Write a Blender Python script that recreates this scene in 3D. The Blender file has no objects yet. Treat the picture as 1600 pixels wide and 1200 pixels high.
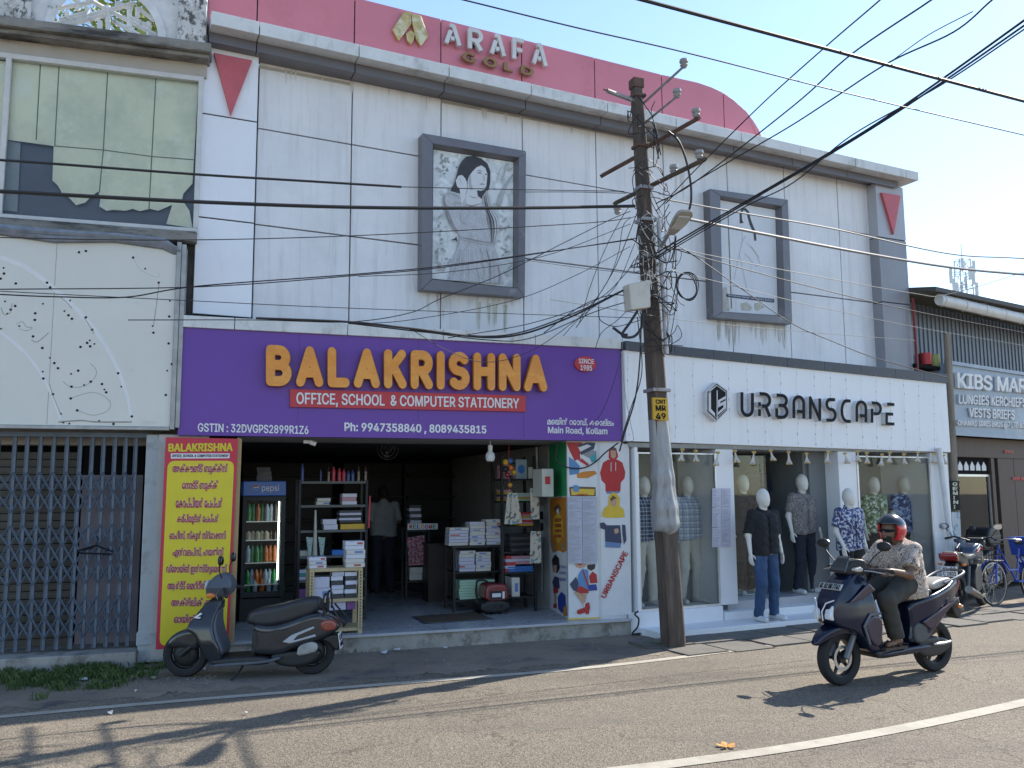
import bpy, math, random, os
import numpy as np
from mathutils import Vector, Matrix
R_ = math.radians
rng = random.Random(7)
SC = bpy.context.scene
COL = SC.collection

# ------------------------------------------------------------------ camera, sky, sun, exposure
CAM_H, FPX = 1.8, 1380.0
_p, _r = R_(6.95), R_(-0.4)
FW = np.array([0, math.cos(_p), math.sin(_p)]); _rt = np.array([1., 0, 0]); _up = np.cross(_rt, FW)
RT = math.cos(_r)*_rt + math.sin(_r)*_up; UP = -math.sin(_r)*_rt + math.cos(_r)*_up
CAM = np.array([0, 0, CAM_H])
cd = bpy.data.cameras.new('camera'); cam = bpy.data.objects.new('camera', cd); COL.objects.link(cam)
cd.sensor_width = 36; cd.lens = 36*FPX/1600; cd.clip_end = 2000; cd.clip_start = .1
cam.matrix_world = Matrix(((RT[0], UP[0], -FW[0], 0), (RT[1], UP[1], -FW[1], 0), (RT[2], UP[2], -FW[2], CAM_H), (0, 0, 0, 1)))
SC.camera = cam
SUN_AZ, SUN_EL = 50.2, 42.5
W = bpy.data.worlds.new('World'); SC.world = W; W.use_nodes = True
wn = W.node_tree; bg = wn.nodes['Background']
sky = wn.nodes.new('ShaderNodeTexSky'); sky.sky_type = 'NISHITA'; sky.sun_disc = False
sky.sun_elevation = R_(SUN_EL); sky.sun_rotation = R_(SUN_AZ); sky.air_density = 1.0; sky.dust_density = .2; sky.ozone_density = 2.0
wn.links.new(sky.outputs[0], bg.inputs[0]); bg.inputs[1].default_value = .14
sl = bpy.data.lights.new('sun', 'SUN'); sl.energy = 4.2; sl.angle = R_(.5); sl.color = (1, .93, .82)
so = bpy.data.objects.new('sun', sl); COL.objects.link(so)
sdir = Vector((math.sin(R_(SUN_AZ))*math.cos(R_(SUN_EL)), math.cos(R_(SUN_AZ))*math.cos(R_(SUN_EL)), math.sin(R_(SUN_EL))))
so.rotation_mode = 'QUATERNION'; so.rotation_quaternion = sdir.to_track_quat('Z', 'Y')
SC.view_settings.view_transform = 'Standard'; SC.view_settings.look = 'None'
SC.view_settings.exposure = 1.05; SC.view_settings.gamma = 1
SC.cycles.max_bounces = 8; SC.cycles.transparent_max_bounces = 12
SC.cycles.use_denoising = True

# ------------------------------------------------------------------ frames: vertical planes standing on the ground
def ray(px, py): return RT*(px-800)/FPX - UP*(py-600)/FPX + FW
def ground(px, py, z=0.):
    v = ray(px, py); return CAM + v*((z-CAM_H)/v[2])
class FR:
    """a facade's own axes: x along it to the right, y into the building, z up"""
    def __init__(s, o, h):
        a = R_(h); s.o = np.array([o[0], o[1], 0.]); s.rz = R_(90-h)
        s.d = np.array([math.sin(a), math.cos(a), 0]); s.n = np.array([-math.cos(a), math.sin(a), 0])
    def at(s, px, py, off=0.):
        v = ray(px, py); q = s.o + s.n*off; t = (q-CAM).dot(s.n)/v.dot(s.n); P = CAM+v*t
        return (float((P-s.o).dot(s.d)), float(off), float(P[2]))
    def fl(s, px, py, z=.2):
        q = ground(px, py, z)-s.o; return float(q.dot(s.d)), float(q.dot(s.n))
    def w(s, u, y, z): return s.o + s.d*u + s.n*y + np.array([0, 0, z])
    def inv(s, P):
        q = np.array(P)-s.o; return (float(q.dot(s.d)), float(q.dot(s.n)), float(P[2]))
WORLD = FR((0, 0), 90)
PF = FR((-1.94, 10.27), 71); MF = FR((-3.9, 9.95), 65); UF = FR((1.62, 11.46), 63.3)
LF = FR((-3.97, 9.57), 73); RF = FR((7.0, 14.3), 54); KF = FR((1.85, 10.49), 68)

# ------------------------------------------------------------------ things and parts
ORG = {}
def tag(o, label, cat, group=None, kind=None):
    if label: o['label'] = label
    if cat: o['category'] = cat
    if group: o['group'] = group
    if kind: o['kind'] = kind
    return o
def T(name, label, cat, fr=None, org=(0, 0, 0), rz=0., group=None):
    fr = fr or WORLD
    o = bpy.data.objects.new(name, None); COL.objects.link(o); o.empty_display_size = .2
    o.location = Vector(fr.w(*org)); o.rotation_euler = (0, 0, fr.rz+rz)
    ORG[o.name] = tuple(org) if not rz else (0, 0, 0)
    return tag(o, label, cat, group)
def TL(name, label, cat, loc, rz=0., group=None):
    """thing modelled in its own local axes, at a world place"""
    o = bpy.data.objects.new(name, None); COL.objects.link(o); o.empty_display_size = .2
    o.location = loc; o.rotation_euler = (0, 0, rz); ORG[o.name] = (0, 0, 0)
    return tag(o, label, cat, group)
def copy_tree(o, parent=None):
    c = o.copy(); COL.objects.link(c)
    if parent: c.parent = parent
    if o.name in ORG: ORG[c.name] = ORG[o.name]
    for ch in list(o.children): copy_tree(ch, c)
    return c

class B:
    def __init__(s): s.v = []; s.f = []
    def add(s, v, f):
        n = len(s.v); s.v += [tuple(map(float, p)) for p in v]; s.f += [tuple(i+n for i in q) for q in f]; return s
    def box(s, x0, x1, y0, y1, z0, z1):
        if x0 > x1: x0, x1 = x1, x0
        if y0 > y1: y0, y1 = y1, y0
        if z0 > z1: z0, z1 = z1, z0
        return s.add([(x0,y0,z0),(x1,y0,z0),(x1,y1,z0),(x0,y1,z0),(x0,y0,z1),(x1,y0,z1),(x1,y1,z1),(x0,y1,z1)],
                     [(0,3,2,1),(4,5,6,7),(0,1,5,4),(1,2,6,5),(2,3,7,6),(3,0,4,7)])
    def prism(s, pts, y0, y1):
        """polygon of (x,z) points pushed from y0 to y1"""
        n = len(pts); a = sum(pts[i][0]*pts[(i+1) % n][1]-pts[(i+1) % n][0]*pts[i][1] for i in range(n))
        if a < 0: pts = pts[::-1]
        v = [(p[0], y0, p[1]) for p in pts]+[(p[0], y1, p[1]) for p in pts]
        f = [tuple(range(n)), tuple(range(2*n-1, n-1, -1))]+[(i, i+n, (i+1) % n+n, (i+1) % n) for i in range(n)]
        return s.add(v, f)
    def plan(s, pts, z0, z1):
        n = len(pts); a = sum(pts[i][0]*pts[(i+1) % n][1]-pts[(i+1) % n][0]*pts[i][1] for i in range(n))
        if a < 0: pts = pts[::-1]
        v = [(p[0], p[1], z0) for p in pts]+[(p[0], p[1], z1) for p in pts]
        f = [tuple(range(n-1, -1, -1)), tuple(range(n, 2*n))]+[(i, (i+1) % n, (i+1) % n+n, i+n) for i in range(n)]
        return s.add(v, f)
    def poly(s, pts): return s.add(pts, [tuple(range(len(pts)))])
    def tube(s, path, r, n=8, cap=True, flat=None):
        P = [np.array(p, float) for p in path]; m = len(P)
        rr = [r]*m if not hasattr(r, '__len__') else list(r)
        tan = []
        for i in range(m):
            t = P[min(i+1, m-1)]-P[max(i-1, 0)]; tan.append(t/(np.linalg.norm(t)+1e-9))
        a = np.array([0, 0, 1.]) if abs(tan[0][2]) < .9 else np.array([0, 1., 0])
        N = np.cross(tan[0], a); N /= np.linalg.norm(N)
        v = []; f = []
        for i in range(m):
            N = N-tan[i]*N.dot(tan[i]); N /= np.linalg.norm(N)+1e-9; Bn = np.cross(tan[i], N)
            for k in range(n):
                A = 2*math.pi*k/n; v.append(P[i]+rr[i]*(math.cos(A)*N*(flat or 1)+math.sin(A)*Bn))
        for i in range(m-1):
            for k in range(n):
                f.append((i*n+k, i*n+(k+1) % n, (i+1)*n+(k+1) % n, (i+1)*n+k))
        if cap: f += [tuple(range(n-1, -1, -1)), tuple(range((m-1)*n, m*n))]
        return s.add(v, f)
    def lathe(s, prof, c=(0, 0, 0), n=16, axis='z', a0=0, a1=360):
        """profile of (radius, height) turned about an axis through c"""
        full = abs(a1-a0) >= 360; m = len(prof); k = n if full else n+1
        v = []
        for j in range(k):
            A = R_(a0+(a1-a0)*j/n)
            for (r, h) in prof:
                p = (r*math.cos(A), r*math.sin(A), h)
                if axis == 'y': p = (p[0], h, p[1])
                elif axis == 'x': p = (h, p[0], p[1])
                v.append((p[0]+c[0], p[1]+c[1], p[2]+c[2]))
        f = []
        for j in range(n):
            j2 = (j+1) % k
            for i in range(m-1):
                q = (j*m+i, j2*m+i, j2*m+i+1, j*m+i+1)
                f.append(q if axis != 'y' else q[::-1])
        return s.add(v, f)
    def ball(s, c, r, n=10):
        r = r if hasattr(r, '__len__') else (r, r, r)
        prof = [(math.sin(math.pi*i/n), -math.cos(math.pi*i/n)) for i in range(n+1)]
        t = B().lathe(prof, n=n*2)
        return s.add([(p[0]*r[0]+c[0], p[1]*r[1]+c[1], p[2]*r[2]+c[2]) for p in t.v], t.f)
    def xf(s, M):
        s.v = [tuple(M @ Vector(p)) for p in s.v]; return s
    def build(s, name, mat, parent=None, smooth=False, bev=0., label=None, org=None, fr=None, sharp=40, kind=None):
        me = bpy.data.meshes.new(name)
        if parent is not None:
            q = parent
            while q.parent: q = q.parent
            og = ORG.get(q.name, (0, 0, 0))
        else: og = org or (0, 0, 0)
        v = np.array(s.v, float).reshape(-1, 3)-np.array(og)
        me.from_pydata(v.tolist(), [], s.f); me.update()
        o = bpy.data.objects.new(name, me); COL.objects.link(o)
        for m in (mat if isinstance(mat, (list, tuple)) else [mat]): me.materials.append(m)
        if smooth:
            me.polygons.foreach_set('use_smooth', [True]*len(me.polygons)); me.set_sharp_from_angle(angle=R_(sharp))
        if bev:
            b = o.modifiers.new('bevel', 'BEVEL'); b.width = bev; b.segments = 2; b.limit_method = 'ANGLE'; b.angle_limit = R_(50)
        if parent is not None: o.parent = parent
        else:
            fr = fr or WORLD; o.location = Vector(fr.w(*og)); o.rotation_euler = (0, 0, fr.rz)
        if label: o['label'] = label
        if kind: o['kind'] = kind
        return o
def one(name, label, cat, b, mat, fr, org, group=None, **k):
    return tag(b.build(name, mat, None, fr=fr, org=org, **k), label, cat, group)
def struct(name, b, mat, fr=None, **k):
    o = b.build(name, mat, None, fr=fr, **k); o['kind'] = 'structure'; return o

# ------------------------------------------------------------------ materials
MATS = {}
def mat(name, col, rough=.6, metal=0., var=.12, scale=5., bump=0., bscale=60., col2=None, stretch=None, spec=.5, emit=0., coat=0., thr=None, alpha=1.):
    if name in MATS: return MATS[name]
    m = bpy.data.materials.new(name); m.use_nodes = True; nt = m.node_tree; p = nt.nodes['Principled BSDF']
    p.inputs['Roughness'].default_value = rough; p.inputs['Metallic'].default_value = metal
    p.inputs['Specular IOR Level'].default_value = spec
    if coat: p.inputs['Coat Weight'].default_value = coat; p.inputs['Coat Roughness'].default_value = .08
    if emit: p.inputs['Emission Color'].default_value = (*col, 1); p.inputs['Emission Strength'].default_value = emit
    if alpha < 1: p.inputs['Alpha'].default_value = alpha
    tc = nt.nodes.new('ShaderNodeTexCoord'); src = tc.outputs['Object']
    if stretch:
        mp = nt.nodes.new('ShaderNodeMapping'); mp.inputs['Scale'].default_value = stretch
        nt.links.new(src, mp.inputs[0]); src = mp.outputs[0]
    nz = nt.nodes.new('ShaderNodeTexNoise'); nz.inputs['Scale'].default_value = scale; nz.inputs['Detail'].default_value = 6; nz.inputs['Roughness'].default_value = .65
    nt.links.new(src, nz.inputs['Vector'])
    cr = nt.nodes.new('ShaderNodeValToRGB')
    lo, hi = thr or (.3, .7)
    cr.color_ramp.elements[0].position = lo; cr.color_ramp.elements[1].position = hi
    c2 = col2 or tuple(min(1, c*(1+var)) for c in col); c1 = col if col2 else tuple(c*(1-var) for c in col)
    cr.color_ramp.elements[0].color = (*c1, 1); cr.color_ramp.elements[1].color = (*c2, 1)
    nt.links.new(nz.outputs['Fac'], cr.inputs[0]); nt.links.new(cr.outputs[0], p.inputs['Base Color'])
    mr = nt.nodes.new('ShaderNodeMapRange'); mr.inputs['To Min'].default_value = max(0, rough-.08); mr.inputs['To Max'].default_value = min(1, rough+.08)
    nt.links.new(nz.outputs['Fac'], mr.inputs[0]); nt.links.new(mr.outputs[0], p.inputs['Roughness'])
    if bump:
        nb = nt.nodes.new('ShaderNodeTexNoise'); nb.inputs['Scale'].default_value = bscale; nb.inputs['Detail'].default_value = 4
        nt.links.new(tc.outputs['Object'], nb.inputs['Vector'])
        bp = nt.nodes.new('ShaderNodeBump'); bp.inputs['Strength'].default_value = bump; bp.inputs['Distance'].default_value = .01
        nt.links.new(nb.outputs['Fac'], bp.inputs['Height']); nt.links.new(bp.outputs[0], p.inputs['Normal'])
    MATS[name] = m; return m
def layer(m, col, scale, thr, stretch=None, amount=1., rough=None, seed=0., zmask=None):
    """a second stain colour laid over a material through a noise mask"""
    nt = m.node_tree; p = nt.nodes['Principled BSDF']; old = p.inputs['Base Color'].links[0].from_socket
    tc = nt.nodes.new('ShaderNodeTexCoord'); src = tc.outputs['Object']
    mp = nt.nodes.new('ShaderNodeMapping'); mp.inputs['Scale'].default_value = stretch or (1, 1, 1); mp.inputs['Location'].default_value = (seed, seed*1.7, seed*.6)
    nt.links.new(src, mp.inputs[0])
    nz = nt.nodes.new('ShaderNodeTexNoise'); nz.inputs['Scale'].default_value = scale; nz.inputs['Detail'].default_value = 8; nz.inputs['Roughness'].default_value = .7
    nt.links.new(mp.outputs[0], nz.inputs['Vector'])
    mr = nt.nodes.new('ShaderNodeMapRange'); mr.inputs['From Min'].default_value = thr[0]; mr.inputs['From Max'].default_value = thr[1]; mr.inputs['To Max'].default_value = amount
    nt.links.new(nz.outputs['Fac'], mr.inputs[0]); fac = mr.outputs[0]
    mx = nt.nodes.new('ShaderNodeMix'); mx.data_type = 'RGBA'; mx.inputs[7].default_value = (*col, 1)
    nt.links.new(fac, mx.inputs[0]); nt.links.new(old, mx.inputs[6]); nt.links.new(mx.outputs[2], p.inputs['Base Color'])
    return m
def pattern(name, kind, cols, scale, rough=.8, thr=(.46, .54)):
    """printed cloth: 'floral' blotches, 'swirl' lines or 'plaid' checks"""
    if name in MATS: return MATS[name]
    m = mat(name, cols[0], rough, var=.05)
    nt = m.node_tree; p = nt.nodes['Principled BSDF']; tc = nt.nodes.new('ShaderNodeTexCoord')
    if kind == 'plaid':
        base = cols[0]; sp = nt.nodes.new('ShaderNodeSeparateXYZ'); nt.links.new(tc.outputs['Object'], sp.inputs[0])
        last = None
        def stripe(sock, per, wid):
            a = nt.nodes.new('ShaderNodeMath'); a.operation = 'MULTIPLY'; a.inputs[1].default_value = 1/per; nt.links.new(sock, a.inputs[0])
            b = nt.nodes.new('ShaderNodeMath'); b.operation = 'FRACT'; nt.links.new(a.outputs[0], b.inputs[0])
            c = nt.nodes.new('ShaderNodeMath'); c.operation = 'LESS_THAN'; c.inputs[1].default_value = wid; nt.links.new(b.outputs[0], c.inputs[0]); return c.outputs[0]
        cur = p.inputs['Base Color'].links[0].from_socket
        for k, (sock, per, wid, ci, am) in enumerate([(sp.outputs[0], scale, .4, 1, .6), (sp.outputs[2], scale, .4, 1, .6), (sp.outputs[0], scale/2, .16, 2, .75), (sp.outputs[2], scale/2, .16, 2, .75)]):
            st = stripe(sock, per, wid); mu = nt.nodes.new('ShaderNodeMath'); mu.operation = 'MULTIPLY'; mu.inputs[1].default_value = am; nt.links.new(st, mu.inputs[0])
            mx = nt.nodes.new('ShaderNodeMix'); mx.data_type = 'RGBA'; mx.inputs[7].default_value = (*cols[ci], 1)
            nt.links.new(mu.outputs[0], mx.inputs[0]); nt.links.new(cur, mx.inputs[6]); cur = mx.outputs[2]
        nt.links.new(cur, p.inputs['Base Color'])
        return m
    for i, c in enumerate(cols[1:]):
        nz = nt.nodes.new('ShaderNodeTexNoise'); nz.inputs['Scale'].default_value = scale*(1+.3*i); nz.inputs['Detail'].default_value = 1.5; nz.inputs['Distortion'].default_value = 1.6 if kind == 'swirl' else .5
        mp = nt.nodes.new('ShaderNodeMapping'); mp.inputs['Location'].default_value = (i*3.1, i*1.3, i*7.7); nt.links.new(tc.outputs['Object'], mp.inputs[0]); nt.links.new(mp.outputs[0], nz.inputs['Vector'])
        f = nz.outputs['Fac']
        if kind == 'swirl':
            a = nt.nodes.new('ShaderNodeMath'); a.operation = 'PINGPONG'; a.inputs[1].default_value = .06; nt.links.new(f, a.inputs[0])
            b = nt.nodes.new('ShaderNodeMath'); b.operation = 'GREATER_THAN'; b.inputs[1].default_value = .036; nt.links.new(a.outputs[0], b.inputs[0]); f = b.outputs[0]
        else:
            r = nt.nodes.new('ShaderNodeMapRange'); r.inputs['From Min'].default_value = thr[0]+.03*i; r.inputs['From Max'].default_value = thr[1]+.03*i; nt.links.new(f, r.inputs[0]); f = r.outputs[0]
        mx = nt.nodes.new('ShaderNodeMix'); mx.data_type = 'RGBA'; mx.inputs[7].default_value = (*c, 1)
        nt.links.new(f, mx.inputs[0]); nt.links.new(p.inputs['Base Color'].links[0].from_socket, mx.inputs[6]); nt.links.new(mx.outputs[2], p.inputs['Base Color'])
    return m
def glass(name, tint=(.8, .85, .85), ior=1.5, rough=.02):
    """a thin pane: see-through with a mirror-like skin"""
    if name in MATS: return MATS[name]
    m = bpy.data.materials.new(name); m.use_nodes = True; nt = m.node_tree; nt.nodes.clear()
    out = nt.nodes.new('ShaderNodeOutputMaterial'); tr = nt.nodes.new('ShaderNodeBsdfTransparent'); tr.inputs[0].default_value = (*tint, 1)
    gl = nt.nodes.new('ShaderNodeBsdfGlossy'); gl.inputs['Roughness'].default_value = rough; gl.inputs[0].default_value = (.9, .95, 1, 1)
    fr = nt.nodes.new('ShaderNodeFresnel'); fr.inputs[0].default_value = ior
    mx = nt.nodes.new('ShaderNodeMixShader'); nt.links.new(fr.outputs[0], mx.inputs[0]); nt.links.new(tr.outputs[0], mx.inputs[1]); nt.links.new(gl.outputs[0], mx.inputs[2])
    nt.links.new(mx.outputs[0], out.inputs[0]); MATS[name] = m; return m

# ------------------------------------------------------------------ lettering
_fd = os.path.join(bpy.utils.resource_path('LOCAL'), 'datafiles', 'fonts')
FONTS = {}
def font(k):
    if k not in FONTS:
        try: FONTS[k] = bpy.data.fonts.load(os.path.join(_fd, {'inter': 'Inter.woff2', 'mal': 'NotoSansMalayalam-VariableFont_wdth,wght.woff2', 'mono': 'DejaVuSansMono.woff2'}[k]))
        except Exception: FONTS[k] = None
    return FONTS[k]
def text_b(s, bold=0., fnt='inter', res=3):
    """outline of a line of writing, as flat faces in a unit box"""
    cu = bpy.data.curves.new('lettering', 'FONT'); cu.body = s; cu.resolution_u = res
    f = font(fnt)
    if f: cu.font = f
    ob = bpy.data.objects.new('lettering', cu); COL.objects.link(ob)
    me = bpy.data.meshes.new_from_object(ob)
    v = np.array([tuple(q.co) for q in me.vertices]).reshape(-1, 3); f = [tuple(q.vertices) for q in me.polygons]
    bpy.data.objects.remove(ob); bpy.data.curves.remove(cu); bpy.data.meshes.remove(me)
    if bold:                                            # heavier strokes: the outline laid over itself a hair to each side
        k = len(v); sh = [(-1, 0), (1, 0), (-.5, .6), (.5, .6), (.5, -.6), (-.5, -.6)]
        v = np.concatenate([v+np.array((a*bold, c*bold, .0)) for a, c in sh]); f = [tuple(i+k*j for i in q) for j in range(len(sh)) for q in f]
    lo = v.min(0); hi = v.max(0); v = (v-lo)/np.maximum(hi-lo, 1e-6)
    if bold: v[:, 2] = np.repeat(np.arange(len(sh)), k)
    else: v[:, 2] = 0
    return v, f
def fit(b, v2, faces, q, depth):
    """lay unit-box faces into the quad q = (TL, TR, BR, BL) and give them thickness towards the viewer"""
    TL_, TR_, BR_, BL_ = [np.array(p) for p in q]
    nrm = np.cross(TR_-TL_, TL_-BL_); nrm /= np.linalg.norm(nrm)      # towards the street
    P = [(BL_*(1-x)+BR_*x)*(1-y)+(TL_*(1-x)+TR_*x)*y for x, y in v2[:, :2]]
    if v2.shape[1] > 2: P = [p_+nrm*.0003*z_ for p_, z_ in zip(P, v2[:, 2])]
    n = len(P); edges = {}
    for f in faces:
        for i in range(len(f)):
            e = (f[i], f[(i+1) % len(f)]); edges[e] = 1
    fr = [tuple(i+n for i in f) for f in faces]
    side = [(a, c, c+n, a+n) for (a, c) in edges if (c, a) not in edges]
    return b.add([p for p in P]+[p+nrm*depth for p in P], fr+side)
def txt(parent, name, s, q, depth, m, bold=.015, fnt='inter', label=None):
    v, f = text_b(s, bold, fnt); return fit(B(), v, f, q, depth).build(name, m, parent, label=label)
def arc(cx, cz, rx, rz, a0, a1, n=9):
    return [(cx+rx*math.cos(R_(a0+(a1-a0)*i/n)), cz+rz*math.sin(R_(a0+(a1-a0)*i/n))) for i in range(n+1)]
STK = {
 'A': (.68, [[(0, 0), (.34, 1), (.68, 0)], [(.14, .3), (.54, .3)]]),
 'B': (.6, [[(0, 0), (0, 1), (.3, 1)]+arc(.3, .76, .25, .24, 90, -90)+[(0, .52)], [(.3, .52)]+arc(.32, .26, .28, .26, 90, -90)+[(0, 0)]]),
 'L': (.5, [[(0, 1), (0, 0), (.5, 0)]]), 'I': (0, [[(0, 0), (0, 1)]]),
 'K': (.56, [[(0, 0), (0, 1)], [(.53, 1), (.04, .42)], [(.2, .6), (.56, 0)]]),
 'R': (.56, [[(0, 0), (0, 1), (.3, 1)]+arc(.3, .73, .26, .27, 90, -90)+[(0, .46)], [(.28, .46), (.56, 0)]]),
 'S': (.54, [arc(.27, .745, .27, .255, 35, 270)+arc(.27, .245, .27, .245, 90, -145)]),
 'H': (.58, [[(0, 0), (0, 1)], [(.58, 0), (.58, 1)], [(0, .5), (.58, .5)]]),
 'N': (.6, [[(0, 0), (0, 1), (.6, 0), (.6, 1)]]),
 'G': (.72, [arc(.36, .5, .36, .5, 40, 340, 16)+[(.7, .42), (.45, .42)]]), 'O': (.76, [arc(.38, .5, .38, .5, 0, 360, 20)]),
 'D': (.66, [[(0, 0), (0, 1), (.28, 1)]+arc(.28, .5, .38, .5, 90, -90)+[(0, 0)]]),
 # cut-through letters of the clothes shop and the roof sign
 'u': (.56, [[(0, 1), (0, .28)]+arc(.28, .28, .28, .28, 180, 360)+[(.56, 1)]]),
 'r': (.56, [[(0, .62), (0, .45)], [(0, 1), (.3, 1)]+arc(.3, .73, .26, .27, 90, -90)+[(.12, .46)], [(.36, .4), (.56, 0)], [(0, .3), (0, 0)]]),
 'b': (.58, [[(0, .4), (0, 0)], [(0, 1), (.3, 1)]+arc(.3, .77, .25, .23, 90, -90)+[(.1, .54)], [(.3, .54)]+arc(.31, .27, .27, .27, 90, -90)+[(0, 0)]]),
 'a': (.56, [[(0, 0), (0, .72)]+arc(.28, .72, .28, .28, 180, 0)+[(.56, 0)], [(.18, .32), (.56, .32)]]),
 'n': (.56, [[(0, 0), (0, 1), (.56, 0), (.56, 1)]]),
 's': (.54, [[(.52, 1), (.24, 1)]+arc(.24, .76, .22, .24, 90, 270)+[(.3, .52)]+arc(.3, .26, .24, .26, 90, -90)+[(0, 0)]]),
 'c': (.54, [[(.54, 1), (.3, 1)]+arc(.3, .5, .3, .5, 90, 270)+[(.54, 0)]]),
 'p': (.56, [[(0, 1), (.3, 1)]+arc(.3, .73, .26, .27, 90, -90)+[(.12, .46)], [(0, .7), (0, 0)]]),
 'e': (.5, [[(.04, 1), (.5, 1)], [(.42, .5), (0, .5), (0, 0), (.5, 0)]]),
 'f': (.5, [[(0, 0), (0, 1), (.5, 1)], [(.14, .5), (.42, .5)]]),
 't': (.68, [[(.02, 0), (.24, .72)], [(.2, .98), (.38, .98), (.68, 0)], [(.24, .3), (.42, .3)]]),
}
def strokes(s, w, gap, cap=True):
    """capsule outlines of a word drawn with a pen of width w (cap height 1); returns polygons and the word's size"""
    out = []; x = w/2
    for k_, ch in enumerate(s):
        wd, st = STK[ch]
        for pl in st:
            for i in range(len(pl)-1):
                (ax, az), (bx, bz) = pl[i], pl[i+1]; L = math.hypot(bx-ax, bz-az)
                if L < 1e-5: continue
                t = math.atan2(bz-az, bx-ax); e0 = cap or i > 0; e1 = cap or i < len(pl)-2; h = w/2; P = []
                if e1: P += [(bx+h*math.cos(t+R_(a)), bz+h*math.sin(t+R_(a))) for a in range(-90, 91, 18)]
                else: P += [(bx+h*math.cos(t+R_(a)), bz+h*math.sin(t+R_(a))) for a in (-90, 90)]
                if e0: P += [(ax+h*math.cos(t+R_(a)), az+h*math.sin(t+R_(a))) for a in range(90, 271, 18)]
                else: P += [(ax+h*math.cos(t+R_(a)), az+h*math.sin(t+R_(a))) for a in (90, 270)]
                out.append((k_, [(p[0]+x, p[1]+w/2) for p in P]))
        x += wd+w+gap
    return out, x-gap-w/2, 1+w
def stroke_word(parent, name, m, s, w, gap, q, depth, cap=True, step=.0004):
    pol, W_, H_ = strokes(s, w, gap, cap); out = []
    for k in range(len(s)):
        b = B()
        for i, P in enumerate([p_[1] for p_ in pol if p_[0] == k]):
            v = np.array([(p[0]/W_, p[1]/H_) for p in P]); fit(b, v, [tuple(range(len(P)))], q, depth+step*(i % 13))
        out.append(b.build(name, m, parent))
    return out
def pq(fr, pts, off):  return [fr.at(x, y, off) for x, y in pts]
def pxprism(fr, pts, off0, off1):
    """outline seen on a plane of the facade, made solid from off0 (street side) to off1"""
    return B().prism([(a[0], a[2]) for a in pq(fr, pts, off0)], off0, off1)

# ------------------------------------------------------------------ soft shapes: distance fields turned into one continuous skin
def nets(fn, lo, hi, h):
    ax = [np.arange(lo[i], hi[i]+h, h) for i in range(3)]
    X, Y, Z = np.meshgrid(*ax, indexing='ij', sparse=True)
    D = fn(X, Y, Z); D = np.broadcast_to(D, [len(a) for a in ax]).astype(np.float32)
    n = np.array(D.shape)-1; cs = [(i, j, k) for i in (0, 1) for j in (0, 1) for k in (0, 1)]
    c = {q: D[q[0]:q[0]+n[0], q[1]:q[1]+n[1], q[2]:q[2]+n[2]] for q in cs}
    cnt = sum((c[q] < 0).astype(np.int8) for q in cs); act = (cnt > 0) & (cnt < 8)
    ids = np.argwhere(act); idx = -np.ones(D.shape, int); idx[tuple(ids.T)] = np.arange(len(ids))
    val = {q: c[q][act] for q in cs}; pos = np.zeros((len(ids), 3)); num = np.zeros(len(ids))
    for q in cs:
        for a in range(3):
            if q[a] == 0:
                r = tuple(1 if k == a else q[k] for k in range(3)); d0, d1 = val[q], val[r]; cr = (d0 < 0) != (d1 < 0)
                t = np.where(cr, d0/np.where(cr, d0-d1, 1), 0); p = np.array(q, float)[None].repeat(len(ids), 0); p[:, a] += t
                pos += p*cr[:, None]; num += cr
    pos /= num[:, None]; V = (pos+ids)*h+np.array([a[0] for a in ax]); F = []
    for a in range(3):
        b, d = (a+1) % 3, (a+2) % 3; s0 = [slice(1, -1)]*3; s1 = [slice(1, -1)]*3; s0[a] = slice(0, -1); s1[a] = slice(1, None)
        A, C = D[tuple(s0)] < 0, D[tuple(s1)] < 0; e = np.argwhere(A != C)
        if not len(e): continue
        sg = A[tuple(e.T)]; e = e.copy()
        for k in range(3):
            if k != a: e[:, k] += 1
        def at(db, dd):
            f = e.copy(); f[:, b] += db; f[:, d] += dd; return idx[tuple(f.T)]
        q = np.stack([at(-1, -1), at(0, -1), at(0, 0), at(-1, 0)], 1); q[~sg] = q[~sg][:, ::-1]; F.append(q)
    F = np.concatenate(F); F = F[(F >= 0).all(1)]
    b = B(); b.v = [tuple(p) for p in V.tolist()]; b.f = [tuple(p) for p in F.tolist()]; return b
def rc(X, Y, Z, a, b, ra, rb, sy=1.):
    a = np.array(a, float); b = np.array(b, float); d = b-a; L = (d**2).sum()+1e-12
    t = np.clip(((X-a[0])*d[0]+(Y-a[1])*d[1]+(Z-a[2])*d[2])/L, 0, 1)
    return np.sqrt((X-a[0]-t*d[0])**2+((Y-a[1]-t*d[1])/sy)**2+(Z-a[2]-t*d[2])**2)-(ra+t*(rb-ra))
def ell(X, Y, Z, c, r):
    x, y, z = (X-c[0])/r[0], (Y-c[1])/r[1], (Z-c[2])/r[2]
    k = np.sqrt(x*x+y*y+z*z); return (k-1)*min(r)
def smin(a, b, k):
    h = np.clip(.5+.5*(b-a)/k, 0, 1); return b*(1-h)+a*h-k*h*(1-h)
def smax(a, b, k): return -smin(-a, -b, k)
def polyd(X, Z, P):
    """signed distance to an outline in side view"""
    P = np.array(P, float); n = len(P); d = None; s = None
    for i in range(n):
        j = i-1; ex, ez = P[j]-P[i]; wx, wz = X-P[i][0], Z-P[i][1]
        t = np.clip((wx*ex+wz*ez)/(ex*ex+ez*ez+1e-12), 0, 1); q = (wx-ex*t)**2+(wz-ez*t)**2; d = q if d is None else np.minimum(d, q)
        c1 = Z >= P[i][1]; c2 = Z < P[j][1]; c3 = ex*wz > ez*wx
        fl = (c1 & c2 & c3) | (~c1 & ~c2 & ~c3); s = np.where(fl, -1., 1.)*(1. if s is None else s)
    return s*np.sqrt(d)
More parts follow.
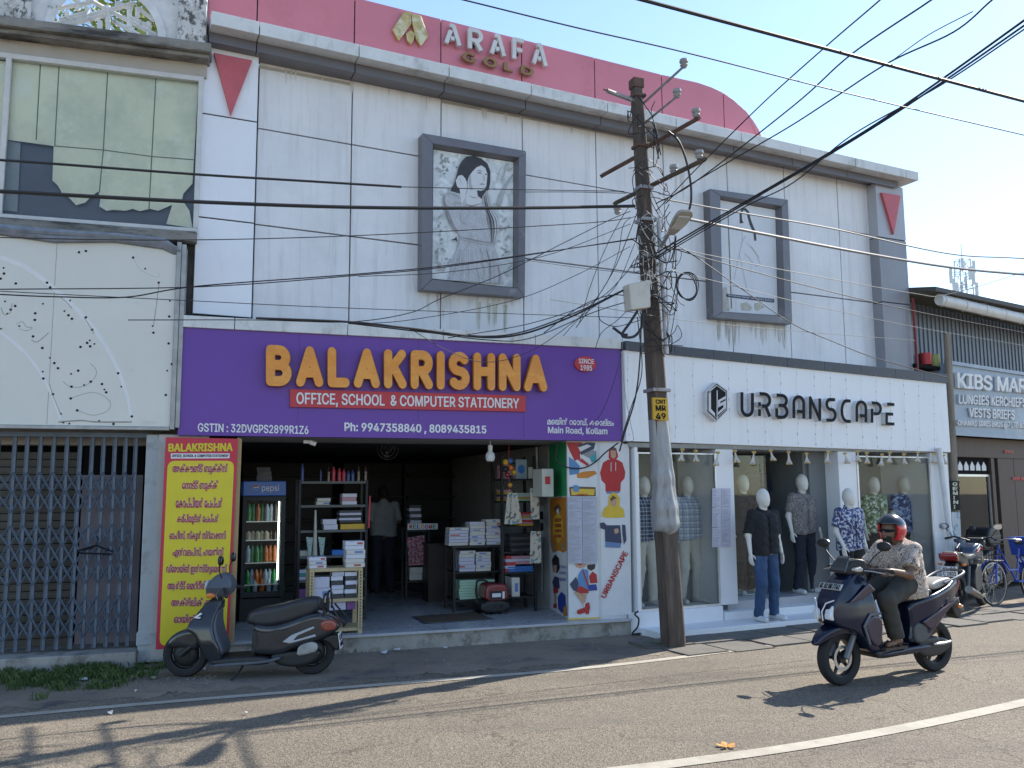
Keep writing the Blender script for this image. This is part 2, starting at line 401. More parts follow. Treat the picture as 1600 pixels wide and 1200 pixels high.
def smooth_poly(P, it=1):
    for _ in range(it):
        Q = []
        for i in range(len(P)):
            a, b = P[i], P[(i+1) % len(P)]; Q += [(.75*a[0]+.25*b[0], .75*a[1]+.25*b[1]), (.25*a[0]+.75*b[0], .25*a[1]+.75*b[1])]
        P = Q
    return P
def panel(P, w, k=.03, h=.009, round_=2, extra=None, y0=0.):
    """a moulded panel: side outline P (x, z), half width w (number or function of x, z), edges rounded by k"""
    P2 = smooth_poly(P, round_); xs = [p[0] for p in P2]; zs = [p[1] for p in P2]; m = .03
    wm = w if not callable(w) else .45
    def fn(X, Y, Z):
        d = smax(polyd(X, Z, P2), np.abs(Y-y0)-(w(X, Z) if callable(w) else w), k)
        if extra: d = extra(X, Y, Z, d)
        return d
    return nets(fn, (min(xs)-m, y0-wm-m, min(zs)-m), (max(xs)+m, y0+wm+m, max(zs)+m), h)
def lerpt(tab):
    xs = [t[0] for t in tab]; ys = [t[1] for t in tab]; return lambda X, Z=None: sinterp(X, xs, ys)
def sinterp(x, xs, ys):
    """a soft curve through the table, without kinks"""
    g_ = np.linspace(xs[0]-.2, xs[-1]+.2, 400); v = np.interp(g_, xs, ys); L = (xs[-1]-xs[0])/max(3, len(xs)-1)*.9; n_ = max(3, int(L/(g_[1]-g_[0]))); k = np.hanning(n_+2)[1:-1]; k /= k.sum()
    v = np.convolve(np.pad(v, (n_, n_), 'edge'), k, 'same')[n_:-n_]; return np.interp(x, g_, v)
def catmull(P, n=8):
    P = [np.array(p, float) for p in P]; Q = [2*P[0]-P[1]]+P+[2*P[-1]-P[-2]]; out = []
    for i in range(1, len(Q)-2):
        for k in range(n):
            t = k/n; a, b, c, d = Q[i-1:i+3]
            out.append(.5*((2*b)+(c-a)*t+(2*a-5*b+4*c-d)*t*t+(3*b-a-3*c+d)*t**3))
    return out+[P[-1]]
ORDN = ['leftmost', 'second from the left', 'third from the left', 'fourth from the left', 'fifth from the left', 'sixth from the left', 'seventh from the left', 'eighth from the left', 'ninth from the left', 'tenth from the left', 'eleventh from the left', 'twelfth from the left', 'thirteenth from the left', 'fourteenth from the left', 'fifteenth from the left', 'sixteenth from the left', 'seventeenth from the left', 'eighteenth from the left', 'nineteenth from the left', 'twentieth from the left']
# ================================================================== ground, road, markings
m_dirt = layer(mat('dirt_verge', (.24, .195, .145), .95, var=.3, scale=2.2, bump=.5, bscale=45), (.075, .07, .066), 1.1, (.45, .65))
def asphalt_mat():
    m = mat('asphalt', (.15, .126, .096), .9, var=.16, scale=.35, bump=.0)
    nt = m.node_tree; p = nt.nodes['Principled BSDF']; tc = nt.nodes.new('ShaderNodeTexCoord')
    vo = nt.nodes.new('ShaderNodeTexVoronoi'); vo.inputs['Scale'].default_value = 105; nt.links.new(tc.outputs['Object'], vo.inputs['Vector'])
    sp = nt.nodes.new('ShaderNodeSeparateColor'); nt.links.new(vo.outputs['Color'], sp.inputs[0])
    mr = nt.nodes.new('ShaderNodeMapRange'); mr.inputs['To Min'].default_value = .5; mr.inputs['To Max'].default_value = 1.62; nt.links.new(sp.outputs[0], mr.inputs[0])
    mx = nt.nodes.new('ShaderNodeMix'); mx.data_type = 'RGBA'; mx.blend_type = 'MULTIPLY'; mx.inputs[0].default_value = 1
    nt.links.new(p.inputs['Base Color'].links[0].from_socket, mx.inputs[6]); nt.links.new(mr.outputs[0], mx.inputs[7]); nt.links.new(mx.outputs[2], p.inputs['Base Color'])
    bp = nt.nodes.new('ShaderNodeBump'); bp.inputs['Strength'].default_value = .55; bp.inputs['Distance'].default_value = .008
    nt.links.new(vo.outputs['Distance'], bp.inputs['Height']); nt.links.new(bp.outputs[0], p.inputs['Normal'])
    vc = nt.nodes.new('ShaderNodeTexVoronoi'); vc.feature = 'DISTANCE_TO_EDGE'; vc.inputs['Scale'].default_value = .42
    nd = nt.nodes.new('ShaderNodeTexNoise'); nd.inputs['Scale'].default_value = 2.2; nd.inputs['Detail'].default_value = 6; nt.links.new(tc.outputs['Object'], nd.inputs['Vector'])
    ad = nt.nodes.new('ShaderNodeMix'); ad.data_type = 'RGBA'; ad.blend_type = 'LINEAR_LIGHT'; ad.inputs[0].default_value = .55; nt.links.new(tc.outputs['Object'], ad.inputs[6]); nt.links.new(nd.outputs['Color'], ad.inputs[7]); nt.links.new(ad.outputs[2], vc.inputs['Vector'])
    cm = nt.nodes.new('ShaderNodeMapRange'); cm.inputs['From Min'].default_value = .003; cm.inputs['From Max'].default_value = .008; cm.inputs['To Min'].default_value = .68; nt.links.new(vc.outputs['Distance'], cm.inputs[0])
    m2 = nt.nodes.new('ShaderNodeMix'); m2.data_type = 'RGBA'; m2.blend_type = 'MULTIPLY'; m2.inputs[0].default_value = 1
    nt.links.new(p.inputs['Base Color'].links[0].from_socket, m2.inputs[6]); nt.links.new(cm.outputs[0], m2.inputs[7]); nt.links.new(m2.outputs[2], p.inputs['Base Color'])
    layer(m, (.075, .069, .06), .55, (.5, .72), (.5, 1.6, 1), .55); layer(m, (.15, .135, .11), .9, (.56, .7), (.4, 1.2, 1), .5, seed=9.); layer(m, (.06, .055, .048), 5, (.68, .74), (1, 1, 1), .5, seed=3.)
    return m
m_asph = asphalt_mat()
m_mark = layer(layer(mat('road_paint', (.39, .36, .30), .85, var=.12, scale=9, bump=.3, bscale=80), (.14, .125, .105), 16, (.6, .7), None, .7), (.3, .27, .22), 2, (.45, .7))
EDGE = catmull([(-60, -22), (-30, -5.6), (-16, 1.6), (-9, 5.2), (-4.19, 7.46), (-1.6, 8.45), (.87, 9.36), (3.31, 10.73), (5.5, 12.15), (7.74, 13.71), (11, 16.5), (18, 23.5), (34, 42), (60, 76)], 10)
def offs(line, d):
    out = []
    for i in range(len(line)):
        t = line[min(i+1, len(line)-1)]-line[max(i-1, 0)]; t /= np.linalg.norm(t); out.append(line[i]+d*np.array([-t[1], t[0]]))
    return out
def strip(line, d0, d1, z, jitter=0.):
    a, c = offs(line, d0), offs(line, d1); b = B(); n = len(a)
    b.v = [(p[0], p[1]+jitter*rng.uniform(-1, 1), z) for p in a]+[(p[0], p[1], z) for p in c]
    b.f = [(i+n, i+n+1, i+1, i) for i in range(n-1)]; return b
g = B(); g.poly([(-300, -300, 0), (300, -300, 0), (300, 500, 0), (-300, 500, 0)]); struct('ground', g, m_dirt)
struct('road', strip(EDGE, .42, -6.6, .006, .06), m_asph)
LONG = catmull(EDGE, 12); b = B(); r9 = random.Random(4)
wv = lambda i, k: .5+.5*math.sin(i*.31+k)*math.sin(i*.083+2*k)
for i in range(len(LONG)): 
    t_ = LONG[min(i+1, len(LONG)-1)]-LONG[max(i-1, 0)]; t_ = t_/np.linalg.norm(t_); n_ = np.array((-t_[1], t_[0])); a_ = LONG[i]+n_*(.2+.2*wv(i, 1)+r9.uniform(-.05, .05)); c_ = LONG[i]+n_*(.56+.05*wv(i, 3))
    b.v += [(a_[0], a_[1], .0085), (c_[0], c_[1], .0085)]
b.f = [(2*i+1, 2*i, 2*i+2, 2*i+3) for i in range(len(LONG)-1)]; struct('verge', b, m_dirt)
mk = strip(EDGE, .055, -.055, .011); mk2 = strip(EDGE, -3.02, -3.17, .011); mk.add(mk2.v, mk2.f); struct('road_marking', mk, m_mark)
m_pave = layer(mat('concrete_slab', (.13, .12, .105), .9, var=.2, scale=3, bump=.4, bscale=40), (.09, .085, .08), 2.5, (.5, .7))
b = B()
for i in range(15):
    u0 = -.55+i*.62
    b.box(u0, u0+.6, -1.0+.02*rng.random(), -.5, -.02, .022+.012*rng.random())
    b.box(u0+.1, u0+.66, -1.52-.06*(i % 2), -1.03, -.02, .016+.012*rng.random())
struct('pavement', b, m_pave, UF)
# ================================================================== main two-storey shop building
m_panel = layer(layer(mat('white_cladding', (.75, .74, .745), .38, var=.05, scale=1.2), (.42, .41, .385), 2.0, (.5, .74), (3.4, 3.4, .22), .6), (.58, .58, .575), .7, (.45, .7), None, .7)
layer(m_panel, (.38, .37, .34), 4, (.62, .78), (2.2, 2.2, .12), .5, seed=4.)
m_panel2 = layer(mat('white_cladding_pilaster', (.79, .80, .83), .35, var=.04, scale=1.2), (.5, .5, .48), 2.4, (.6, .8), (3, 3, .3), .5)
m_gap = mat('dark_joint', (.03, .03, .033), .9)
m_grey = mat('grey_cladding', (.14, .137, .155), .35, var=.12, scale=1.5); m_greyp = layer(mat('grey_pilaster_cladding', (.26, .258, .28), .35, var=.08, scale=1.5), (.19, .19, .2), 2, (.5, .7), (2, 2, .4), .6)
m_grey2 = mat('grey_cladding_light', (.40, .40, .43), .35, var=.06, scale=1.5)
m_corn = layer(layer(mat('cornice_cladding', (.66, .67, .66), .6, var=.1, scale=2.5), (.3, .29, .26), 3.5, (.52, .72), (1, 1, .5), .8), (.1, .1, .09), 7, (.68, .76))
m_soff = mat('soffit', (.4, .38, .34), .8)
m_pink = layer(mat('pink_cladding', (.62, .2, .245), .4, var=.05, scale=1), (.44, .14, .16), 1.5, (.5, .75), None, .6)
m_red3 = mat('red_triangle', (.5, .1, .115), .45)
m_wall = layer(mat('plaster_wall', (.5, .49, .46), .85, var=.12, scale=2, bump=.15), (.25, .24, .22), 2, (.55, .75))
bld = T('shop_building', 'two storey shop building clad in white panels under a long pink parapet', 'building', MF)
PZ = 3.55
b = B(); b.box(.1, 11.75, .06, 8, PZ, 7.0); b.build('upper_storey', m_gap, bld)
cols = [(398, 350), (548, 320), (689, 290), (817, 300), (932.5, 300), (1038.5, 330), (1137, 300), (1228, 350), (1313.5, 400), (1370, 400)]
# panels between the joints, following the seams seen on the wall
us = [MF.at(x, y)[0] for x, y in cols]; us[-1] = MF.at(1398, 400)[0]
def seam(p0, p1): 
    a, c = MF.at(*p0), MF.at(*p1); return lambda u: a[2]+(c[2]-a[2])*(u-a[0])/(c[0]-a[0])
s1, s2 = seam((402, 200), (1370, 369)), seam((397, 350), (1374, 474)); top = seam((405, 84), (1360, 280))
b = B(); gp = .008
for i in range(len(us)-1):
    u0, u1 = us[i]+gp, us[i+1]-gp
    for lo, hi in ((lambda u: PZ-.2, s2), (s2, s1), (s1, top)):
        dz = rng.uniform(-.003, .003)
        b.prism([(u0, lo(u0)+gp), (u1, lo(u1)+gp), (u1, hi(u1)-gp), (u0, hi(u0)-gp)], 0+dz, .055)
b.build('wall_panels', m_panel, bld, bev=.004)
# pilasters
def pil(pxs, seams, off, mats, name, label=None):
    (tl, tr, br, bl) = pq(MF, pxs, off); zs = [bl[2]]+[MF.at(*s, off)[2] for s in seams]+[tl[2]]
    for k in range(len(zs)-1):
        f = lambda z, a, c: a[0]+(c[0]-a[0])*(z-a[2])/(c[2]-a[2])
        ul = (tl[0]+bl[0])/2; ur = (tr[0]+br[0])/2
        q = B().box(ul, ur, off, .05, zs[k]+.008, zs[k+1]-.008)
        q.build(name, mats[k], bld, bev=.004, label=label)
    B().box(ul+.01, ur-.01, off+.015, .05, zs[0], zs[-1]).build('pilaster_backing', m_gap, bld)
pil([(320, 66), (404, 83), (393, 498), (298, 490)], [(306, 338), (361, 184)], -.12, [m_panel2]*3, 'pilaster')
pil([(1369, 285), (1411, 297), (1429, 592), (1384, 585)], [(1402, 474), (1392, 373)], -.2, [m_greyp, m_greyp, m_grey2], 'pilaster')
# fascia beam and cornice
a, c = MF.at(329, 37, -.45), MF.at(1436, 282, -.45); a2, c2 = MF.at(329, 16, -.45), MF.at(1436, 269, -.45)
zc = lambda u: a[2]+(c[2]-a[2])*(u-a[0])/(c[0]-a[0]); zt = lambda u: a2[2]+(c2[2]-a2[2])*(u-a2[0])/(c2[0]-a2[0])
cj = [a[0]]+[MF.at(x, 100, -.45)[0] for x in (404, 561, 702, 830, 948, 1054, 1154, 1244, 1328, 1405)]+[c[0]]
b = B(); bf = B()
for i in range(len(cj)-1):
    u0, u1 = cj[i]+.006, cj[i+1]-.006
    b.prism([(u0, zc(u0)), (u1, zc(u1)), (u1, zt(u1)), (u0, zt(u0))], -.45, .3)
    bt = (lambda A_, C_: (lambda u: A_[2]+(C_[2]-A_[2])*(u-A_[0])/(C_[0]-A_[0])))(MF.at(405, 92, -.09), MF.at(1360, 287, -.09))
    v0, v1 = max(u0, .23), min(u1, 11.45); s_ = .1
    bf.v += []
    n = len(bf.v); 
    # beam with a sloping front face
    for v_ in (v0, v1):
        bf.v += [(v_, -.26, zc(v_)-.002), (v_, -.09, bt(v_)), (v_, .05, bt(v_)), (v_, .05, zc(v_)-.002), (v_, -.26, zc(v_)-.12)]
    bf.f += [(n+0, n+4, n+9, n+5), (n+4, n+1, n+6, n+9), (n+1, n+2, n+7, n+6), (n+2, n+3, n+8, n+7), (n+3, n+0, n+5, n+8), (n, n+3, n+2, n+1, n+4), (n+5, n+9, n+6, n+7, n+8)]
b.build('cornice', m_corn, bld, bev=.006); bf.build('fascia_beam', m_grey, bld)
B().box(.2, 11.6, .0, 8, 7.0, 7.04).build('roof', m_soff, bld)
# pink parapet with the rounded end
jx = [(402, 20), (554, 40), (689, 60), (815, 80), (929, 110), (1034, 140), (1131, 170)]
pu = [MF.at(325, 0, -.1)[0]]+[MF.at(x, y, -.1)[0] for x, y in jx]
tp = [MF.at(x, y, -.1) for x, y in ((570, 0), (1075, 127))]
ztop = lambda u: tp[0][2]+(tp[1][2]-tp[0][2])*(u-tp[0][0])/(tp[1][0]-tp[0][0])
curve = [MF.at(x, y, -.1) for x, y in ((1040, 117), (1090, 129), (1112, 136.5), (1129, 145), (1147, 157), (1166, 174), (1178, 190), (1186, 203), (1194, 225), (1196, 245))]
b = B(); base = 7.05; bs = lambda u: zt(u)-.1
for i in range(len(pu)-2):
    u0, u1 = pu[i]+.008, pu[i+1]-.008; b.prism([(u0, bs(u0)), (u1, bs(u1)), (u1, ztop(u1)), (u0, ztop(u0))], -.1, .05)
cu1 = pu[-1]
b.prism([(pu[-2]+.008, bs(pu[-2])), (cu1-.008, bs(cu1)), (cu1-.008, curve[3][2]+.004), (curve[2][0], curve[2][2]), (curve[1][0], curve[1][2]), (pu[-2]+.008, ztop(pu[-2]))], -.1, .05)
b.prism([(cu1+.008, bs(cu1)), (curve[-1][0], bs(curve[-1][0]))]+[(p[0], p[2]) for p in curve[:3:-1]]+[(cu1+.008, curve[3][2])], -.1, .05)
b.build('parapet', m_pink, bld, bev=.006)
B().prism([(pu[0], bs(pu[0])), (pu[-1], bs(pu[-1])), (pu[-1], curve[3][2]-.02), (pu[0], ztop(pu[0])-.02)], -.085, .03).build('parapet_backing', m_gap, bld)
for t in ([(334, 82), (394.5, 94), (361, 180)], [(1378, 300.5), (1407.5, 305.5), (1397, 366)]):
    off = -.17 if t[0][0] < 500 else -.25
    pxprism(MF, t, off, off+.05).build('red_triangle', m_red3, bld, bev=.004)
# moss and dirt streaks under the ledges
m_moss = mat('moss_stain', (.23, .25, .16), .95, scale=9, var=.3)
def ragged(fr, x0, x1, yt, yb, off, n=16):
    P = [(x0, yt)]+[(x0+(x1-x0)*i/n, yt+(yb-yt)*(.25+.75*rng.random()*(1-abs(2*i/n-1)**2))) for i in range(1, n)]+[(x1, yt)]
    return pq(fr, P, off)
def streaks(x0, x1, y, lo, hi, n, m, seed):
    r6 = random.Random(seed)
    for _ in range(n):
        x = r6.uniform(x0, x1); h = r6.uniform(lo, hi); w_ = r6.uniform(.8, 3.0); yy = y(x)
        P = pq(MF, [(x-w_, yy), (x+w_, yy), (x+w_*.7, yy+h*.6), (x+.2, yy+h), (x-w_*.5, yy+h*.7)], -.004-.0004*(_ % 7)); B().prism([(p[0], p[2]) for p in P], P[0][1], P[0][1]+.0003).build('dirt_streak', m, bld)
m_strk = mat('pale_dirt_streak', (.60, .585, .55), .8, var=.06, scale=10); m_strk2 = mat('dirt_streak', (.47, .46, .43), .8, var=.12, scale=10); m_msk = mat('moss_streak', (.48, .49, .39), .9, var=.2, scale=12)
streaks(665, 815, lambda x: 455+(x-660)*.08, 12, 45, 16, m_strk, 1); streaks(745, 790, lambda x: 472+(x-745)*.1, 25, 50, 7, m_msk, 2)
streaks(1120, 1235, lambda x: 498+(x-1115)*.08, 15, 45, 18, m_strk, 4); streaks(1122, 1150, lambda x: 500, 25, 46, 5, m_strk2, 5); streaks(1040, 1075, lambda x: 262, 20, 60, 6, m_strk, 6); streaks(420, 1000, lambda x: 97+(x-405)*.207, 8, 30, 14, m_strk, 7)
# ---- ground floor: floor slabs, room walls, ceilings
m_floor = layer(mat('floor_tile', (.42, .43, .45), .28, var=.06, scale=2), (.3, .3, .3), 1.4, (.5, .75))
m_step = layer(layer(mat('step_concrete', (.33, .31, .275), .9, var=.18, scale=3, bump=.3), (.16, .14, .12), 5, (.48, .64)), (.1, .1, .085), 2.4, (.58, .7))
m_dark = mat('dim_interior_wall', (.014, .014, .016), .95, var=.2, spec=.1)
m_ceil = mat('shop_ceiling', (.3, .29, .27), .9)
def part_in(fr, b, name, m, parent=bld, **k):
    """mesh given in another frame, moved into the building's own axes"""
    b.v = [MF.inv(fr.w(*p)) for p in b.v]; return b.build(name, m, parent, **k)
b = B(); b.box(-1.25, 3.62, -.02, 6.6, 0, .17); part_in(PF, b, 'step', m_step)
b = B(); b.box(-1.25, 3.64, -.05, 6.6, .17, .2); part_in(PF, b, 'floor', m_floor, bev=.004)
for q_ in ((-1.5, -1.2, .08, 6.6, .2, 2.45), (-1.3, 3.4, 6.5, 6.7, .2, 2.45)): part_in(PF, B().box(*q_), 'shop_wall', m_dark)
b = B(); b.box(-2.02, -1.5, .08, .5, .05, 2.45); part_in(PF, b, 'shop_wall', m_wall)
b = B(); b.plan([(3.03, 1.3), (3.03, 6.5), (3.35, 6.5), (3.35, 1.3)], .2, 2.45); part_in(PF, b, 'shop_wall', mat('tiled_side_wall', (.4, .4, .4), .5, var=.15, scale=2))
b = B(); b.box(-1.83, 3.6, .03, 1.2, 2.44, 2.5); part_in(PF, b, 'ceiling', m_ceil)
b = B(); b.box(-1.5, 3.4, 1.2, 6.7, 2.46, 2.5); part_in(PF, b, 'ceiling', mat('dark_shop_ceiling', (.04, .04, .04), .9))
b = B(); b.plan([(-1.83, .1), (3.56, .1), (3.56, 3.5), (-1.83, 2)], 2.5, 3.63); part_in(PF, b, 'shop_roof', m_wall)
# column between the shops
CC = [(2.84, .15), (3.19, .07), (3.58, .03), (3.6, .5), (3.4, 1.3), (3.02, 1.24)]
b = B(); b.plan(CC, .2, 2.45); part_in(PF, b, 'column', mat('white_column', (.6, .6, .6), .5, var=.06))
# clothes shop: plinths, columns, room
m_white = layer(mat('white_shopfront', (.76, .765, .78), .4, var=.04, scale=1.5), (.45, .44, .43), 2, (.6, .8), None, .6)
m_wgrey = mat('grey_display_wall', (.17, .18, .18), .7, var=.08)
b = B(); b.plan([(-.14, -.02), (1.3, -.02), (1.3, .9), (-.14, .9)], 0, .27); b.box(-.06, 1.62, -.12, 4, 0, .05)
b.box(3.2, 6.0, .05, 1.0, 0, .27); part_in(UF, b, 'plinth', m_white, bev=.006)
b = B(); b.box(-.05, 5.2, -.5, .25, 0, .085); part_in(UF, b, 'step', m_white, bev=.006)
b = B(); b.box(1.31, 3.5, -.06, .4, .085, .19); part_in(UF, b, 'step', m_white, bev=.006)
b = B(); b.box(1.5, 3.8, .12, 4.6, .19, .3); part_in(UF, b, 'floor', m_floor)
for q_ in ((1.31, 1.61, .04, .9, .272, 2.36), (3.6, 3.97, .04, .95, .272, 2.36), (5.58, 5.98, .02, 1.0, .272, 2.36), (-.05, .0, .0, .9, .272, 2.36)): part_in(UF, B().box(*q_), 'column', m_white, bev=.006)
b = B(); b.box(-.04, 1.62, .95, 1.05, .2, 2.36); b.box(3.2, 3.27, .35, 3.9, .3, 2.36); b.box(3.27, 3.6, .3, .4, .27, 2.36); b.box(3.6, 5.9, 1.0, 1.1, .2, 2.36); part_in(UF, b, 'display_wall', m_wgrey)
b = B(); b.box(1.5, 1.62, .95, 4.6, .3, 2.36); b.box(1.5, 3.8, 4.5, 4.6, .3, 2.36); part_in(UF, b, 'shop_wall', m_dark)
b = B(); b.box(-.1, 6.0, .03, 4.6, 2.362, 2.42); part_in(UF, b, 'ceiling', m_ceil)
b = B(); b.plan([(-.06, .14), (5.98, .14), (5.98, 1.4), (-.06, 2.2)], 2.42, 3.6); part_in(UF, b, 'shop_roof', m_wall)
b = B(); b.box(-.3, 11.9, 7.5, 8, 0, 3.55); b.build('rear_wall', m_wall, bld)
m_glass = glass('shop_glass', (.95, .975, .97), 1.3)
m_alu = mat('aluminium', (.6, .6, .6), .35, .6)
for (u0, u1) in ((.0, 1.31), (3.97, 5.58)):
    f = B(); 
    for x in (u0, u1-.03): f.box(x, x+.03, .03, .07, .27, 2.3)
    f.box(u0+.03, u1-.03, .03, .07, .27, .3); f.box(u0+.03, u1-.03, .05, .07, 2.28, 2.3)
    w_ = part_in(UF, f, 'display_window', m_alu)
    gpane = B().add([(u0+.03, .048, .3), (u1-.03, .048, .3), (u1-.03, .048, 2.27), (u0+.03, .048, 2.27)], [(0, 1, 2, 3)]); part_in(UF, gpane, 'pane', m_glass, w_)
b = B(); b.box(1.64, 2.5, .5, .51, .3, 2.3); b.box(2.52, 2.6, .48, .53, .3, 2.3); dw = part_in(UF, b, 'door_pane', m_glass)
b = B(); b.tube([UF.at(1467, 700, -.06), (5.9, -.06, .08)], .045, 12); part_in(UF, b, 'drain_pipe', mat('white_pvc', (.62, .63, .65), .4), smooth=True)
# ================================================================== framed posters on the wall
m_frame = layer(mat('poster_frame', (.155, .15, .165), .35, .1, var=.15, scale=2), (.32, .3, .29), 3, (.58, .7), None, .6)
def framed(name, outer, inner, label):
    off = -.17; O = pq(MF, outer, off); I = pq(MF, inner, -.1); I2 = [(O[k][0]*.25+I[k][0]*.75, off, O[k][2]*.25+I[k][2]*.75) for k in range(4)]
    t = T(name, label, 'poster', MF, (sum(p[0] for p in O)/4, off, min(p[2] for p in O)))
    for k in range(4):
        j = (k+1) % 4; b = B(); g2 = .004
        A, C, D, E_ = np.array(O[k]), np.array(O[j]), np.array(I2[j]), np.array(I2[k])
        lr = (C-A)/np.linalg.norm(C-A)*g2
        A, C, D, E_ = A+lr, C-lr, D-lr, E_+lr
        back = lambda p, y: (p[0], y, p[2])
        v = [A, C, D, E_]+[back(A, -.005), back(C, -.005), back(np.array(I[j])-lr, -.03), back(np.array(I[k])+lr, -.03)]
        b.add(v, [(0, 3, 2, 1), (4, 5, 6, 7), (0, 1, 5, 4), (2, 3, 7, 6), (1, 2, 6, 5), (3, 0, 4, 7)])
        b.build('frame', m_frame, t)
    return t, [(p[0], -.06, p[2]) for p in I]
def photo_mat(name, cols, sc, thr): return pattern(name, 'floral', cols, sc, .45, thr)
m_bw = photo_mat('printed_foliage', [(.66, .69, .69), (.52, .57, .56), (.76, .78, .79)], 7.0, (.5, .6))
m_ink = mat('ink_black', (.035, .033, .035), .5, var=.3, scale=12); m_face = mat('ink_pale', (.62, .63, .64), .5, var=.05); m_dress = layer(mat('ink_dress', (.43, .435, .46), .5, var=.12, scale=9), (.60, .60, .62), 38, (.5, .6), None, .6)
m_mid = mat('ink_mid_grey', (.26, .25, .26), .5, var=.25, scale=10)
fp1, I = framed('framed_poster', [(660, 208), (822, 236), (820, 464), (659, 452)], [(679, 232), (804, 252), (803, 448), (677, 434)], 'grey framed black and white portrait of a long haired woman in a pale dress')
pic = B().prism([(p[0], p[2]) for p in I], -.06, -.03).build('picture', m_bw, fp1)
m_lmid = mat('ink_light_grey', (.40, .405, .41), .5, var=.2, scale=14); m_leafg = mat('ink_grey_green', (.27, .33, .29), .5, var=.3, scale=12)
PT = [-.0612]
def pp(m, *pts):
    PT[0] -= .00022; P = pq(MF, [(670+x*.2417, 225+y*.2416) for x, y in pts], PT[0]); return B().prism([(p[0], p[2]) for p in P], PT[0], PT[0]+.0002).build('print', m, pic)
def ps_(m, w_, *pts):
    """a brush stroke that thins towards both ends"""
    Q = catmull([np.array(p, float) for p in pts], 5); n = len(Q); L, R__ = [], []
    for i in range(n):
        t = Q[min(i+1, n-1)]-Q[max(i-1, 0)]; t = t/(np.linalg.norm(t)+1e-9); k = w_*(.25+.75*math.sin(math.pi*i/(n-1))); L.append(tuple(Q[i]+k*np.array((-t[1], t[0])))); R__.append(tuple(Q[i]-k*np.array((-t[1], t[0]))))
    return pp(m, *(L+R__[::-1]))
r5 = random.Random(6)
def blot(m, cx, cy, sx, sy, n, s0, s1):
    for _ in range(n):
        x, y, q = r5.gauss(cx, sx), r5.gauss(cy, sy), r5.uniform(s0, s1)
        if 46 < x < 540 and 55+.14*x < y < 870: a0 = r5.random()*6; pp(m, *[(x+q*r5.uniform(.4, 1.2)*math.cos(a0+k*1.05), y+q*r5.uniform(.4, 1.2)*math.sin(a0+k*1.05)) for k in range(6)])
blot(m_leafg, 110, 110, 50, 45, 26, 6, 14); blot(m_lmid, 90, 170, 40, 60, 16, 6, 15); blot(m_lmid, 90, 760, 40, 50, 22, 6, 16); blot(m_leafg, 70, 620, 20, 70, 10, 6, 14); blot(m_lmid, 490, 520, 30, 90, 18, 5, 12); blot(m_mid, 495, 690, 15, 30, 6, 5, 11); blot(m_lmid, 510, 840, 20, 25, 8, 5, 12); blot(m_lmid, 80, 480, 20, 60, 10, 5, 12)
pp(m_lmid, (438, 392), (458, 330), (488, 270), (543, 190), (546, 204), (505, 272), (482, 340), (466, 400)); ps_(m_lmid, 5, (470, 255), (488, 190), (500, 140), (520, 120)); ps_(m_lmid, 4, (500, 160), (525, 165), (543, 150)); ps_(m_lmid, 3, (440, 250), (450, 200), (475, 140))
pp(m_dress, (100, 335), (130, 302), (200, 315), (255, 330), (340, 352), (380, 400), (372, 480), (392, 560), (415, 640), (462, 760), (485, 905), (130, 880), (150, 780), (190, 650), (202, 600), (182, 560), (152, 500), (112, 420))
pp(m_ink, (138, 304), (165, 255), (180, 200), (192, 150), (215, 108), (245, 80), (290, 76), (340, 93), (380, 128), (399, 180), (397, 250), (388, 292), (350, 340), (330, 350), (305, 320), (250, 310), (205, 322))
pp(m_face, (240, 262), (262, 205), (285, 175), (310, 150), (340, 138), (366, 156), (379, 195), (376, 235), (372, 270), (358, 296), (335, 303), (312, 298), (316, 335), (345, 360), (330, 410), (250, 410), (236, 330))
pp(m_ink, (312, 302), (338, 306), (350, 300), (346, 335), (332, 350), (318, 334)); pp(m_lmid, (262, 210), (272, 196), (276, 262), (290, 296), (268, 300), (258, 262)); ps_(m_ink, 3, (238, 195), (250, 215), (254, 262))
pp(m_face, (174, 238), (190, 206), (215, 200), (236, 222), (250, 262), (246, 305), (232, 350), (212, 392), (204, 340), (200, 292), (182, 272)); ps_(m_mid, 2.5, (236, 222), (250, 262), (246, 305), (236, 340)); ps_(m_lmid, 2, (200, 212), (206, 240), (204, 262))
ps_(m_mid, 3, (308, 176), (328, 172), (346, 179)); ps_(m_ink, 3.4, (314, 190), (328, 186), (342, 192)); ps_(m_ink, 3, (362, 197), (370, 195), (377, 200)); ps_(m_lmid, 3, (352, 200), (360, 228), (350, 240)); ps_(m_mid, 3.5, (328, 262), (345, 258), (362, 263)); ps_(m_lmid, 2.5, (330, 285), (345, 292), (358, 286)); ps_(m_mid, 2, (265, 335), (290, 345), (318, 350))
pp(m_lmid, (346, 340), (374, 300), (394, 340), (408, 420), (448, 470), (458, 540), (440, 590), (430, 652), (402, 655), (394, 580), (384, 500), (370, 430), (346, 385))
for k, (w_, m_) in enumerate(((4, m_mid), (5, m_ink), (3, m_mid), (4, m_ink), (3, m_face), (4, m_mid), (3, m_face))): ps_(m_, w_, (352+k*5, 335-k*3), (368+k*6, 420), (388+k*9, 490), (398+k*8, 560+6*(k % 3)), (402+k*4, 640))
pp(m_mid, (106, 424), (126, 430), (150, 490), (168, 535), (181, 572), (165, 562), (130, 492)); pp(m_ink, (138, 622), (168, 612), (178, 596), (186, 636), (172, 622)); ps_(m_mid, 3, (106, 335), (100, 372), (122, 408)); ps_(m_lmid, 3, (150, 392), (180, 380), (212, 382)); ps_(m_lmid, 3, (125, 318), (160, 322), (205, 345)); ps_(m_lmid, 4, (205, 430), (215, 500), (250, 520)); ps_(m_lmid, 3, (205, 600), (195, 640), (188, 670))
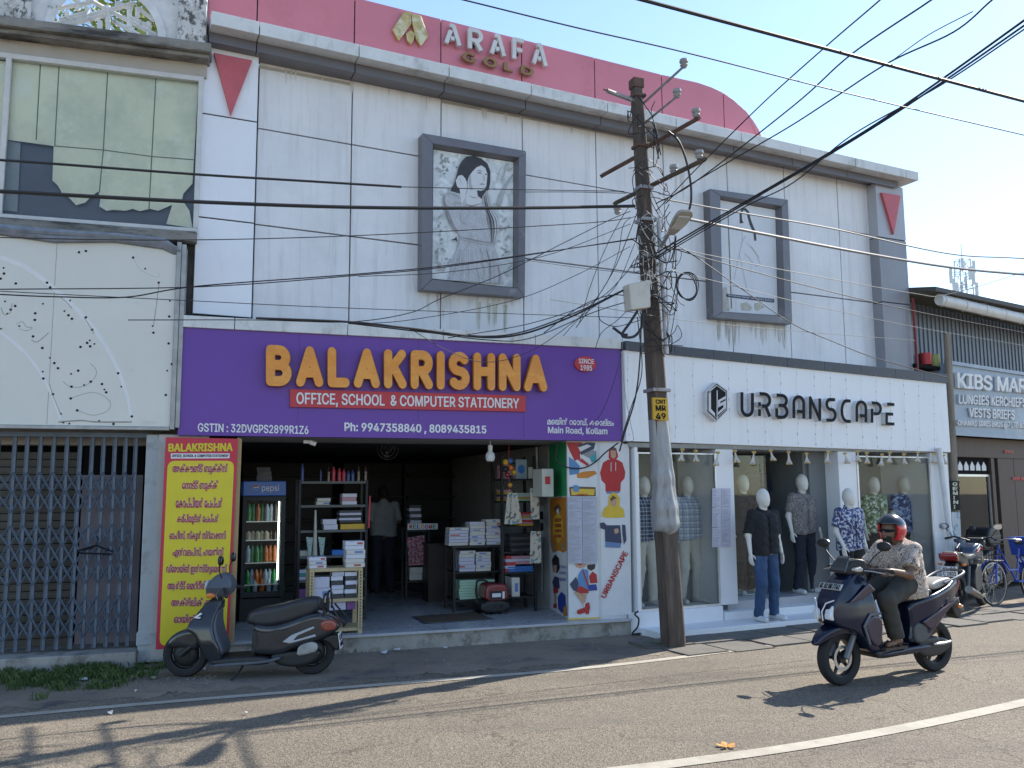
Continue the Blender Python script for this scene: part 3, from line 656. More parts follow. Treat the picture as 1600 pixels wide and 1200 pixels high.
ps_(m_mid, 4, (236, 388), (280, 400), (338, 384)); ps_(m_mid, 4, (200, 602), (300, 622), (405, 640)); ps_(m_lmid, 3, (202, 615), (300, 636), (408, 655)); ps_(m_face, 3, (240, 396), (285, 410), (345, 392))
for k_ in range(7): ps_(m_face, 2, (215+k_*24, 660), (205+k_*30, 760), (190+k_*42, 890))
ps_(m_mid, 6, (372, 680), (392, 750), (398, 830), (398, 905)); ps_(m_mid, 5, (440, 765), (458, 830), (460, 870), (455, 908)); ps_(m_lmid, 4, (308, 795), (322, 840), (332, 895)); ps_(m_lmid, 3, (205, 690), (180, 780), (150, 870)); ps_(m_lmid, 3, (215, 720), (212, 800), (205, 860)); ps_(m_lmid, 3, (262, 740), (260, 800), (258, 880)); ps_(m_lmid, 3, (330, 660), (350, 740), (360, 890)); ps_(m_lmid, 3, (415, 700), (425, 800), (428, 905)); ps_(m_lmid, 2.5, (285, 560), (262, 620), (240, 700))
fp2, I = framed('framed_poster', [(1109, 295), (1231, 312), (1238, 506), (1115, 496)], [(1126, 311), (1214, 327), (1218, 492), (1130, 486)], 'grey framed faded white poster with a dark hair sketch and a navy caption strip')
m_fade = layer(mat('faded_print', (.62, .64, .67), .5, var=.05, scale=2), (.42, .4, .36), 3, (.55, .75), (4, 4, .6), .6)
pic2 = B().prism([(p[0], p[2]) for p in I], -.06, -.03).build('picture', m_fade, fp2)
def c7(pts): return [(1080+x/4, 260+y/4) for x, y in pts]
def c9(pts): return [(1105+x*.2365, 285+y*.2363) for x, y in pts]
def pp2(pts, off, m, cv=None):
    P = pq(MF, (cv or c7)(pts), off); return B().prism([(p[0], p[2]) for p in P], off, off+.001).build('print', m, pic2)
pp2([(215, 272), (214, 205), (230, 173), (254, 169), (276, 193), (286, 238), (298, 272), (320, 325), (326, 384), (312, 388), (305, 335), (280, 278), (268, 232), (258, 192), (241, 183), (228, 206), (231, 248), (241, 268)], -.0625, m_ink, c9)
pp2([(134, 184), (140, 184), (165, 835), (157, 835)], -.0622, mat('rust_streak', (.2, .17, .14), .8, var=.3, scale=12), c9)
m_line = mat('ink_line', (.5, .52, .54), .6)
for ln in ([(222, 290), (232, 380), (212, 470), (178, 640)], [(212, 470), (240, 600), (268, 730)], [(255, 350), (232, 400), (212, 470)], [(262, 400), (320, 470), (352, 540)], [(250, 470), (330, 560)], [(290, 420), (345, 500)]):
    P = pq(MF, c9(ln), -.0625); B().tube(catmull(P, 4), .0035, 4).build('print', m_line, pic2)
m_dst = mat('damp_stain', (.45, .44, .38), .8, var=.15, scale=10)
for q in ([(100, 700), (128, 690), (140, 760), (150, 850), (108, 850)], [(220, 800), (260, 790), (300, 830), (280, 850), (225, 845)], [(310, 800), (340, 795), (380, 825), (330, 850), (312, 840)]): pp2(q, -.0618, m_dst, c9)
pp2([(222, 795), (515, 828), (520, 836), (517, 852), (222, 816), (217, 805)], -.0625, mat('navy_strip', (.03, .035, .09), .5))
txt(pic2, 'caption', 'Wholesale Dealer, Main Road Kollam', pq(MF, c7([(230, 798), (510, 831), (510, 848), (230, 812)]), -.065), .001, m_face, .0)
# ================================================================== purple shop sign
m_purp = mat('purple_vinyl', (.135, .044, .32), .42, var=.05, scale=.8)
m_orange = layer(mat('orange_acrylic', (.74, .255, .008), .35, var=.1, scale=3, coat=.3), (.82, .37, .04), 2.2, (.5, .56), (1, 1, 2.2), .5)
m_oside = mat('orange_letter_edge', (.42, .14, .012), .5); m_signred = mat('sign_red', (.5, .035, .045), .45, var=.05)
m_lett = mat('letter_white', (.72, .72, .74), .45, var=.03)
ps = T('shop_sign', 'long purple shop sign with raised orange letters and a red strip', 'shop sign', PF, (.85, 0, 2.44))
b = B(); b.box(-1.828, 3.553, 0, .1, 2.44, 3.64); b.build('panel', m_purp, ps)
b = B(); x = -1.83
for u1 in (-1.27, .0, 1.16, 2.36, 3.56): b.box(x+.004, u1-.004, -.03, .2, 3.642, 3.775); x = u1
b.build('coping', m_corn, ps, bev=.005)
b = B(); 
for u in (-.55, .86, 2.2): b.box(u, u+.004, -.002, .0, 2.45, 3.63)
b.build('panel_joint', mat('purple_joint', (.085, .03, .2), .5), ps)
def lift(q, dy): return [(p[0], p[1]-dy, p[2]) for p in q]
q = pq(PF, [(415, 540), (852, 556), (852, 613), (415, 604)], -.03)
for i_, m_, d_ in ((0, m_oside, .06), (1, m_orange, .004)):
    stroke_word(ps, 'letter', m_, 'BALAKRISHNA', .34 if i_ == 0 else .31, .14 if i_ == 0 else .17, q if i_ == 0 else lift(q, .068), d_)
q = pq(PF, [(453, 608), (821, 618), (821, 643.5), (453, 636)], -.02)
B().prism([(p[0], p[2]) for p in q], -.03, -.002).build('red_strip', m_signred, ps, bev=.003)
txt(ps, 'strip_letters', 'OFFICE, SCHOOL  & COMPUTER STATIONERY', pq(PF, [(463, 613), (811, 622.5), (811, 641.5), (463, 635)], -.031), .003, m_lett, .02)
txt(ps, 'tax_number', 'GSTIN : 32DVGPS2899R1Z6', pq(PF, [(309, 661), (482, 665.5), (482, 678.5), (309, 674.5)], -.002), .002, m_lett, .022)
txt(ps, 'phone_numbers', 'Ph: 9947358840 , 8089435815', pq(PF, [(538, 660), (760, 665), (760, 680), (538, 676.5)], -.002), .002, m_lett, .03)
txt(ps, 'address_letters', 'മെയിൻ റോഡ്, കൊല്ലം', pq(PF, [(855, 652), (959, 654.5), (959, 667), (855, 665)], -.002), .002, m_lett, .02, 'mal')
txt(ps, 'address_letters', 'Main Road, Kollam', pq(PF, [(856, 666.5), (949, 668.5), (949, 681), (856, 679)], -.002), .002, m_lett, .022)
c0 = PF.at(915, 568.5, -.03); B().prism([(c0[0]+.15*math.cos(a*math.pi/16), c0[2]+.1*math.sin(a*math.pi/16)) for a in range(32)], -.03, -.001).build('badge', m_signred, ps)
txt(ps, 'badge_letters', 'SINCE', pq(PF, [(904, 560), (928, 561.5), (928, 569), (904, 567.8)], -.031), .002, m_lett, .02)
txt(ps, 'badge_letters', '1985', pq(PF, [(907, 570), (925, 571), (925, 579.5), (907, 578.5)], -.031), .002, m_lett, .02)
# ================================================================== white clothes shop sign
us_ = T('shop_sign', 'white fascia sign with stencilled black letters and a hexagon emblem', 'shop sign', UF, (2.9, 0, 2.36))
m_fascia = layer(mat('white_fascia', (.78, .785, .80), .4, var=.03, scale=1), (.5, .5, .5), 2, (.55, .8), (2, 2, .4), .5)
z0, z1 = 2.372, 3.57
a, c = UF.at(975, 547, 0), UF.at(1478, 599, 0); a2, c2 = UF.at(975, 533, 0), UF.at(1478, 585, 0)
lin = lambda p, q_: (lambda u: p[2]+(q_[2]-p[2])*(u-p[0])/(q_[0]-p[0]))
zb, zt2 = lin(a, c), lin(a2, c2); zl = lin(UF.at(973.5, 689, 0), UF.at(1466, 706, 0)); ue = 6.04; u_s = -.17
B().prism([(u_s, zl(u_s)), (ue, zl(ue)), (ue, zb(ue)), (u_s, zb(u_s))], -.0, .12).build('panel', m_fascia, us_, bev=.004)
b = B(); x = u_s
for u in (.62, 1.28, 1.95, 2.62, 3.35, 4.1, 4.85, 5.5, ue): b.prism([(x+.003, zb(x)), (u-.003, zb(u)), (u-.003, zt2(u)), (x+.003, zt2(x))], -.03, .2); x = u
b.build('coping', mat('dark_slate_coping', (.04, .042, .058), .4, var=.2), us_)
m_letblack = mat('letter_black', (.008, .008, .011), .6, spec=.2); m_letside = mat('letter_edge_white', (.58, .58, .6), .45)
q = pq(UF, [(1157, 610), (1399, 630), (1399, 665), (1157, 651)], -.08)
stroke_word(us_, 'letter', m_letside, 'urbanscape', .15, .24, lift(q, -.08), .078, False)
stroke_word(us_, 'letter_face', m_letblack, 'urbanscape', .15, .24, q, .004, False, .0003)
def c6(pts): return [(960+x*.3375, 500+y*.3375) for x, y in pts]
hexo = [(474, 288), (524, 325), (524, 420), (474, 470), (428, 428), (428, 330)]
b = pxprism(UF, c6(hexo), -.09, -.001); b.build('emblem', m_letside, us_)
ce = (476, 379)
sh = lambda P, k: [(ce[0]+(x-ce[0])*k, ce[1]+(y-ce[1])*k) for x, y in P]
pxprism(UF, c6(sh(hexo, .93)), -.094, -.0905).build('emblem_face', m_letblack, us_)
pxprism(UF, c6(sh(hexo, .86)), -.097, -.0945).build('emblem_line', m_letside, us_)
pxprism(UF, c6(sh(hexo, .82)), -.1, -.0975).build('emblem_face', m_letblack, us_)
for P in ([(438, 340), (447, 333), (447, 412), (466, 432), (466, 446), (438, 420)], [(440, 330), (474, 304), (474, 300), (437, 328)], [(515, 352), (515, 364), (490, 378), (490, 386), (516, 372), (516, 408), (480, 440), (480, 428), (505, 405), (505, 392), (480, 406), (480, 372)], [(474, 326), (478, 326), (478, 462), (474, 462)]):
    pxprism(UF, c6(P), -.1035, -.1005).build('emblem_line', m_letside, us_)
# ================================================================== roof sign
ar = T('roof_sign', 'roof lettering of white stencil letters and gold word with a gold ribbon emblem', 'sign', MF, (4.4, -.1, 7.4))
m_gold = layer(mat('gold_foil', (.55, .4, .16), .35, .35, var=.25, scale=14), (.7, .62, .4), 6, (.5, .6)); m_gold2 = mat('gold_letter', (.30, .17, .07), .4, .4)
q = pq(MF, [(693, 38), (853, 66), (853, 110), (693, 73)], -.16)
# the words lean with the parapet
q = pq(MF, [(692, 40), (853, 77), (853, 109), (692, 72)], -.14)
stroke_word(ar, 'letter', mat('aluminium_letter', (.62, .6, .56), .4, .2), 'tRtft', .2, .34, pq(MF, [(692, 36.5), (853.5, 72), (853.5, 109), (692, 71)], -.14), .05, False)
stroke_word(ar, 'letter', m_gold2, 'GOLD', .26, .42, pq(MF, [(720, 82), (832, 108), (832, 122), (720, 97)], -.14), .05, False)
def c8(pts): return [(560+x*.4, y*.4) for x, y in pts]
for P in ([(180, 42), (205, 50), (208, 92), (158, 160), (134, 112)], [(205, 50), (245, 60), (274, 140), (246, 180), (225, 150), (212, 92)], [(205, 117), (222, 130), (216, 158), (205, 174), (190, 155), (186, 128)]):
    pxprism(MF, c8(P), -.16, -.11).build('emblem', m_gold, ar, bev=.01)
b = B()
for x, y in ((200, 60), (150, 130), (240, 90), (250, 160), (345, 165), (450, 180), (540, 200), (620, 210), (700, 230)):
    p = MF.at(*c8([(x, y)])[0], -.12); b.box(p[0]-.01, p[0]+.01, -.13, -.09, p[2]-.03, p[2]+.03)
b.build('stud', m_gap, ar)
# ================================================================== left building
m_oldwhite = layer(layer(mat('old_limewash', (.6, .59, .57), .9, var=.15, scale=3, bump=.3), (.07, .068, .065), 16, (.5, .58), (1, 1, .7), .95), (.2, .18, .15), 2.5, (.5, .7))
m_ledge = layer(mat('stained_ledge', (.25, .235, .21), .9, var=.25, scale=3, bump=.3), (.05, .048, .045), 3, (.45, .62), (.4, 1, 2))
m_beige = layer(mat('beige_plaster', (.42, .38, .33), .85, var=.1, scale=2), (.2, .17, .14), 3, (.55, .72), (.5, 1, 2))
lb = T('old_building', 'older building with a papered upstairs window and a weathered lattice parapet', 'building', LF)
LU0, LU1 = -5.5, .47
def lz(y, off=.25, x=300): return LF.at(x, y, off)[2]
def lu(x, off=.25, y=200): return LF.at(x, y, off)[0]
wt, wb = 6.6, 4.86           # window head and sill
b = B(); b.box(LU0, LU1, .5, 8, 4.4, 6.95); b.build('upper_wall', m_beige, lb)
b = B(); b.box(LU0, LU1, .22, .5, 6.68, 6.84); b.build('lintel', m_beige, lb)
b = B(); b.prism([(LU0, 6.84), (.5, 6.84), (.5, 6.89), (LU0, 6.89)], .05, .6); b.prism([(LU0, 6.89), (.52, 6.89), (.52, 7.0), (LU0, 7.0)], -.02, .6); b.build('ledge', m_ledge, lb, bev=.012)
b = B(); b.box(LU0, .43, .12, .5, 4.66, 4.78); b.build('window_sill', m_ledge, lb, bev=.01)
m_fr = mat('white_window_frame', (.58, .57, .55), .6, var=.12, scale=5)
fw = B(); zf0, zf1 = 4.78, 6.68
mu = lu(9)
fw.box(LU0, .44, .2, .27, zf1-.06, zf1); fw.box(LU0, .44, .2, .27, zf0, zf0+.06)
for u in (.385, mu-.03): fw.box(u, u+.055, .195, .275, zf0+.06, zf1-.06)
wf = fw.build('window', m_fr, lb, bev=.005)
m_film = layer(layer(mat('yellowed_film', (.84, .83, .64), .5, var=.06, scale=1.5), (.62, .64, .51), 1.2, (.46, .64), None, .8), (.88, .88, .76), 2.6, (.55, .66))
m_behind = mat('dim_blind', (.12, .125, .16), .7, var=.12, scale=3); m_behind2 = mat('pale_blind', (.3, .33, .35), .7, var=.1, scale=5)
B().box(LU0, .4, .36, .4, zf0, zf1).build('blind', m_behind, wf)
def c1(pts): return [(x/3.1575, y/3.1575) for x, y in pts]
P = pq(LF, c1([(50, 270), (980, 392), (950, 905), (905, 955), (898, 985), (935, 1040), (950, 1125), (820, 1105), (850, 1010), (780, 1040), (740, 1030), (690, 1042), (655, 1030), (620, 1040), (560, 1035), (525, 1040), (490, 1018), (495, 985), (485, 945), (455, 965), (420, 1000), (375, 1012), (340, 975), (310, 960), (285, 915), (258, 890), (265, 720), (40, 690)]), .3)
B().prism([(p[0], p[2]) for p in P], .3, .302).build('paper_film', m_film, wf)
P2 = pq(LF, c1([(8, 690), (102, 705), (85, 1045), (0, 1035)]), .33); B().prism([(p[0], p[2]) for p in P2], .33, .335).build('blind', m_behind2, wf)
B().box(LU0, mu-.04, .3, .302, zf0+.05, zf1-.06).build('paper_film', m_film, wf)
m_fline = mat('film_seam', (.2, .21, .15), .7)
for ln in ([(200, 300), (178, 690)], [(292, 310), (270, 720)], [(532, 340), (510, 735)], [(770, 370), (735, 1030)], [(270, 720), (510, 740), (750, 772), (955, 788)], [(510, 735), (490, 950)]):
    B().tube(pq(LF, c1(ln), .297), .006, 4).build('film_seam', m_fline, wf)
B().add([(LU0, .237, zf0+.06), (.39, .237, zf0+.06), (.39, .237, zf1-.06), (LU0, .237, zf1-.06)], [(0, 1, 2, 3)]).build('pane', glass('upper_glass', (.97, .99, .98)), wf)
# lattice parapet
zp = 7.0
b = B()
for x0, x1 in ((8, 50), (279, 323)):
    B().box(lu(x0, .1, 30), lu(x1, .1, 30), .02, .34, zp, 8.4).build('parapet_post', m_oldwhite, lb, bev=.01)
cx_ = lu(167, .12, 60); RA = lu(258, .12, 70)-cx_; m_lat = layer(mat('pale_lattice', (.66, .66, .65), .85, var=.15, scale=5), (.1, .1, .09), 9, (.58, .68))
wall = B(); n = 20   # spandrel round the arch
u0, u1 = lu(50, .1, 30), lu(279, .1, 30)
for i in range(n):
    A0, A1 = math.pi*i/n, math.pi*(i+1)/n; pa = (cx_+RA*math.cos(A0), zp+RA*1.02*math.sin(A0)); pb = (cx_+RA*math.cos(A1), zp+RA*1.02*math.sin(A1))
    wall.prism([pb, pa, (min(max(pa[0], u0), u1) if 0 < i else u1, 8.35), (pb[0] if i < n-1 else u0, 8.35)], .1, .22)
wall.prism([(u0, zp), (cx_-RA, zp), (u0, 8.35)], .1, .22); wall.prism([(cx_+RA, zp), (u1, zp), (u1, 8.35)], .1, .22)
wall.build('parapet', m_lat, lb)
b = B(); NB = 24
for i in range(NB):
    A0, A1 = math.pi*i/NB, math.pi*(i+1)/NB; f_ = lambda r_, a_: (cx_+r_*math.cos(a_), zp+1.02*r_*math.sin(a_))
    b.prism([f_(RA*1.02, A0), f_(RA*1.02, A1), f_(RA*.88, A1), f_(RA*.88, A0)], .07, .1)
b.build('arch_moulding', m_lat, lb)
b = B()
for bx in ([(340, 195), (790, 75)], [(430, 145), (620, 95)], [(790, 75), (600, -30)], [(790, 75), (980, 20)], [(790, 75), (1190, 285)], [(820, 150), (1010, 255)], [(470, 190), (760, 110)], [(930, 120), (1100, 200)], [(565, -20), (565, 75)], [(635, 55), (635, 150)], [(785, 40), (785, 265)], [(725, 150), (725, 245)], [(940, 75), (940, 210)], [(1000, 55), (1000, 125)], [(1080, 160), (1080, 300)], [(490, 85), (490, 140)], [(440, 218), (700, 245)], [(850, 252), (1090, 300)], [(890, 200), (965, 205)], [(540, 190), (545, 240)], [(660, 195), (690, 260)], [(1130, 240), (1135, 310)], [(990, 260), (990, 310)], [(380, 160), (380, 205)], [(420, 60), (660, 20)], [(1010, 60), (1120, 150)], [(850, 20), (960, 70)]):
    b.tube([(lambda q_: (q_[0], q_[1], max(q_[2], zp+.02)))(LF.at(x/4.65, y/4.65, .14)) for x, y in bx], .028, 4)
b.build('lattice', m_lat, lb)
B().box(LU0, u0-.15, .1, .22, zp, 8.35).build('parapet', m_lat, lb)
# shop front below: shutter, pillar, kerb
m_slat = layer(mat('shutter_slat', (.11, .1, .08), .6, var=.2, scale=3), (.08, .07, .06), 3, (.5, .7))
zk = .16
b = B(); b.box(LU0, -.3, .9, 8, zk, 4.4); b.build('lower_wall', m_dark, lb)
b = B(); b.box(LU0, .5, .55, .9, 2.35, 4.7); b.build('lower_wall', m_beige, lb)
b = B(); u_d = LF.at(122, 850, .75)[0]; z = zk
while z < 2.2: b.prism([(LU0, z), (u_d, z), (u_d, z+.075), (LU0, z+.075)], .7, .73); b.prism([(LU0, z+.02), (u_d, z+.02), (u_d, z+.055), (LU0, z+.055)], .685, .7); z += .085
b.build('roller_shutter', m_slat, lb)
u_e = LF.at(205, 850, .75)[0]
B().box(u_d+.02, u_e+.1, .7, .74, zk, 2.02).build('door_panel', mat('pinkish_door', (.27, .23, .25), .6, var=.12, scale=2), lb)
B().box(u_d+.02, u_e+.1, .7, .74, 2.02, 2.35).build('transom', m_dark, lb)
b = B(); pu0, pu1 = LF.at(222, 850, .12)[0], LF.at(257, 850, .12)[0]
b.box(pu0, pu1+.2, .1, .9, .02, 2.45); b.box(pu0-.015, pu1+.05, .085, .3, .2, .34); b.build('pillar', layer(mat('white_pillar', (.42, .45, .46), .85, var=.12, scale=3), (.25, .26, .25), 3, (.5, .65)), lb, bev=.01)
B().box(LU0, pu0, -.05, .9, 0, zk).build('plinth', m_step, lb, bev=.01)
m_crev = mat('crevice_shade_wall', (.06, .055, .05), .95, var=.4)  # shade of the crevice between the buildings painted as a dark wall tone
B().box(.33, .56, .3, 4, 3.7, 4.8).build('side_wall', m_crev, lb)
# blank signboard
m_cream = layer(layer(mat('cream_sheet', (.68, .67, .61), .55, var=.04, scale=1), (.4, .33, .2), 1.6, (.6, .8), (1, 1, 2.5), .5), (.34, .2, .1), 11, (.74, .8))
bd = T('signboard', 'blank cream signboard with drill holes and a faint ghost of lettering', 'signboard', LF, (-1, 0, 2.5))
be = .235
b = B(); b.box(LU0, be, 0, .06, 2.53, 4.56); b.box(LU0, be, .06, .4, 2.53, 2.56); b.build('panel', m_cream, bd)
b = B(); b.box(be+.004, be+.05, -.03, .08, 2.5, 4.6); b.box(be+.054, be+.1, -.02, .3, 2.52, 4.58); b.box(LU0, be, -.02, .04, 2.49, 2.526); b.build('frame', mat('galvanised_frame', (.36, .36, .35), .5, .4, var=.25, scale=6), bd, bev=.004)
m_tarp = mat('grey_tarpaulin', (.2, .22, .25), .6, var=.3, scale=8)
b = B()
for k in range(5):
    b.tube([(LU0, -.02+.03*k, 4.58+.02*math.sin(k*2.)), (-2, -.04+.03*k, 4.6+.03*math.sin(k)), (-1, -.05+.025*k, 4.57+.03*math.cos(k*3)), (-.4, -.06+.03*k, 4.61+.02*math.sin(k*5)), (.1, -.04+.02*k, 4.6-.02*k), (.27, -.03+.03*k, 4.5-.03*k)], [.035+.012*((k*7) % 3)]*5+[.02], 7)
b.build('tarpaulin', m_tarp, bd, smooth=True)
def c2(pts): return [(x/3.1575, 360+y/3.1575) for x, y in pts]
dots = [(18,185),(20,213),(78,262),(25,350),(75,373),(53,391),(36,411),(174,409),(172,442),(212,362),(232,258),(248,281),(318,398),(338,419),(355,436),(346,346),(424,429),(455,490),(443,543),(430,555),(445,572),(466,560),(397,575),(209,580),(246,629),(268,655),(286,680),(351,708),(386,692),(448,746),(415,763),(353,771),(503,758),(515,785),(524,799),(583,705),(598,771),(349,829),(381,888),(301,905),(261,808),(214,731),(211,697),(650,918),(489,942),(342,953),(560,955),(657,134),(716,189),(783,258),(757,505),(753,472),(424,102),(390,108),(95,472),(163,523),(835,425),(838,348),(848,660),(818,812),(825,692),(832,558),(312,946),(5,485),(3,238)]
for i, p in enumerate(dots):
    q = LF.at(*c2([p])[0]); r = .014 if i % 3 else .01
    B().prism([(q[0]+r*math.cos(a), q[2]+r*math.sin(a)) for a in np.arange(8)*math.pi/4], -.002, -.0003).build('drill_hole', mat('hole_black', (.012, .012, .012), .9), bd)
m_ghost = mat('ghost_mark', (.74, .74, .73), .55, var=.04); m_scuff = mat('scuff_mark', (.33, .31, .25), .7, var=.3, scale=20)
for ln, w_ in (([(0, 130), (140, 190), (270, 290), (380, 390), (480, 510), (560, 640), (620, 790), (650, 930)], .02), ([(0, 500), (110, 590), (190, 690), (250, 800), (300, 930)], .014)):
    Q = [LF.at(*p) for p in c2(ln)]; Q = catmull([(p[0], p[2]) for p in Q], 5)
    b = B(); n = len(Q); b.v = [(p[0]-w_*.7, -.0012, p[1]-w_) for p in Q]+[(p[0]+w_*.7, -.0012, p[1]+w_) for p in Q]; b.f = [(i, i+1, i+1+n, i+n) for i in range(n-1)]
    b.build('ghost_mark', m_ghost, bd)
for ln, r in (([(660, 140), (690, 190), (740, 220), (780, 230), (785, 210)], .003), ([(785, 260), (770, 380), (757, 470)], .005), ([(310, 745), (350, 772), (415, 768), (465, 730), (475, 690), (445, 655)], .004), ([(345, 830), (440, 800), (500, 810), (545, 850), (530, 890), (460, 912), (385, 890)], .004), ([(80, 462), (110, 450), (130, 475), (160, 480), (130, 495), (95, 485)], .004), ([(5, 380), (20, 415), (50, 405), (60, 360)], .005), ([(155, 540), (185, 550), (240, 505)], .005), ([(415, 430), (455, 490), (465, 510)], .006), ([(245, 760), (262, 815), (298, 905)], .005), ([(290, 945), (400, 938), (480, 945), (650, 945)], .008), ([(300, 330), (330, 355), (355, 385)], .005)):
    Q = [LF.at(*p, .0) for p in c2(ln)]; B().tube(catmull([(p[0], .002, p[2]) for p in Q], 4), r, 5).build('scuff_mark', m_scuff, bd)
B().box(LF.at(82, 500)[0], LF.at(82, 500)[0]+.005, -.001, 0, 2.54, 4.54).build('sheet_joint', m_scuff, bd)
# collapsible gate
m_gate = mat('gate_blue_grey', (.10, .125, .165), .5, .2, var=.25, scale=6)
gt = T('collapsible_gate', 'closed blue grey collapsible lattice gate before the roller shutter', 'gate', LF, (-1, .25, zk))
gxs = [-12, 14, 34, 55, 76, 97, 118, 137, 155, 173, 190, 206]
gu = [-2.94, -2.73, -2.52, -2.32, -2.12]+[LF.at(x, 860, .25)[0] for x in gxs]; gz1 = 2.42
for u in gu:
    B().box(u-.014, u+.014, .235, .275, zk+.02, gz1).build('bar', m_gate, gt); B().box(u-.03, u-.02, .255, .275, zk+.02, gz1).build('bar', m_gate, gt)
b = B()
for i in range(len(gu)-1):
    for z0_ in (.30, .50, .86, 1.06, 1.26, 1.62, 1.82):
        for s_ in (0, 1):
            u0_, u1_ = gu[i], gu[i+1]; za, zb_ = (z0_, z0_+.22) if s_ else (z0_+.22, z0_)
            b.tube([(u0_, .228+.012*s_, za), (u1_, .228+.012*s_, zb_)], .011, 4)
b.build('lattice', m_gate, gt)
B().box(-3.0, pu0, .2, .3, gz1, gz1+.05).build('rail', m_gate, gt)
hg = T('coat_hanger', 'black plastic coat hanger hooked on the lattice gate', 'hanger', LF, LF.at(150, 860, .2))
b = B(); H0 = [LF.at(x, y, .2) for x, y in ((150, 838), (154, 841), (152, 847), (150, 852))]
b.tube(H0, .005, 6); b.tube([LF.at(x, y, .2) for x, y in ((150, 852), (176, 862), (174, 866), (124, 864), (123, 860), (150, 852))], .009, 6); b.tube([LF.at(x, y, .2) for x, y in ((150, 852), (143, 857), (124, 860))], .008, 6); b.build('hanger', m_letblack, hg)
# banner
bn = T('banner_board', 'tall red and yellow price board lettered in Malayalam beside the stationery shop', 'banner', PF, (-1.6, -.1, .05))
m_bred = mat('banner_red', (.52, .02, .05), .45, var=.05); m_byel = mat('banner_yellow', (.68, .55, .02), .45, var=.05); m_mag = mat('banner_text', (.32, .015, .03), .5); m_pk = mat('banner_pink_edge', (.75, .55, .5), .5)
Q = pq(PF, [(259, 683), (372, 685.5), (357, 1007), (243, 1015)], -.13)
B().prism([(p[0], p[2]) for p in Q], -.13, -.1).build('board', m_bred, bn, bev=.003)
Qf = pq(PF, [(371, 684), (378, 686), (366, 1002), (356, 1007)], -.1); B().prism([(p[0], p[2]) for p in Qf], -.1, .05).build('frame', mat('wood_batten', (.38, .27, .13), .7), bn)
yq = pq(PF, [(262, 720), (366, 720), (353, 1000), (249, 1010)], -.132)
def rquad(q, r, n=5):
    q = [np.array((p[0], p[2])) for p in q]; out = []
    for i in range(4):
        p, a, c = q[i], q[i-1], q[(i+1) % 4]; da = (a-p)/np.linalg.norm(a-p)*r; dc = (c-p)/np.linalg.norm(c-p)*r
        for k in range(n+1):
            t = k/n; out.append(tuple((1-t)**2*(p+da)+2*t*(1-t)*p+t*t*(p+dc)))
    return out
B().prism(rquad(yq, .08), -.1325, -.1302).build('yellow_panel', m_byel, bn)
txt(bn, 'board_letters', 'BALAKRISHNA', pq(PF, [(263, 693), (364, 692), (363.5, 705), (263, 706)], -.131), .002, m_byel, .04)
qs = pq(PF, [(267, 708.5), (359, 708.5), (358.5, 716), (267, 716.5)], -.1315); B().prism([(p[0], p[2]) for p in qs], -.1325, -.1302).build('white_strip', m_lett, bn)
txt(bn, 'board_letters', 'OFFICE, SCHOOL & COMPUTER STATIONERY', pq(PF, [(268.5, 710), (357.5, 710), (357, 714.8), (268.5, 715.2)], -.133), .001, m_letblack, .03)
rows = ['അക്കൗണ്ട് ബുക്ക്സ്', 'നോട്ട് ബുക്ക്', 'കോപ്പിയർ പേപ്പർ', 'കമ്പ്യൂട്ടർ പേപ്പർ', 'ഓഫീസ്, സ്കൂൾ സ്റ്റേഷനറി', 'എൻവലപ്സ്, ഫയൽസ്', 'ഡ്രോയിങ് ഇൻസ്ട്രുമെൻസ്', 'ആർട്ട് മെറ്റീരിയൽസ്', 'അക്രിലിക് കളർ', 'ഓയിൽ കളർ']
ext = [(270, 356), (285, 341), (275, 348), (277, 342), (265, 353), (270, 350), (260, 355), (262, 350), (268, 340), (272, 330)]
# signs before which a vowel mark is written are re-ordered for a plain left-to-right type setter
def reorder(s):
    out = []
    for ch in s:
        if ch in 'െേൈ' and out: out.insert(len(out)-1, ch)
        elif ch in 'ൊോ' and out: out.insert(len(out)-1, {'ൊ': 'െ', 'ോ': 'േ'}[ch]); out.append('ാ')
        else: out.append(ch)
    return ''.join(out)
for i, r_ in enumerate(rows):
    yc = 733+26.1*i; x0, x1 = ext[i]; hh = 8.5
    qq = pq(PF, [(x0, yc-hh), (x1, yc-hh-.3), (x1-.6, yc+hh-.3), (x0-.6, yc+hh)], -.1335)
    txt(bn, 'board_letters', reorder(r_), qq, .001, m_pk, .07, 'mal'); txt(bn, 'board_letters', reorder(r_), lift(qq, .0014), .001, m_mag, .03, 'mal')
# ================================================================== right-hand shop
m_corr = layer(mat('corrugated_blue_grey', (.13, .15, .18), .5, .2, var=.2, scale=2), (.22, .2, .18), 4, (.6, .75), (1, 1, .3)); m_brown = mat('brown_timber', (.075, .045, .035), .6, var=.25, scale=4, stretch=(8, 8, .6)); m_sb = layer(mat('sign_grey_blue', (.27, .33, .40), .5, var=.05), (.4, .44, .48), 1.5, (.5, .7))
rs = T('textile_shop', 'brown timber textile shop with a corrugated upper wall and white gutter', 'building', RF)
b = B(); x = .04
while x < 9:
    b.box(x, x+.07, .638, .66, 3.6, 5.0); b.box(x+.07, x+.14, .655, .69, 3.6, 5.0); x += .14
b.build('corrugated_wall', m_corr, rs)
b = B(); b.box(.06, 9, .7, 8, 0.1, 5.0); b.build('body', m_dark, rs)
b = B(); g0 = RF.at(1467, 468, .1); b.tube([(g0[0], .1, g0[2]), (9.5, .1, g0[2])], .1, 10, flat=.8)
for i in range(13): b.tube([(g0[0]+.1+i*.7, .1, g0[2]), (g0[0]+.12+i*.7, .1, g0[2])], .112, 10, flat=.8)
b.build('gutter', mat('white_gutter', (.6, .59, .56), .5), rs, smooth=True)
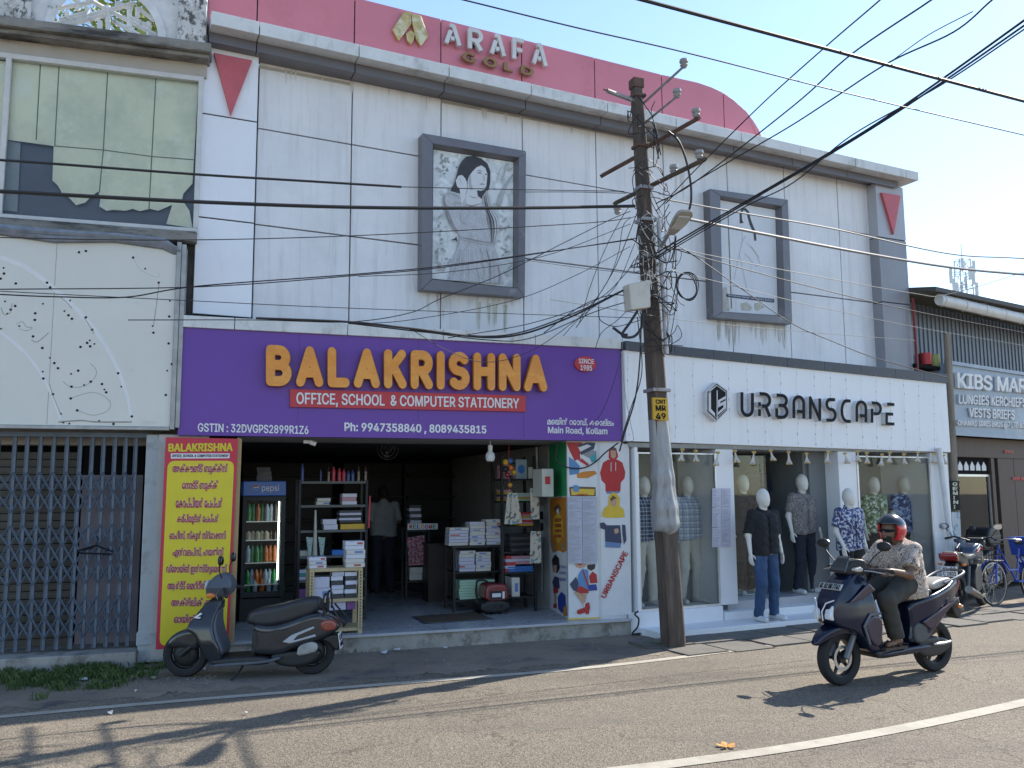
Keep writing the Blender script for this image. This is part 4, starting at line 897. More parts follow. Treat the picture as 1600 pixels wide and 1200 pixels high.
b = B(); b.add([(.02, .0, 5.12), (9.5, .0, 5.28), (9.5, 7, 6.2), (.02, 7, 6.2), (.02, 0, 5.05), (9.5, 0, 5.2), (9.5, 7, 6.1), (.02, 7, 6.1)], [(0, 1, 2, 3), (7, 6, 5, 4), (0, 4, 5, 1), (3, 2, 6, 7), (0, 3, 7, 4), (1, 5, 6, 2)]); b.build('roof', mat('dark_roof_sheet', (.07, .065, .06), .7, var=.3), rs)
b = B(); b.box(.0, .03, .38, .42, 2.6, 5.0); b.build('red_post', mat('red_paint', (.2, .035, .035), .6), rs)
sg = T('shop_sign', 'pale blue grey sign board with raised white capitals about lungies and kerchiefs', 'shop sign', RF, (2.2, .3, 2.74))
q0 = pq(RF, [(1478, 568), (1600, 582), (1600, 684), (1483, 676)], .3)
b = B(); b.prism([(q0[0][0], q0[0][2]), (5.2, 3.98), (5.2, 2.72), (q0[3][0], q0[3][2])], .3, .6); b.build('panel', m_sb, sg)
b = B(); b.box(.7, 5.2, .26, .3, 2.70, 2.76); b.box(.7, 5.2, .26, .3, 3.92, 3.98); b.build('frame', m_sb, sg)
m_ser = mat('raised_letter', (.66, .66, .66), .5); 
b = txt(sg, 'letters', 'KIBS MARK', pq(RF, [(1491, 582), (1614, 594), (1614, 616), (1492, 607)], .29), .05, m_ser, .03)
for s_, q_ in (('LUNGIES KERCHIEFS', [(1496, 616), (1601, 622), (1601, 637), (1496, 631)]), ('VESTS BRIEFS', [(1512, 637), (1583, 641), (1583, 656), (1512, 652)]), ('OHAMAD IDRIS BROS @7 LTD KOLL', [(1494, 656), (1606, 661), (1606, 671.5), (1494, 667)])):
    txt(sg, 'letters', s_, pq(RF, q_, .29), .03, m_ser, .02)
b = B(); rz_ = 2.7
for u0_, u1_ in ((.75, 1.12), (2.5, 2.62), (2.75, 3.35), (3.36, 3.9), (3.92, 4.6), (4.62, 6.2), (6.22, 7.6), (7.62, 9)): b.box(u0_, u1_, .5, .6, .1, rz_)
b.box(.75, 9, .48, .7, 2.35, rz_); b.build('timber_front', m_brown, rs, bev=.006)
txt(rs, 'red_letters', 'IDRIS', pq(RF, [(1569, 703), (1583, 704), (1583, 708.5), (1569, 708)], .47), .003, m_signred, .03)
txt(rs, 'red_letters', 'MARK BROS', pq(RF, [(1582, 745), (1606, 746), (1606, 751), (1582, 750)], .49), .003, m_signred, .03)
b = B(); b.box(1.12, 2.5, .55, 1.3, .1, .85); b.build('counter_base', m_brown, rs)
b = B(); b.box(1.12, 2.5, .56, .58, 2.05, 2.35); b.build('arch_board', m_dark, rs)
for i in range(6):
    ux = 1.2+i*.21; B().prism([(ux, 2.12), (ux+.15, 2.12), (ux+.15, 2.2), (ux+.075, 2.28), (ux, 2.2)], .545, .555).build('arch_opening', m_ser, rs)
f = B(); f.box(1.12, 1.15, .54, .58, .85, 2.05); f.box(2.47, 2.5, .54, .58, .85, 2.05); f.box(1.15, 2.47, .54, .58, 2.01, 2.05); wf2 = f.build('display_window', m_alu, rs); B().add([(1.15, .557, .85), (2.47, .557, .85), (2.47, .557, 2.01), (1.15, .557, 2.01)], [(0, 1, 2, 3)]).build('pane', m_glass, wf2)
pb_ = RF.at(1447, 570, .55); one('red_bucket', 'small red tin standing on the ledge over the pale blue sign board', 'tin', B().lathe([(0, 0), (.09, 0), (.1, .2), (.085, .2), (.08, .02), (0, .02)], (pb_[0], .55, pb_[2]), 14), m_signred, RF, pb_, smooth=True)
pb_ = RF.at(1461, 574, .5); one('green_pot', 'small yellow green pot beside the red tin on the ledge', 'pot', B().lathe([(0, 0), (.07, 0), (.1, .1), (.085, .22), (.07, .22), (.08, .1), (0, .02)], (pb_[0], .5, pb_[2]), 14), mat('pot_yellow_green', (.33, .36, .12), .6), RF, pb_, smooth=True)
B().box(.0, .75, .4, .64, pb_[2]-.06, pb_[2]-.003).build('ledge', m_dark, rs)
for i, (c_, nm) in enumerate((((.45, .37, .22), 'tan'), ((.5, .48, .46), 'white'), ((.45, .2, .14), 'rust red'), ((.5, .47, .3), 'cream yellow'), ((.1, .38, .24), 'green'), ((.13, .22, .42), 'blue'))):
    u = 1.2+i*.2
    one('cloth_bolt', f'{nm} folded cloth length hanging in the textile shop window', 'cloth', B().box(u, u+.16, .75, .8, .95+.05*(i % 3), 1.97-.04*(i % 2)), mat('cloth_'+nm.replace(' ', '_'), c_, .8, var=.2, stretch=(20, 1, 1)), RF, (u, .75, .95), group='cloth lengths in the textile window', bev=.01)
# ================================================================== utility pole
m_polew = layer(layer(mat('weathered_pole', (.085, .065, .052), .9, var=.3, scale=4, stretch=(6, 6, .7), bump=.4, bscale=30), (.20, .15, .12), 3, (.5, .72), (5, 5, .5), .7), (.035, .03, .028), 2, (.55, .75), (2, 2, .6), .8)
m_steel = layer(mat('galvanised_steel', (.33, .33, .34), .5, .5, var=.2, scale=8), (.2, .11, .07), 5, (.55, .7)); m_rust = mat('rusty_steel', (.13, .075, .055), .8, .2, var=.35, scale=9)
m_porc = mat('porcelain', (.3, .29, .28), .3, var=.25, scale=20); m_blackp = mat('black_rubber', (.012, .012, .014), .5); m_cable = mat('cable_black', (.014, .014, .017), .55)
pole = T('utility_pole', 'tall leaning brown utility pole tangled with wires before the white shopfront', 'pole', KF, (0, 0, 0))
PTOP = np.array((-.312, 0, 6.8))
def PZc(z): return PTOP*(z/6.8)+np.array((0, 0, 0)) if True else None
def PC(z): return (PTOP[0]*z/6.8, 0, z)
b = B(); hs = []
zs = [-.2, 0, .6, 1.2, 2.5, 4, 5.2, 6.2, 6.8]; hw = [v_*.68 for v_ in (.165, .16, .155, .15, .135, .12, .105, .09, .085)]
for z, h in zip(zs, hw):
    c = PC(max(z, 0)); hs.append((c[0], h, z))
for cx0, h, z in hs: b.v += [(cx0-h, -h*.85, z), (cx0-h*.7, -h, z), (cx0+h*.7, -h, z), (cx0+h, -h*.8, z), (cx0+h, h, z), (cx0-h, h, z)]
n = 6
for i in range(len(hs)-1):
    for k in range(n): b.f.append((i*n+k, i*n+(k+1) % n, (i+1)*n+(k+1) % n, (i+1)*n+k))
b.f.append(tuple((len(hs)-1)*n+k for k in range(n))); b.build('shaft', m_polew, pole)
# red-brown paint remains near the foot
ARM = np.array((.12, -.993, 0))      # arms point across the road
def arm(z, l0, l1, m, t=.022, dz=0., name='crossarm'):
    c = np.array(PC(z)); return B().tube([c+ARM*l0+np.array((.1, 0, 0)), c+ARM*l1+np.array((.1, 0, dz))], t, 4).build(name, m, pole)
def insul(z, l, s=1., up=.06):
    c = np.array(PC(z))+ARM*l+np.array((.1, 0, up))
    b = B().lathe([(0, -.05*s), (.028*s, -.05*s), (.05*s, -.02*s), (.035*s, 0), (.055*s, .02*s), (.05*s, .055*s), (.02*s, .065*s), (0, .07*s)], c, 12); return b.build('insulator', m_porc, pole, smooth=True)
arm(6.0, -.25, .95, m_rust, .03); arm(5.5, -.75, 1.0, m_polew, .032); arm(6.55, -.1, .75, m_steel, .02, .15); arm(6.3, -.1, .6, m_steel, .018, .1); arm(5.95, -1.0, -.05, m_rust, .032)
for z, l, u in ((6.0, .9, .09), (5.5, .9, .1), (5.5, .45, .08), (6.55, .75, .2), (6.3, .6, .15), (5.35, -.7, .06)): insul(z, l, .95, u-.02)
B().tube([PC(6.55), (PC(6.55)[0]-.45, -.05, 6.6)], .028, 8).build('stub_arm', m_steel, pole); B().tube([(PC(6.55)[0]-.42, -.05, 6.6), (PC(6.55)[0]-.5, -.05, 6.61)], .01, 6).build('pin', m_rust, pole)
for z, k in ((6.62, .08), (5.98, .085), (5.45, .092), (5.05, .1), (4.6, .103), (4.1, .11), (2.98, .12)):
    c = PC(z); B().box(c[0]-k, c[0]+k, -k, k, z-.02, z+.02).build('clamp', m_rust if z > 5.5 else m_steel, pole, bev=.004)
c = PC(6.8); B().box(c[0]-.072, c[0]+.072, -.072, .072, 6.72, 6.84).build('cap', m_rust, pole, bev=.008)
# street lamp on its bracket
lb0 = np.array(KF.at(1029, 392, -.1)); lh = np.array(KF.at(1061, 346, -.72)); lm_ = (lb0+lh)/2+np.array((0, 0, .03))
B().tube([lb0, lm_, lh+(lb0-lh)*.25], .022, 8).build('lamp_arm', m_steel, pole, smooth=True)
dv = lh-lb0; dv /= np.linalg.norm(dv); sd = np.cross(dv, (0, 0, 1)); sd /= np.linalg.norm(sd); upv = np.cross(sd, dv)
b = B()
prof = [(-.27, .04, .03), (-.2, .06, .042), (.0, .095, .05), (.16, .1, .042), (.22, .07, .026)]
for s_, w_, h_ in prof: b.v += [tuple(lh+dv*s_+sd*x*w_+upv*z*h_) for x, z in ((-1, -.6), (1, -.6), (.8, .7), (-.8, .7))]
for i in range(4):
    for k in range(4): b.f.append((i*4+k, i*4+(k+1) % 4, i*4+4+(k+1) % 4, i*4+4+k))
b.f += [(0, 3, 2, 1), (16, 17, 18, 19)]
lam = b.build('lamp_head', mat('lamp_housing', (.36, .34, .30), .6, var=.2, scale=12), pole, bev=.006)
b = B(); b.v = [tuple(lh+dv*s_+sd*x*w_-upv*.042) for s_, x, w_ in ((-.1, -1, .06), (.15, -1, .07), (.15, 1, .07), (-.1, 1, .06))]+[tuple(lh+dv*s_+sd*x*w_-upv*.022) for s_, x, w_ in ((-.1, -1, .06), (.15, -1, .07), (.15, 1, .07), (-.1, 1, .06))]
b.f = [(3, 2, 1, 0), (4, 5, 6, 7), (0, 1, 5, 4), (1, 2, 6, 5), (2, 3, 7, 6), (3, 0, 4, 7)]; b.build('lens', mat('lamp_lens', (.5, .5, .46), .2), lam)
# junction box, number plate, metal sleeve, conduit
q = pq(KF, [(983, 443), (1016, 437), (1017, 480), (987, 484)], -.3)
b = B().prism([(p[0], p[2]) for p in q], -.3, -.13); b.build('junction_box', layer(mat('box_beige', (.52, .5, .44), .5, var=.06), (.35, .33, .28), 4, (.55, .75)), pole, bev=.012)
q = pq(KF, [(1020, 621), (1043, 622), (1045, 657), (1021, 655)], -.17)
np_ = B().prism([(p[0], p[2]) for p in q], -.17, -.14).build('number_plate', mat('plate_yellow', (.58, .34, .02), .6, var=.1, scale=10), pole)
for s_, y0_, y1_ in (('CNT', 624, 631), ('MR', 633, 642), ('49', 645, 655)): txt(np_, 'plate_letters', s_, pq(KF, [(1024, y0_), (1040, y0_+.6), (1041, y1_), (1025, y1_)], -.171), .002, m_letblack, .03)
def sleeve(X, Y, Z):
    d = None
    for z0_, z1_, r0_, r1_ in ((2.62, 1.95, .118, .13), (1.95, 1.6, .13, .15), (1.6, 1.42, .15, .165)):
        t = rc(X, Y, Z, PC(z0_), PC(z1_), r0_, r1_); d = t if d is None else smin(d, t, .05)
    d = d+.003*np.sin(Z*6+X*46)*np.sin(Z*4+Y*30+1)+.004*np.sin(X*75+Z*9)*(Z<2.2)+.003*np.sin(Y*60+Z*5)
    return np.maximum(d, np.maximum(Z-2.62+.05*X, 1.33+.12*X+.03*np.sin(X*22)-Z))
nets(sleeve, (-.45, -.32, 1.2), (.25, .32, 2.7), .009).build('metal_wrap', layer(mat('silver_sheet', (.30, .30, .305), .42, .1, var=.2, scale=5, stretch=(4, 4, .6)), (.12, .115, .11), 4, (.5, .7), (3, 3, .5)), pole, smooth=True)
b = B(); b.tube([(PC(5.05)[0]+.08, -.16, 5.05), (PC(4)[0]+.07, -.17, 4.0), (PC(3.4)[0]+.06, -.17, 3.4)], .028, 8); b.build('conduit', m_steel, pole, smooth=True)
def tangle(seed, n, z0_, z1_, rad, m, name, r=.006):
    rr2 = random.Random(seed); b = B()
    for i in range(n):
        z = rr2.uniform(z0_, z1_); c = np.array(PC(z)); a0 = rr2.uniform(0, 6.28); pts = []
        for k in range(6):
            a = a0+k*rr2.uniform(.3, 1.1); q = rr2.uniform(.12, rad); pts.append(c+np.array((q*math.cos(a), -abs(q*math.sin(a))*.8-.05, rr2.uniform(-.22, .22)*(k+1)/4)))
        b.tube(catmull(pts, 5), rr2.uniform(.6, 1.2)*r, 5)
    return b.build(name, m, pole, smooth=True)
tangle(3, 22, 3.5, 5.3, .34, m_cable, 'wire_tangle'); tangle(9, 9, 3.9, 5.0, .2, mat('wire_white', (.5, .49, .46), .6), 'wire_tangle', .005); tangle(5, 9, 5.2, 6.4, .26, m_cable, 'wire_tangle')
# jumper loop from the top arm down to the lamp, black drop loops below the box
def kpath(pts, off): return catmull([KF.at(x, y, off) for x, y in pts], 6)
B().tube(kpath([(1044, 205), (1060, 220), (1072, 250), (1079, 285), (1080, 312), (1077, 328)], -.75), .014, 7).build('lamp_cable', m_cable, pole, smooth=True)
B().tube(kpath([(996, 486), (985, 503), (972, 524), (990, 526), (1003, 510), (1005, 490)], -.25), .016, 7).build('drop_loop', m_cable, pole, smooth=True)
B().tube(kpath([(958, 512), (972, 522), (980, 523)], -.25), .016, 7).build('drop_loop', m_cable, pole, smooth=True)
cl = T('cable_coil', 'ring of spare black cable hanging in the wires right of the utility pole', 'cable', KF, KF.at(1074, 448, -.1))
b = B()
for k in range(4):
    c = KF.at(1073+k*.6, 447.5, -.1-.015*k); R2_ = .135+.006*k
    b.tube([(c[0]+R2_*math.cos(a), c[1]+.02*math.sin(2*a+k), c[2]+R2_*1.15*math.sin(a)) for a in np.linspace(0, 2*math.pi, 26)], .006, 5, cap=False)
b.build('coil', m_cable, cl, smooth=True)
# ------------------------------------------------------------------ second pole
wp = T('wooden_pole', 'short grey brown wooden pole beside the drain pipe of the white shop', 'pole', WORLD, (*ground(1499, 936)[:2], 0))
PR = FR(ground(1499, 936)[:2], 64)
def prb(b): b.v = [WORLD.inv(PR.w(*p)) for p in b.v]; return b
tp2 = PR.at(1480, 522)
prb(B().tube([(0, 0, -.1), (tp2[0]*.5, 0, tp2[2]*.5), tp2], [.075, .068, .06], 10)).build('shaft', layer(mat('grey_wood_pole', (.27, .23, .18), .9, var=.2, scale=4, stretch=(6, 6, .6)), (.14, .11, .09), 4, (.5, .7), (3, 3, .5)), wp, smooth=True)
q = pq(PR, [(1484.5, 751), (1498.5, 751.5), (1500.5, 797), (1486.5, 796)], -.09); gp_ = prb(B().prism([(p[0], p[2]) for p in q], -.09, -.07)).build('sign_plate', m_letblack, wp)
for i, ch in enumerate('GEMINI'):
    y = 753.5+i*7.1; x = 1488.2+.3*i; v_, f_ = text_b(ch, .03); prb(fit(B(), v_, f_, pq(PR, [(x, y), (x+(7.5 if ch != 'I' else 3), y+.1), (x+(7.5 if ch != 'I' else 3), y+5.6), (x, y+5.5)], -.091), .003)).build('plate_letters', mat('plate_cream', (.6, .6, .45), .5), wp)
q = pq(PR, [(1487, 800), (1500, 801), (1502, 842), (1489, 842)], -.085); prb(B().prism([(p[0], p[2]) for p in q], -.085, -.07)).build('torn_notice', layer(mat('torn_paper', (.5, .52, .53), .7, var=.1), (.15, .3, .4), 9, (.52, .6)), wp)
# ================================================================== overhead wires
NW = [0]
def wire(pts, r, label, m=None, fr=KF, n=8, name='overhead_wire', cat='wire'):
    """pts: (photo x, photo y, distance in front of the pole line); the wire hangs through those places"""
    P = [np.array(fr.w(*fr.at(p[0], p[1], p[2] if len(p) > 2 else -.15))) for p in pts]
    out_ = lambda q: q[0] < 0 or q[0] > 1600 or q[1] < 0
    if out_(pts[0]): d_ = P[0]-P[1]; k_ = max(2, int(8/np.linalg.norm(d_))); P = [P[0]+d_*j for j in range(min(k_, 8), 0, -1)]+P
    if out_(pts[-1]): d_ = P[-1]-P[-2]; k_ = max(2, int(8/np.linalg.norm(d_))); P = P+[P[-1]+d_*j for j in range(1, min(k_, 8)+1)]
    P = catmull(P, n) if len(P) > 2 else [P[0]+(P[1]-P[0])*t-np.array((0, 0, .12*math.sin(math.pi*t))) for t in np.linspace(0, 1, 14)]
    o = P[0]; b = B().tube([p for p in P], r, 6)
    ob = one(name, label, cat, b, m or m_cable, WORLD, tuple(map(float, o)), group='wires strung along and across the street', smooth=True)
    NW[0] += 1; return ob
m_wsun = mat('sunlit_grey_wire', (.2, .2, .2), .5)  # paler than the black cable: sunlight on the wires put into the colour
wire([(-260, 285), (0, 299), (300, 315), (560, 324), (800, 325), (992, 322)], .019, 'thickest black twisted cable running left from the pole across the papered window')
wire([(-260, 236), (0, 250), (300, 272), (480, 283), (627, 292)], .0125, 'dark cable ending in a joint left of the framed portrait, above the thickest cable')
wire([(627, 292), (800, 296), (975, 299)], .005, 'thin wire carrying on from the cable joint past the framed portrait')
wire([(-260, 455), (0, 452), (315, 448), (560, 430), (720, 414), (996, 372)], .0055, 'thin black wire rising across the cream signboard and up to the pole')
wire([(-260, 445), (0, 460), (100, 464), (200, 464), (310, 447), (560, 428), (720, 412), (990, 374)], .0065, 'black wire sagging on the cream signboard then rising with its twin to the pole')
wire([(-260, 440), (0, 455), (300, 470), (560, 482), (1000, 497)], .004, 'thin straight wire falling from the signboard to the foot of the junction box')
wire([(-260, 360), (0, 371), (280, 375), (560, 368), (860, 352), (945, 346), (985, 340)], .005, 'thin wire below the papered window passing the middle of the framed portrait')
wire([(200, 500), (400, 500), (545, 503), (640, 489), (690, 466), (780, 430), (870, 385), (950, 345), (985, 330)], .005, 'wire climbing diagonally from the purple sign over the foot of the portrait frame')
wire([(400, 497), (545, 503), (640, 513), (780, 527), (880, 500), (985, 448)], .012, 'heavy dropping cable along the top edge of the purple sign', n=10)
wire([(545, 505), (700, 522), (800, 522), (900, 488), (988, 446)], .008, 'second dropping cable just above the heavy one on the purple sign', n=10)
wire([(640, 515), (760, 531), (830, 528), (930, 487), (985, 470)], .006, 'lowest thin cable dipping over the purple sign coping', n=10)
wire([(640, 513), (700, 548), (760, 566), (830, 548), (900, 500), (960, 450), (992, 380)], .004, 'thin loop sagging over the last letters of the purple sign', n=10)
wire([(900, 512), (930, 470), (960, 420), (985, 360), (1000, 320)], .005, 'loose wire rising steeply left of the junction box')
wire([(880, 525), (940, 455), (965, 400), (975, 350), (1000, 335)], .004, 'loose thin wire looping up beside the steep one left of the junction box')
wire([(935, 480), (938, 500), (960, 510), (985, 505), (1000, 500)], .005, 'short slack loop under the left side of the junction box')
wire([(1002, 490, -.25), (1000, 560, -.2), (993, 620, -.2), (978, 670, -.25), (968, 705, -.3)], .009, 'black cable dropping from the junction box down the end of the purple sign')
wire([(996, 495, -.25), (1003, 580, -.22), (985, 640, -.22), (970, 690, -.3)], .006, 'second drop cable beside the black one at the end of the purple sign')
wire([(972, 520, -.2), (975, 600, -.2), (985, 660, -.2), (990, 685, -.2), (985, 690, -.2)], .003, 'thin grey drop wire curling at the left end of the white fascia', m_wsun)
wire([(971, 553, -.3), (958, 600, -.3), (940, 645, -.3), (920, 668, -.3)], .0035, 'thin black wire curving down the right part of the purple sign')
# to the right
wire([(1030, 310), (1160, 333), (1300, 357), (1480, 396), (1600, 404), (1800, 418)], .01, 'upper sunlit cable running right from the pole across the second framed poster', m_wsun)
wire([(1078, 343), (1200, 367), (1330, 392), (1480, 417), (1600, 429), (1800, 445)], .018, 'thickest sunlit twisted cable running right from the street lamp', m_wsun)
wire([(1040, 385), (1080, 393), (1240, 425), (1425, 458), (1480, 460), (1600, 425), (1700, 390)], .005, 'pale thin wire running right and lifting toward the mobile mast', m_wsun)
wire([(1040, 383), (1080, 397), (1240, 441), (1400, 480), (1600, 520)], .006, 'dark wire crossing the foot of the second framed poster to the corrugated wall')
wire([(1060, 384), (1100, 410), (1160, 452), (1237, 505), (1300, 533), (1370, 560), (1480, 590)], .006, 'wire slanting steeply down to the white fascia coping right of the second poster')
wire([(1038, 425), (1080, 430), (1237, 470), (1300, 484), (1425, 510), (1600, 540)], .004, 'thin slack wire through the caption strip of the second poster', m_wsun)
wire([(860, 468), (1000, 490), (1080, 502), (1240, 517), (1430, 532)], .0035, 'thin pale wire tied to the red post of the corrugated wall', m_wsun)
wire([(1022, 395), (1060, 390), (1063, 405), (1050, 425), (1047, 440), (1060, 470), (1070, 478)], .004, 'loose wire curling down past the hanging cable ring')
wire([(1030, 470, -.2), (1045, 462, -.2), (1058, 475, -.2), (1050, 492, -.2), (1035, 485, -.2)], .005, 'small slack wire loop right of the junction box')
for k_, (P_, r__, lb__) in enumerate((
    ([(560, 432), (700, 425), (850, 400), (985, 350)], .004, 'thin slack wire just under the twin rising wires left of the pole'),
    ([(545, 506), (640, 500), (800, 470), (900, 430), (985, 385)], .004, 'thin wire rising from the purple sign coping to the middle of the pole tangle'),
    ([(700, 528), (830, 505), (930, 470), (975, 430), (992, 405)], .005, 'curved black wire rising to the pole just above the junction box'),
    ([(905, 505), (925, 440), (950, 380), (978, 330), (990, 318)], .004, 'thin steep wire farthest left in the tangle beside the pole'),
    ([(850, 520), (905, 480), (950, 462), (985, 462)], .006, 'short black cable entering the junction box from its left'),
    ([(930, 545), (940, 520), (965, 500), (985, 480)], .004, 'thin wire hanging from the junction box to the purple sign top'),
    ([(824, 407), (920, 420), (1000, 428)], .003, 'fine straight wire from the portrait frame edge to the pole'),
    ([(820, 300), (900, 300), (978, 302)], .004, 'fine level wire right of the portrait frame ending at the pole arm'),
    ([(1010, 330), (1035, 350), (1048, 385), (1040, 420), (1030, 450)], .004, 'loose wire bowing right of the pole below the street lamp'),
    ([(1045, 400), (1060, 440), (1052, 475), (1040, 500), (1034, 520)], .003, 'loose thread of wire drooping right of the pole near the cable ring'))):
    wire(P_, r__, lb__)
# across the road, over the viewer's side
wire([(1025, 330, -.3), (1090, 262, -1.2), (1190, 163, -2.6), (1290, 73, -3.6), (1375, 0, -4.4), (1470, -85, -5.2)], .006, 'steepest sky wire leaving the pole arm to the upper right')
wire([(1025, 318, -.3), (1085, 285, -1), (1240, 165, -2.6), (1330, 85, -3.5), (1455, 0, -4.4), (1560, -75, -5.2)], .007, 'second sky wire to the upper right, between the steepest and the wavy one')
wire([(1040, 318, -.3), (1060, 300, -.6), (1130, 258, -1.2), (1230, 200, -2.2), (1300, 155, -2.9), (1390, 97, -3.6), (1490, 50, -4.2), (1550, 0, -4.7), (1600, -40, -5)], .007, 'wavy sky wire to the upper right with a kink above the roof edge')
wire([(1395, 94, -3.6), (1450, 55, -4.0), (1520, 18, -4.4)], .004, 'short thin wire splitting from the wavy sky wire')
wire([(1025, 396, -.25), (1075, 367, -.8), (1170, 312, -1.7), (1280, 248, -2.6), (1370, 193, -3.3), (1470, 125, -4), (1600, 32, -4.8), (1700, -40, -5.4)], .009, 'topmost of the three bundled sky wires rising to the right edge')
wire([(1025, 402, -.25), (1075, 371, -.8), (1170, 315, -1.7), (1280, 251, -2.6), (1370, 196, -3.3), (1470, 130, -4), (1600, 40, -4.8), (1700, -32, -5.4)], .008, 'middle one of the three bundled sky wires rising to the right edge')
wire([(1025, 405, -.25), (1090, 366, -.9), (1170, 320, -1.7), (1240, 285, -2.3), (1330, 212, -3.1), (1470, 133, -4), (1600, 46, -4.8), (1700, -20, -5.4)], .006, 'lowest of the three bundled sky wires rising to the right edge')
wire([(880, -33, -5), (1005, 0, -5), (1200, 52, -5), (1400, 105, -5), (1600, 158, -5), (1800, 210, -5)], .011, 'thick lone cable slanting across the open sky above everything')
wire([(600, -30, -4), (725, 0, -4), (900, 43, -4), (1075, 83, -4), (1320, 145, -4), (1600, 211, -4), (1800, 258, -4)], .005, 'thin lone wire slanting across the sky under the thick cable')
# ================================================================== far things
tw = TL('mobile_mast', 'distant white lattice mobile phone mast above the right rooftops', 'mast', (68, 130, 0))
b = B(); HT = 36
for sx, sy in ((-1, -1), (1, -1), (1, 1), (-1, 1)): b.tube([(1.5*sx, 1.5*sy, 0), (.8*sx, .8*sy, HT)], .09, 4)
for i in range(18):
    z0_, z1_ = i*2, i*2+2; w0, w1 = 1.5-.7*z0_/HT, 1.5-.7*z1_/HT
    for (a, c_) in (((-1, -1), (1, -1)), ((1, -1), (1, 1)), ((1, 1), (-1, 1)), ((-1, 1), (-1, -1))): b.tube([(a[0]*w0, a[1]*w0, z0_), (c_[0]*w1, c_[1]*w1, z1_)], .05, 3); b.tube([(a[0]*w1, a[1]*w1, z1_), (c_[0]*w1, c_[1]*w1, z1_)], .05, 3)
m_mast = mat('mast_grey', (.36, .4, .44), .5); b.build('lattice', m_mast, tw)
for i in range(14):
    a = i*2.4; z = HT-1-.65*(i % 7)*1.1; r_ = 1.7; b = B().box(r_*math.cos(a)-.18, r_*math.cos(a)+.18, r_*math.sin(a)-.12, r_*math.sin(a)+.12, z-1, z+.9); b.tube([(0, 0, z), (r_*math.cos(a), r_*math.sin(a), z)], .05, 4); b.build('antenna', mat('antenna_white', (.6, .63, .65), .5), tw)
b = B(); b.tube([(0, 0, HT-2), (0, 0, HT+2.5)], .06, 4); b.build('spire', m_mast, tw)
m_leafA = mat('leaf_green', (.12, .17, .03), .6, col2=(.3, .34, .06), scale=2, thr=(.35, .65)); m_bark = mat('bark', (.09, .07, .05), .9, var=.3, scale=8)
def tree(loc, h, r, label, seed, n=1500):
    rr2 = random.Random(seed); t = TL('leafy_tree', label, 'tree', loc)
    b = B(); b.tube([(0, 0, 0), (.05, .02, h*.35), (.0, .1, h*.62)], [.16, .12, .07], 8)
    tips = []
    for k in range(9):
        a = k*2.4; z = h*(.4+.05*k); e = (r*.7*math.cos(a), r*.7*math.sin(a), z+r*.5); b.tube([(.03, .05, z*.9), (e[0]*.5, e[1]*.5, z+r*.2), e], [.06, .04, .015], 6); tips.append(e)
    b.build('trunk', m_bark, t, smooth=True); b = B()
    cl = [(e, r*rr2.uniform(.35, .6)) for e in tips]+[((rr2.uniform(-.5, .5)*r, rr2.uniform(-.5, .5)*r, h*rr2.uniform(.7, .95)), r*.45) for _ in range(6)]
    for i in range(n):
        c, q = cl[i % len(cl)]; d = np.array([rr2.gauss(0, 1) for _ in range(3)]); d /= np.linalg.norm(d); p = np.array(c)+d*q*rr2.random()**.4
        u_ = np.array([rr2.gauss(0, 1) for _ in range(3)]); u_ /= np.linalg.norm(u_); w_ = np.cross(u_, d); s_ = rr2.uniform(.08, .16)
        b.add([p-u_*s_, p+w_*s_*.45, p+u_*s_, p-w_*s_*.45], [(0, 1, 2, 3)])
    b.build('crown', m_leafA, t); return t
q = LF.w(-.75, 2.6, 7.1)
tree((-10.2, 21.5, 0), 15.8, 3.6, 'leafy green tree seen through the lattice arch of the old building', 4, 9000)
tree((-14.2, 22.5, 0), 15.0, 2.6, 'sunlit tree at the left edge behind the old building parapet', 8, 1800)
# ================================================================== verge: grass, weeds, litter
m_grass = mat('grass_blade', (.04, .085, .018), .7, col2=(.13, .17, .05), scale=5, thr=(.35, .7))
def grass(name, spots, n, hmax, seed):
    rr2 = random.Random(seed); b = B()
    cl_ = []
    for i in range(n//28): s0, s1, w_ = spots[i % len(spots)]; cl_.append((s0+(s1-s0)*rr2.random()+np.array((rr2.gauss(0, w_*1.25), rr2.gauss(0, w_*1.25), 0)), rr2.uniform(.4, 1.1)))
    for i in range(n):
        c_, k_ = cl_[i % len(cl_)]; p = c_+np.array((rr2.gauss(0, .035), rr2.gauss(0, .035), 0));  h_ = hmax*rr2.uniform(.4, 1)*k_; a = rr2.uniform(0, 6.28); l = rr2.uniform(.2, .7)*h_
        dx, dy = math.cos(a)*l, math.sin(a)*l; wx, wy = -math.sin(a)*.004, math.cos(a)*.004
        b.add([(p[0]-wx, p[1]-wy, 0), (p[0]+wx, p[1]+wy, 0), (p[0]+dx*.5+wx, p[1]+dy*.5+wy, h_*.7), (p[0]+dx, p[1]+dy, h_*.9), (p[0]+dx*.5-wx, p[1]+dy*.5-wy, h_*.7)], [(0, 1, 2, 3, 4)])
    o = b.build(name, m_grass); return tag(o, None, None, None, 'stuff')
G_ = lambda x, y: ground(x, y, 0)
tag(grass('grass', [(G_(20, 1062), G_(120, 1072), .09), (G_(90, 1052), G_(180, 1042), .1), (G_(120, 1058), G_(200, 1050), .09), (G_(180, 1030), G_(245, 1032), .06), (G_(40, 1068), G_(140, 1060), .12), (G_(150, 1075), G_(230, 1050), .12), (G_(0, 1058), G_(60, 1066), .08), (G_(200, 1028), G_(235, 1020), .05)], 6500, .12, 2), 'patch of green grass and weeds along the kerb of the closed shop', 'grass')
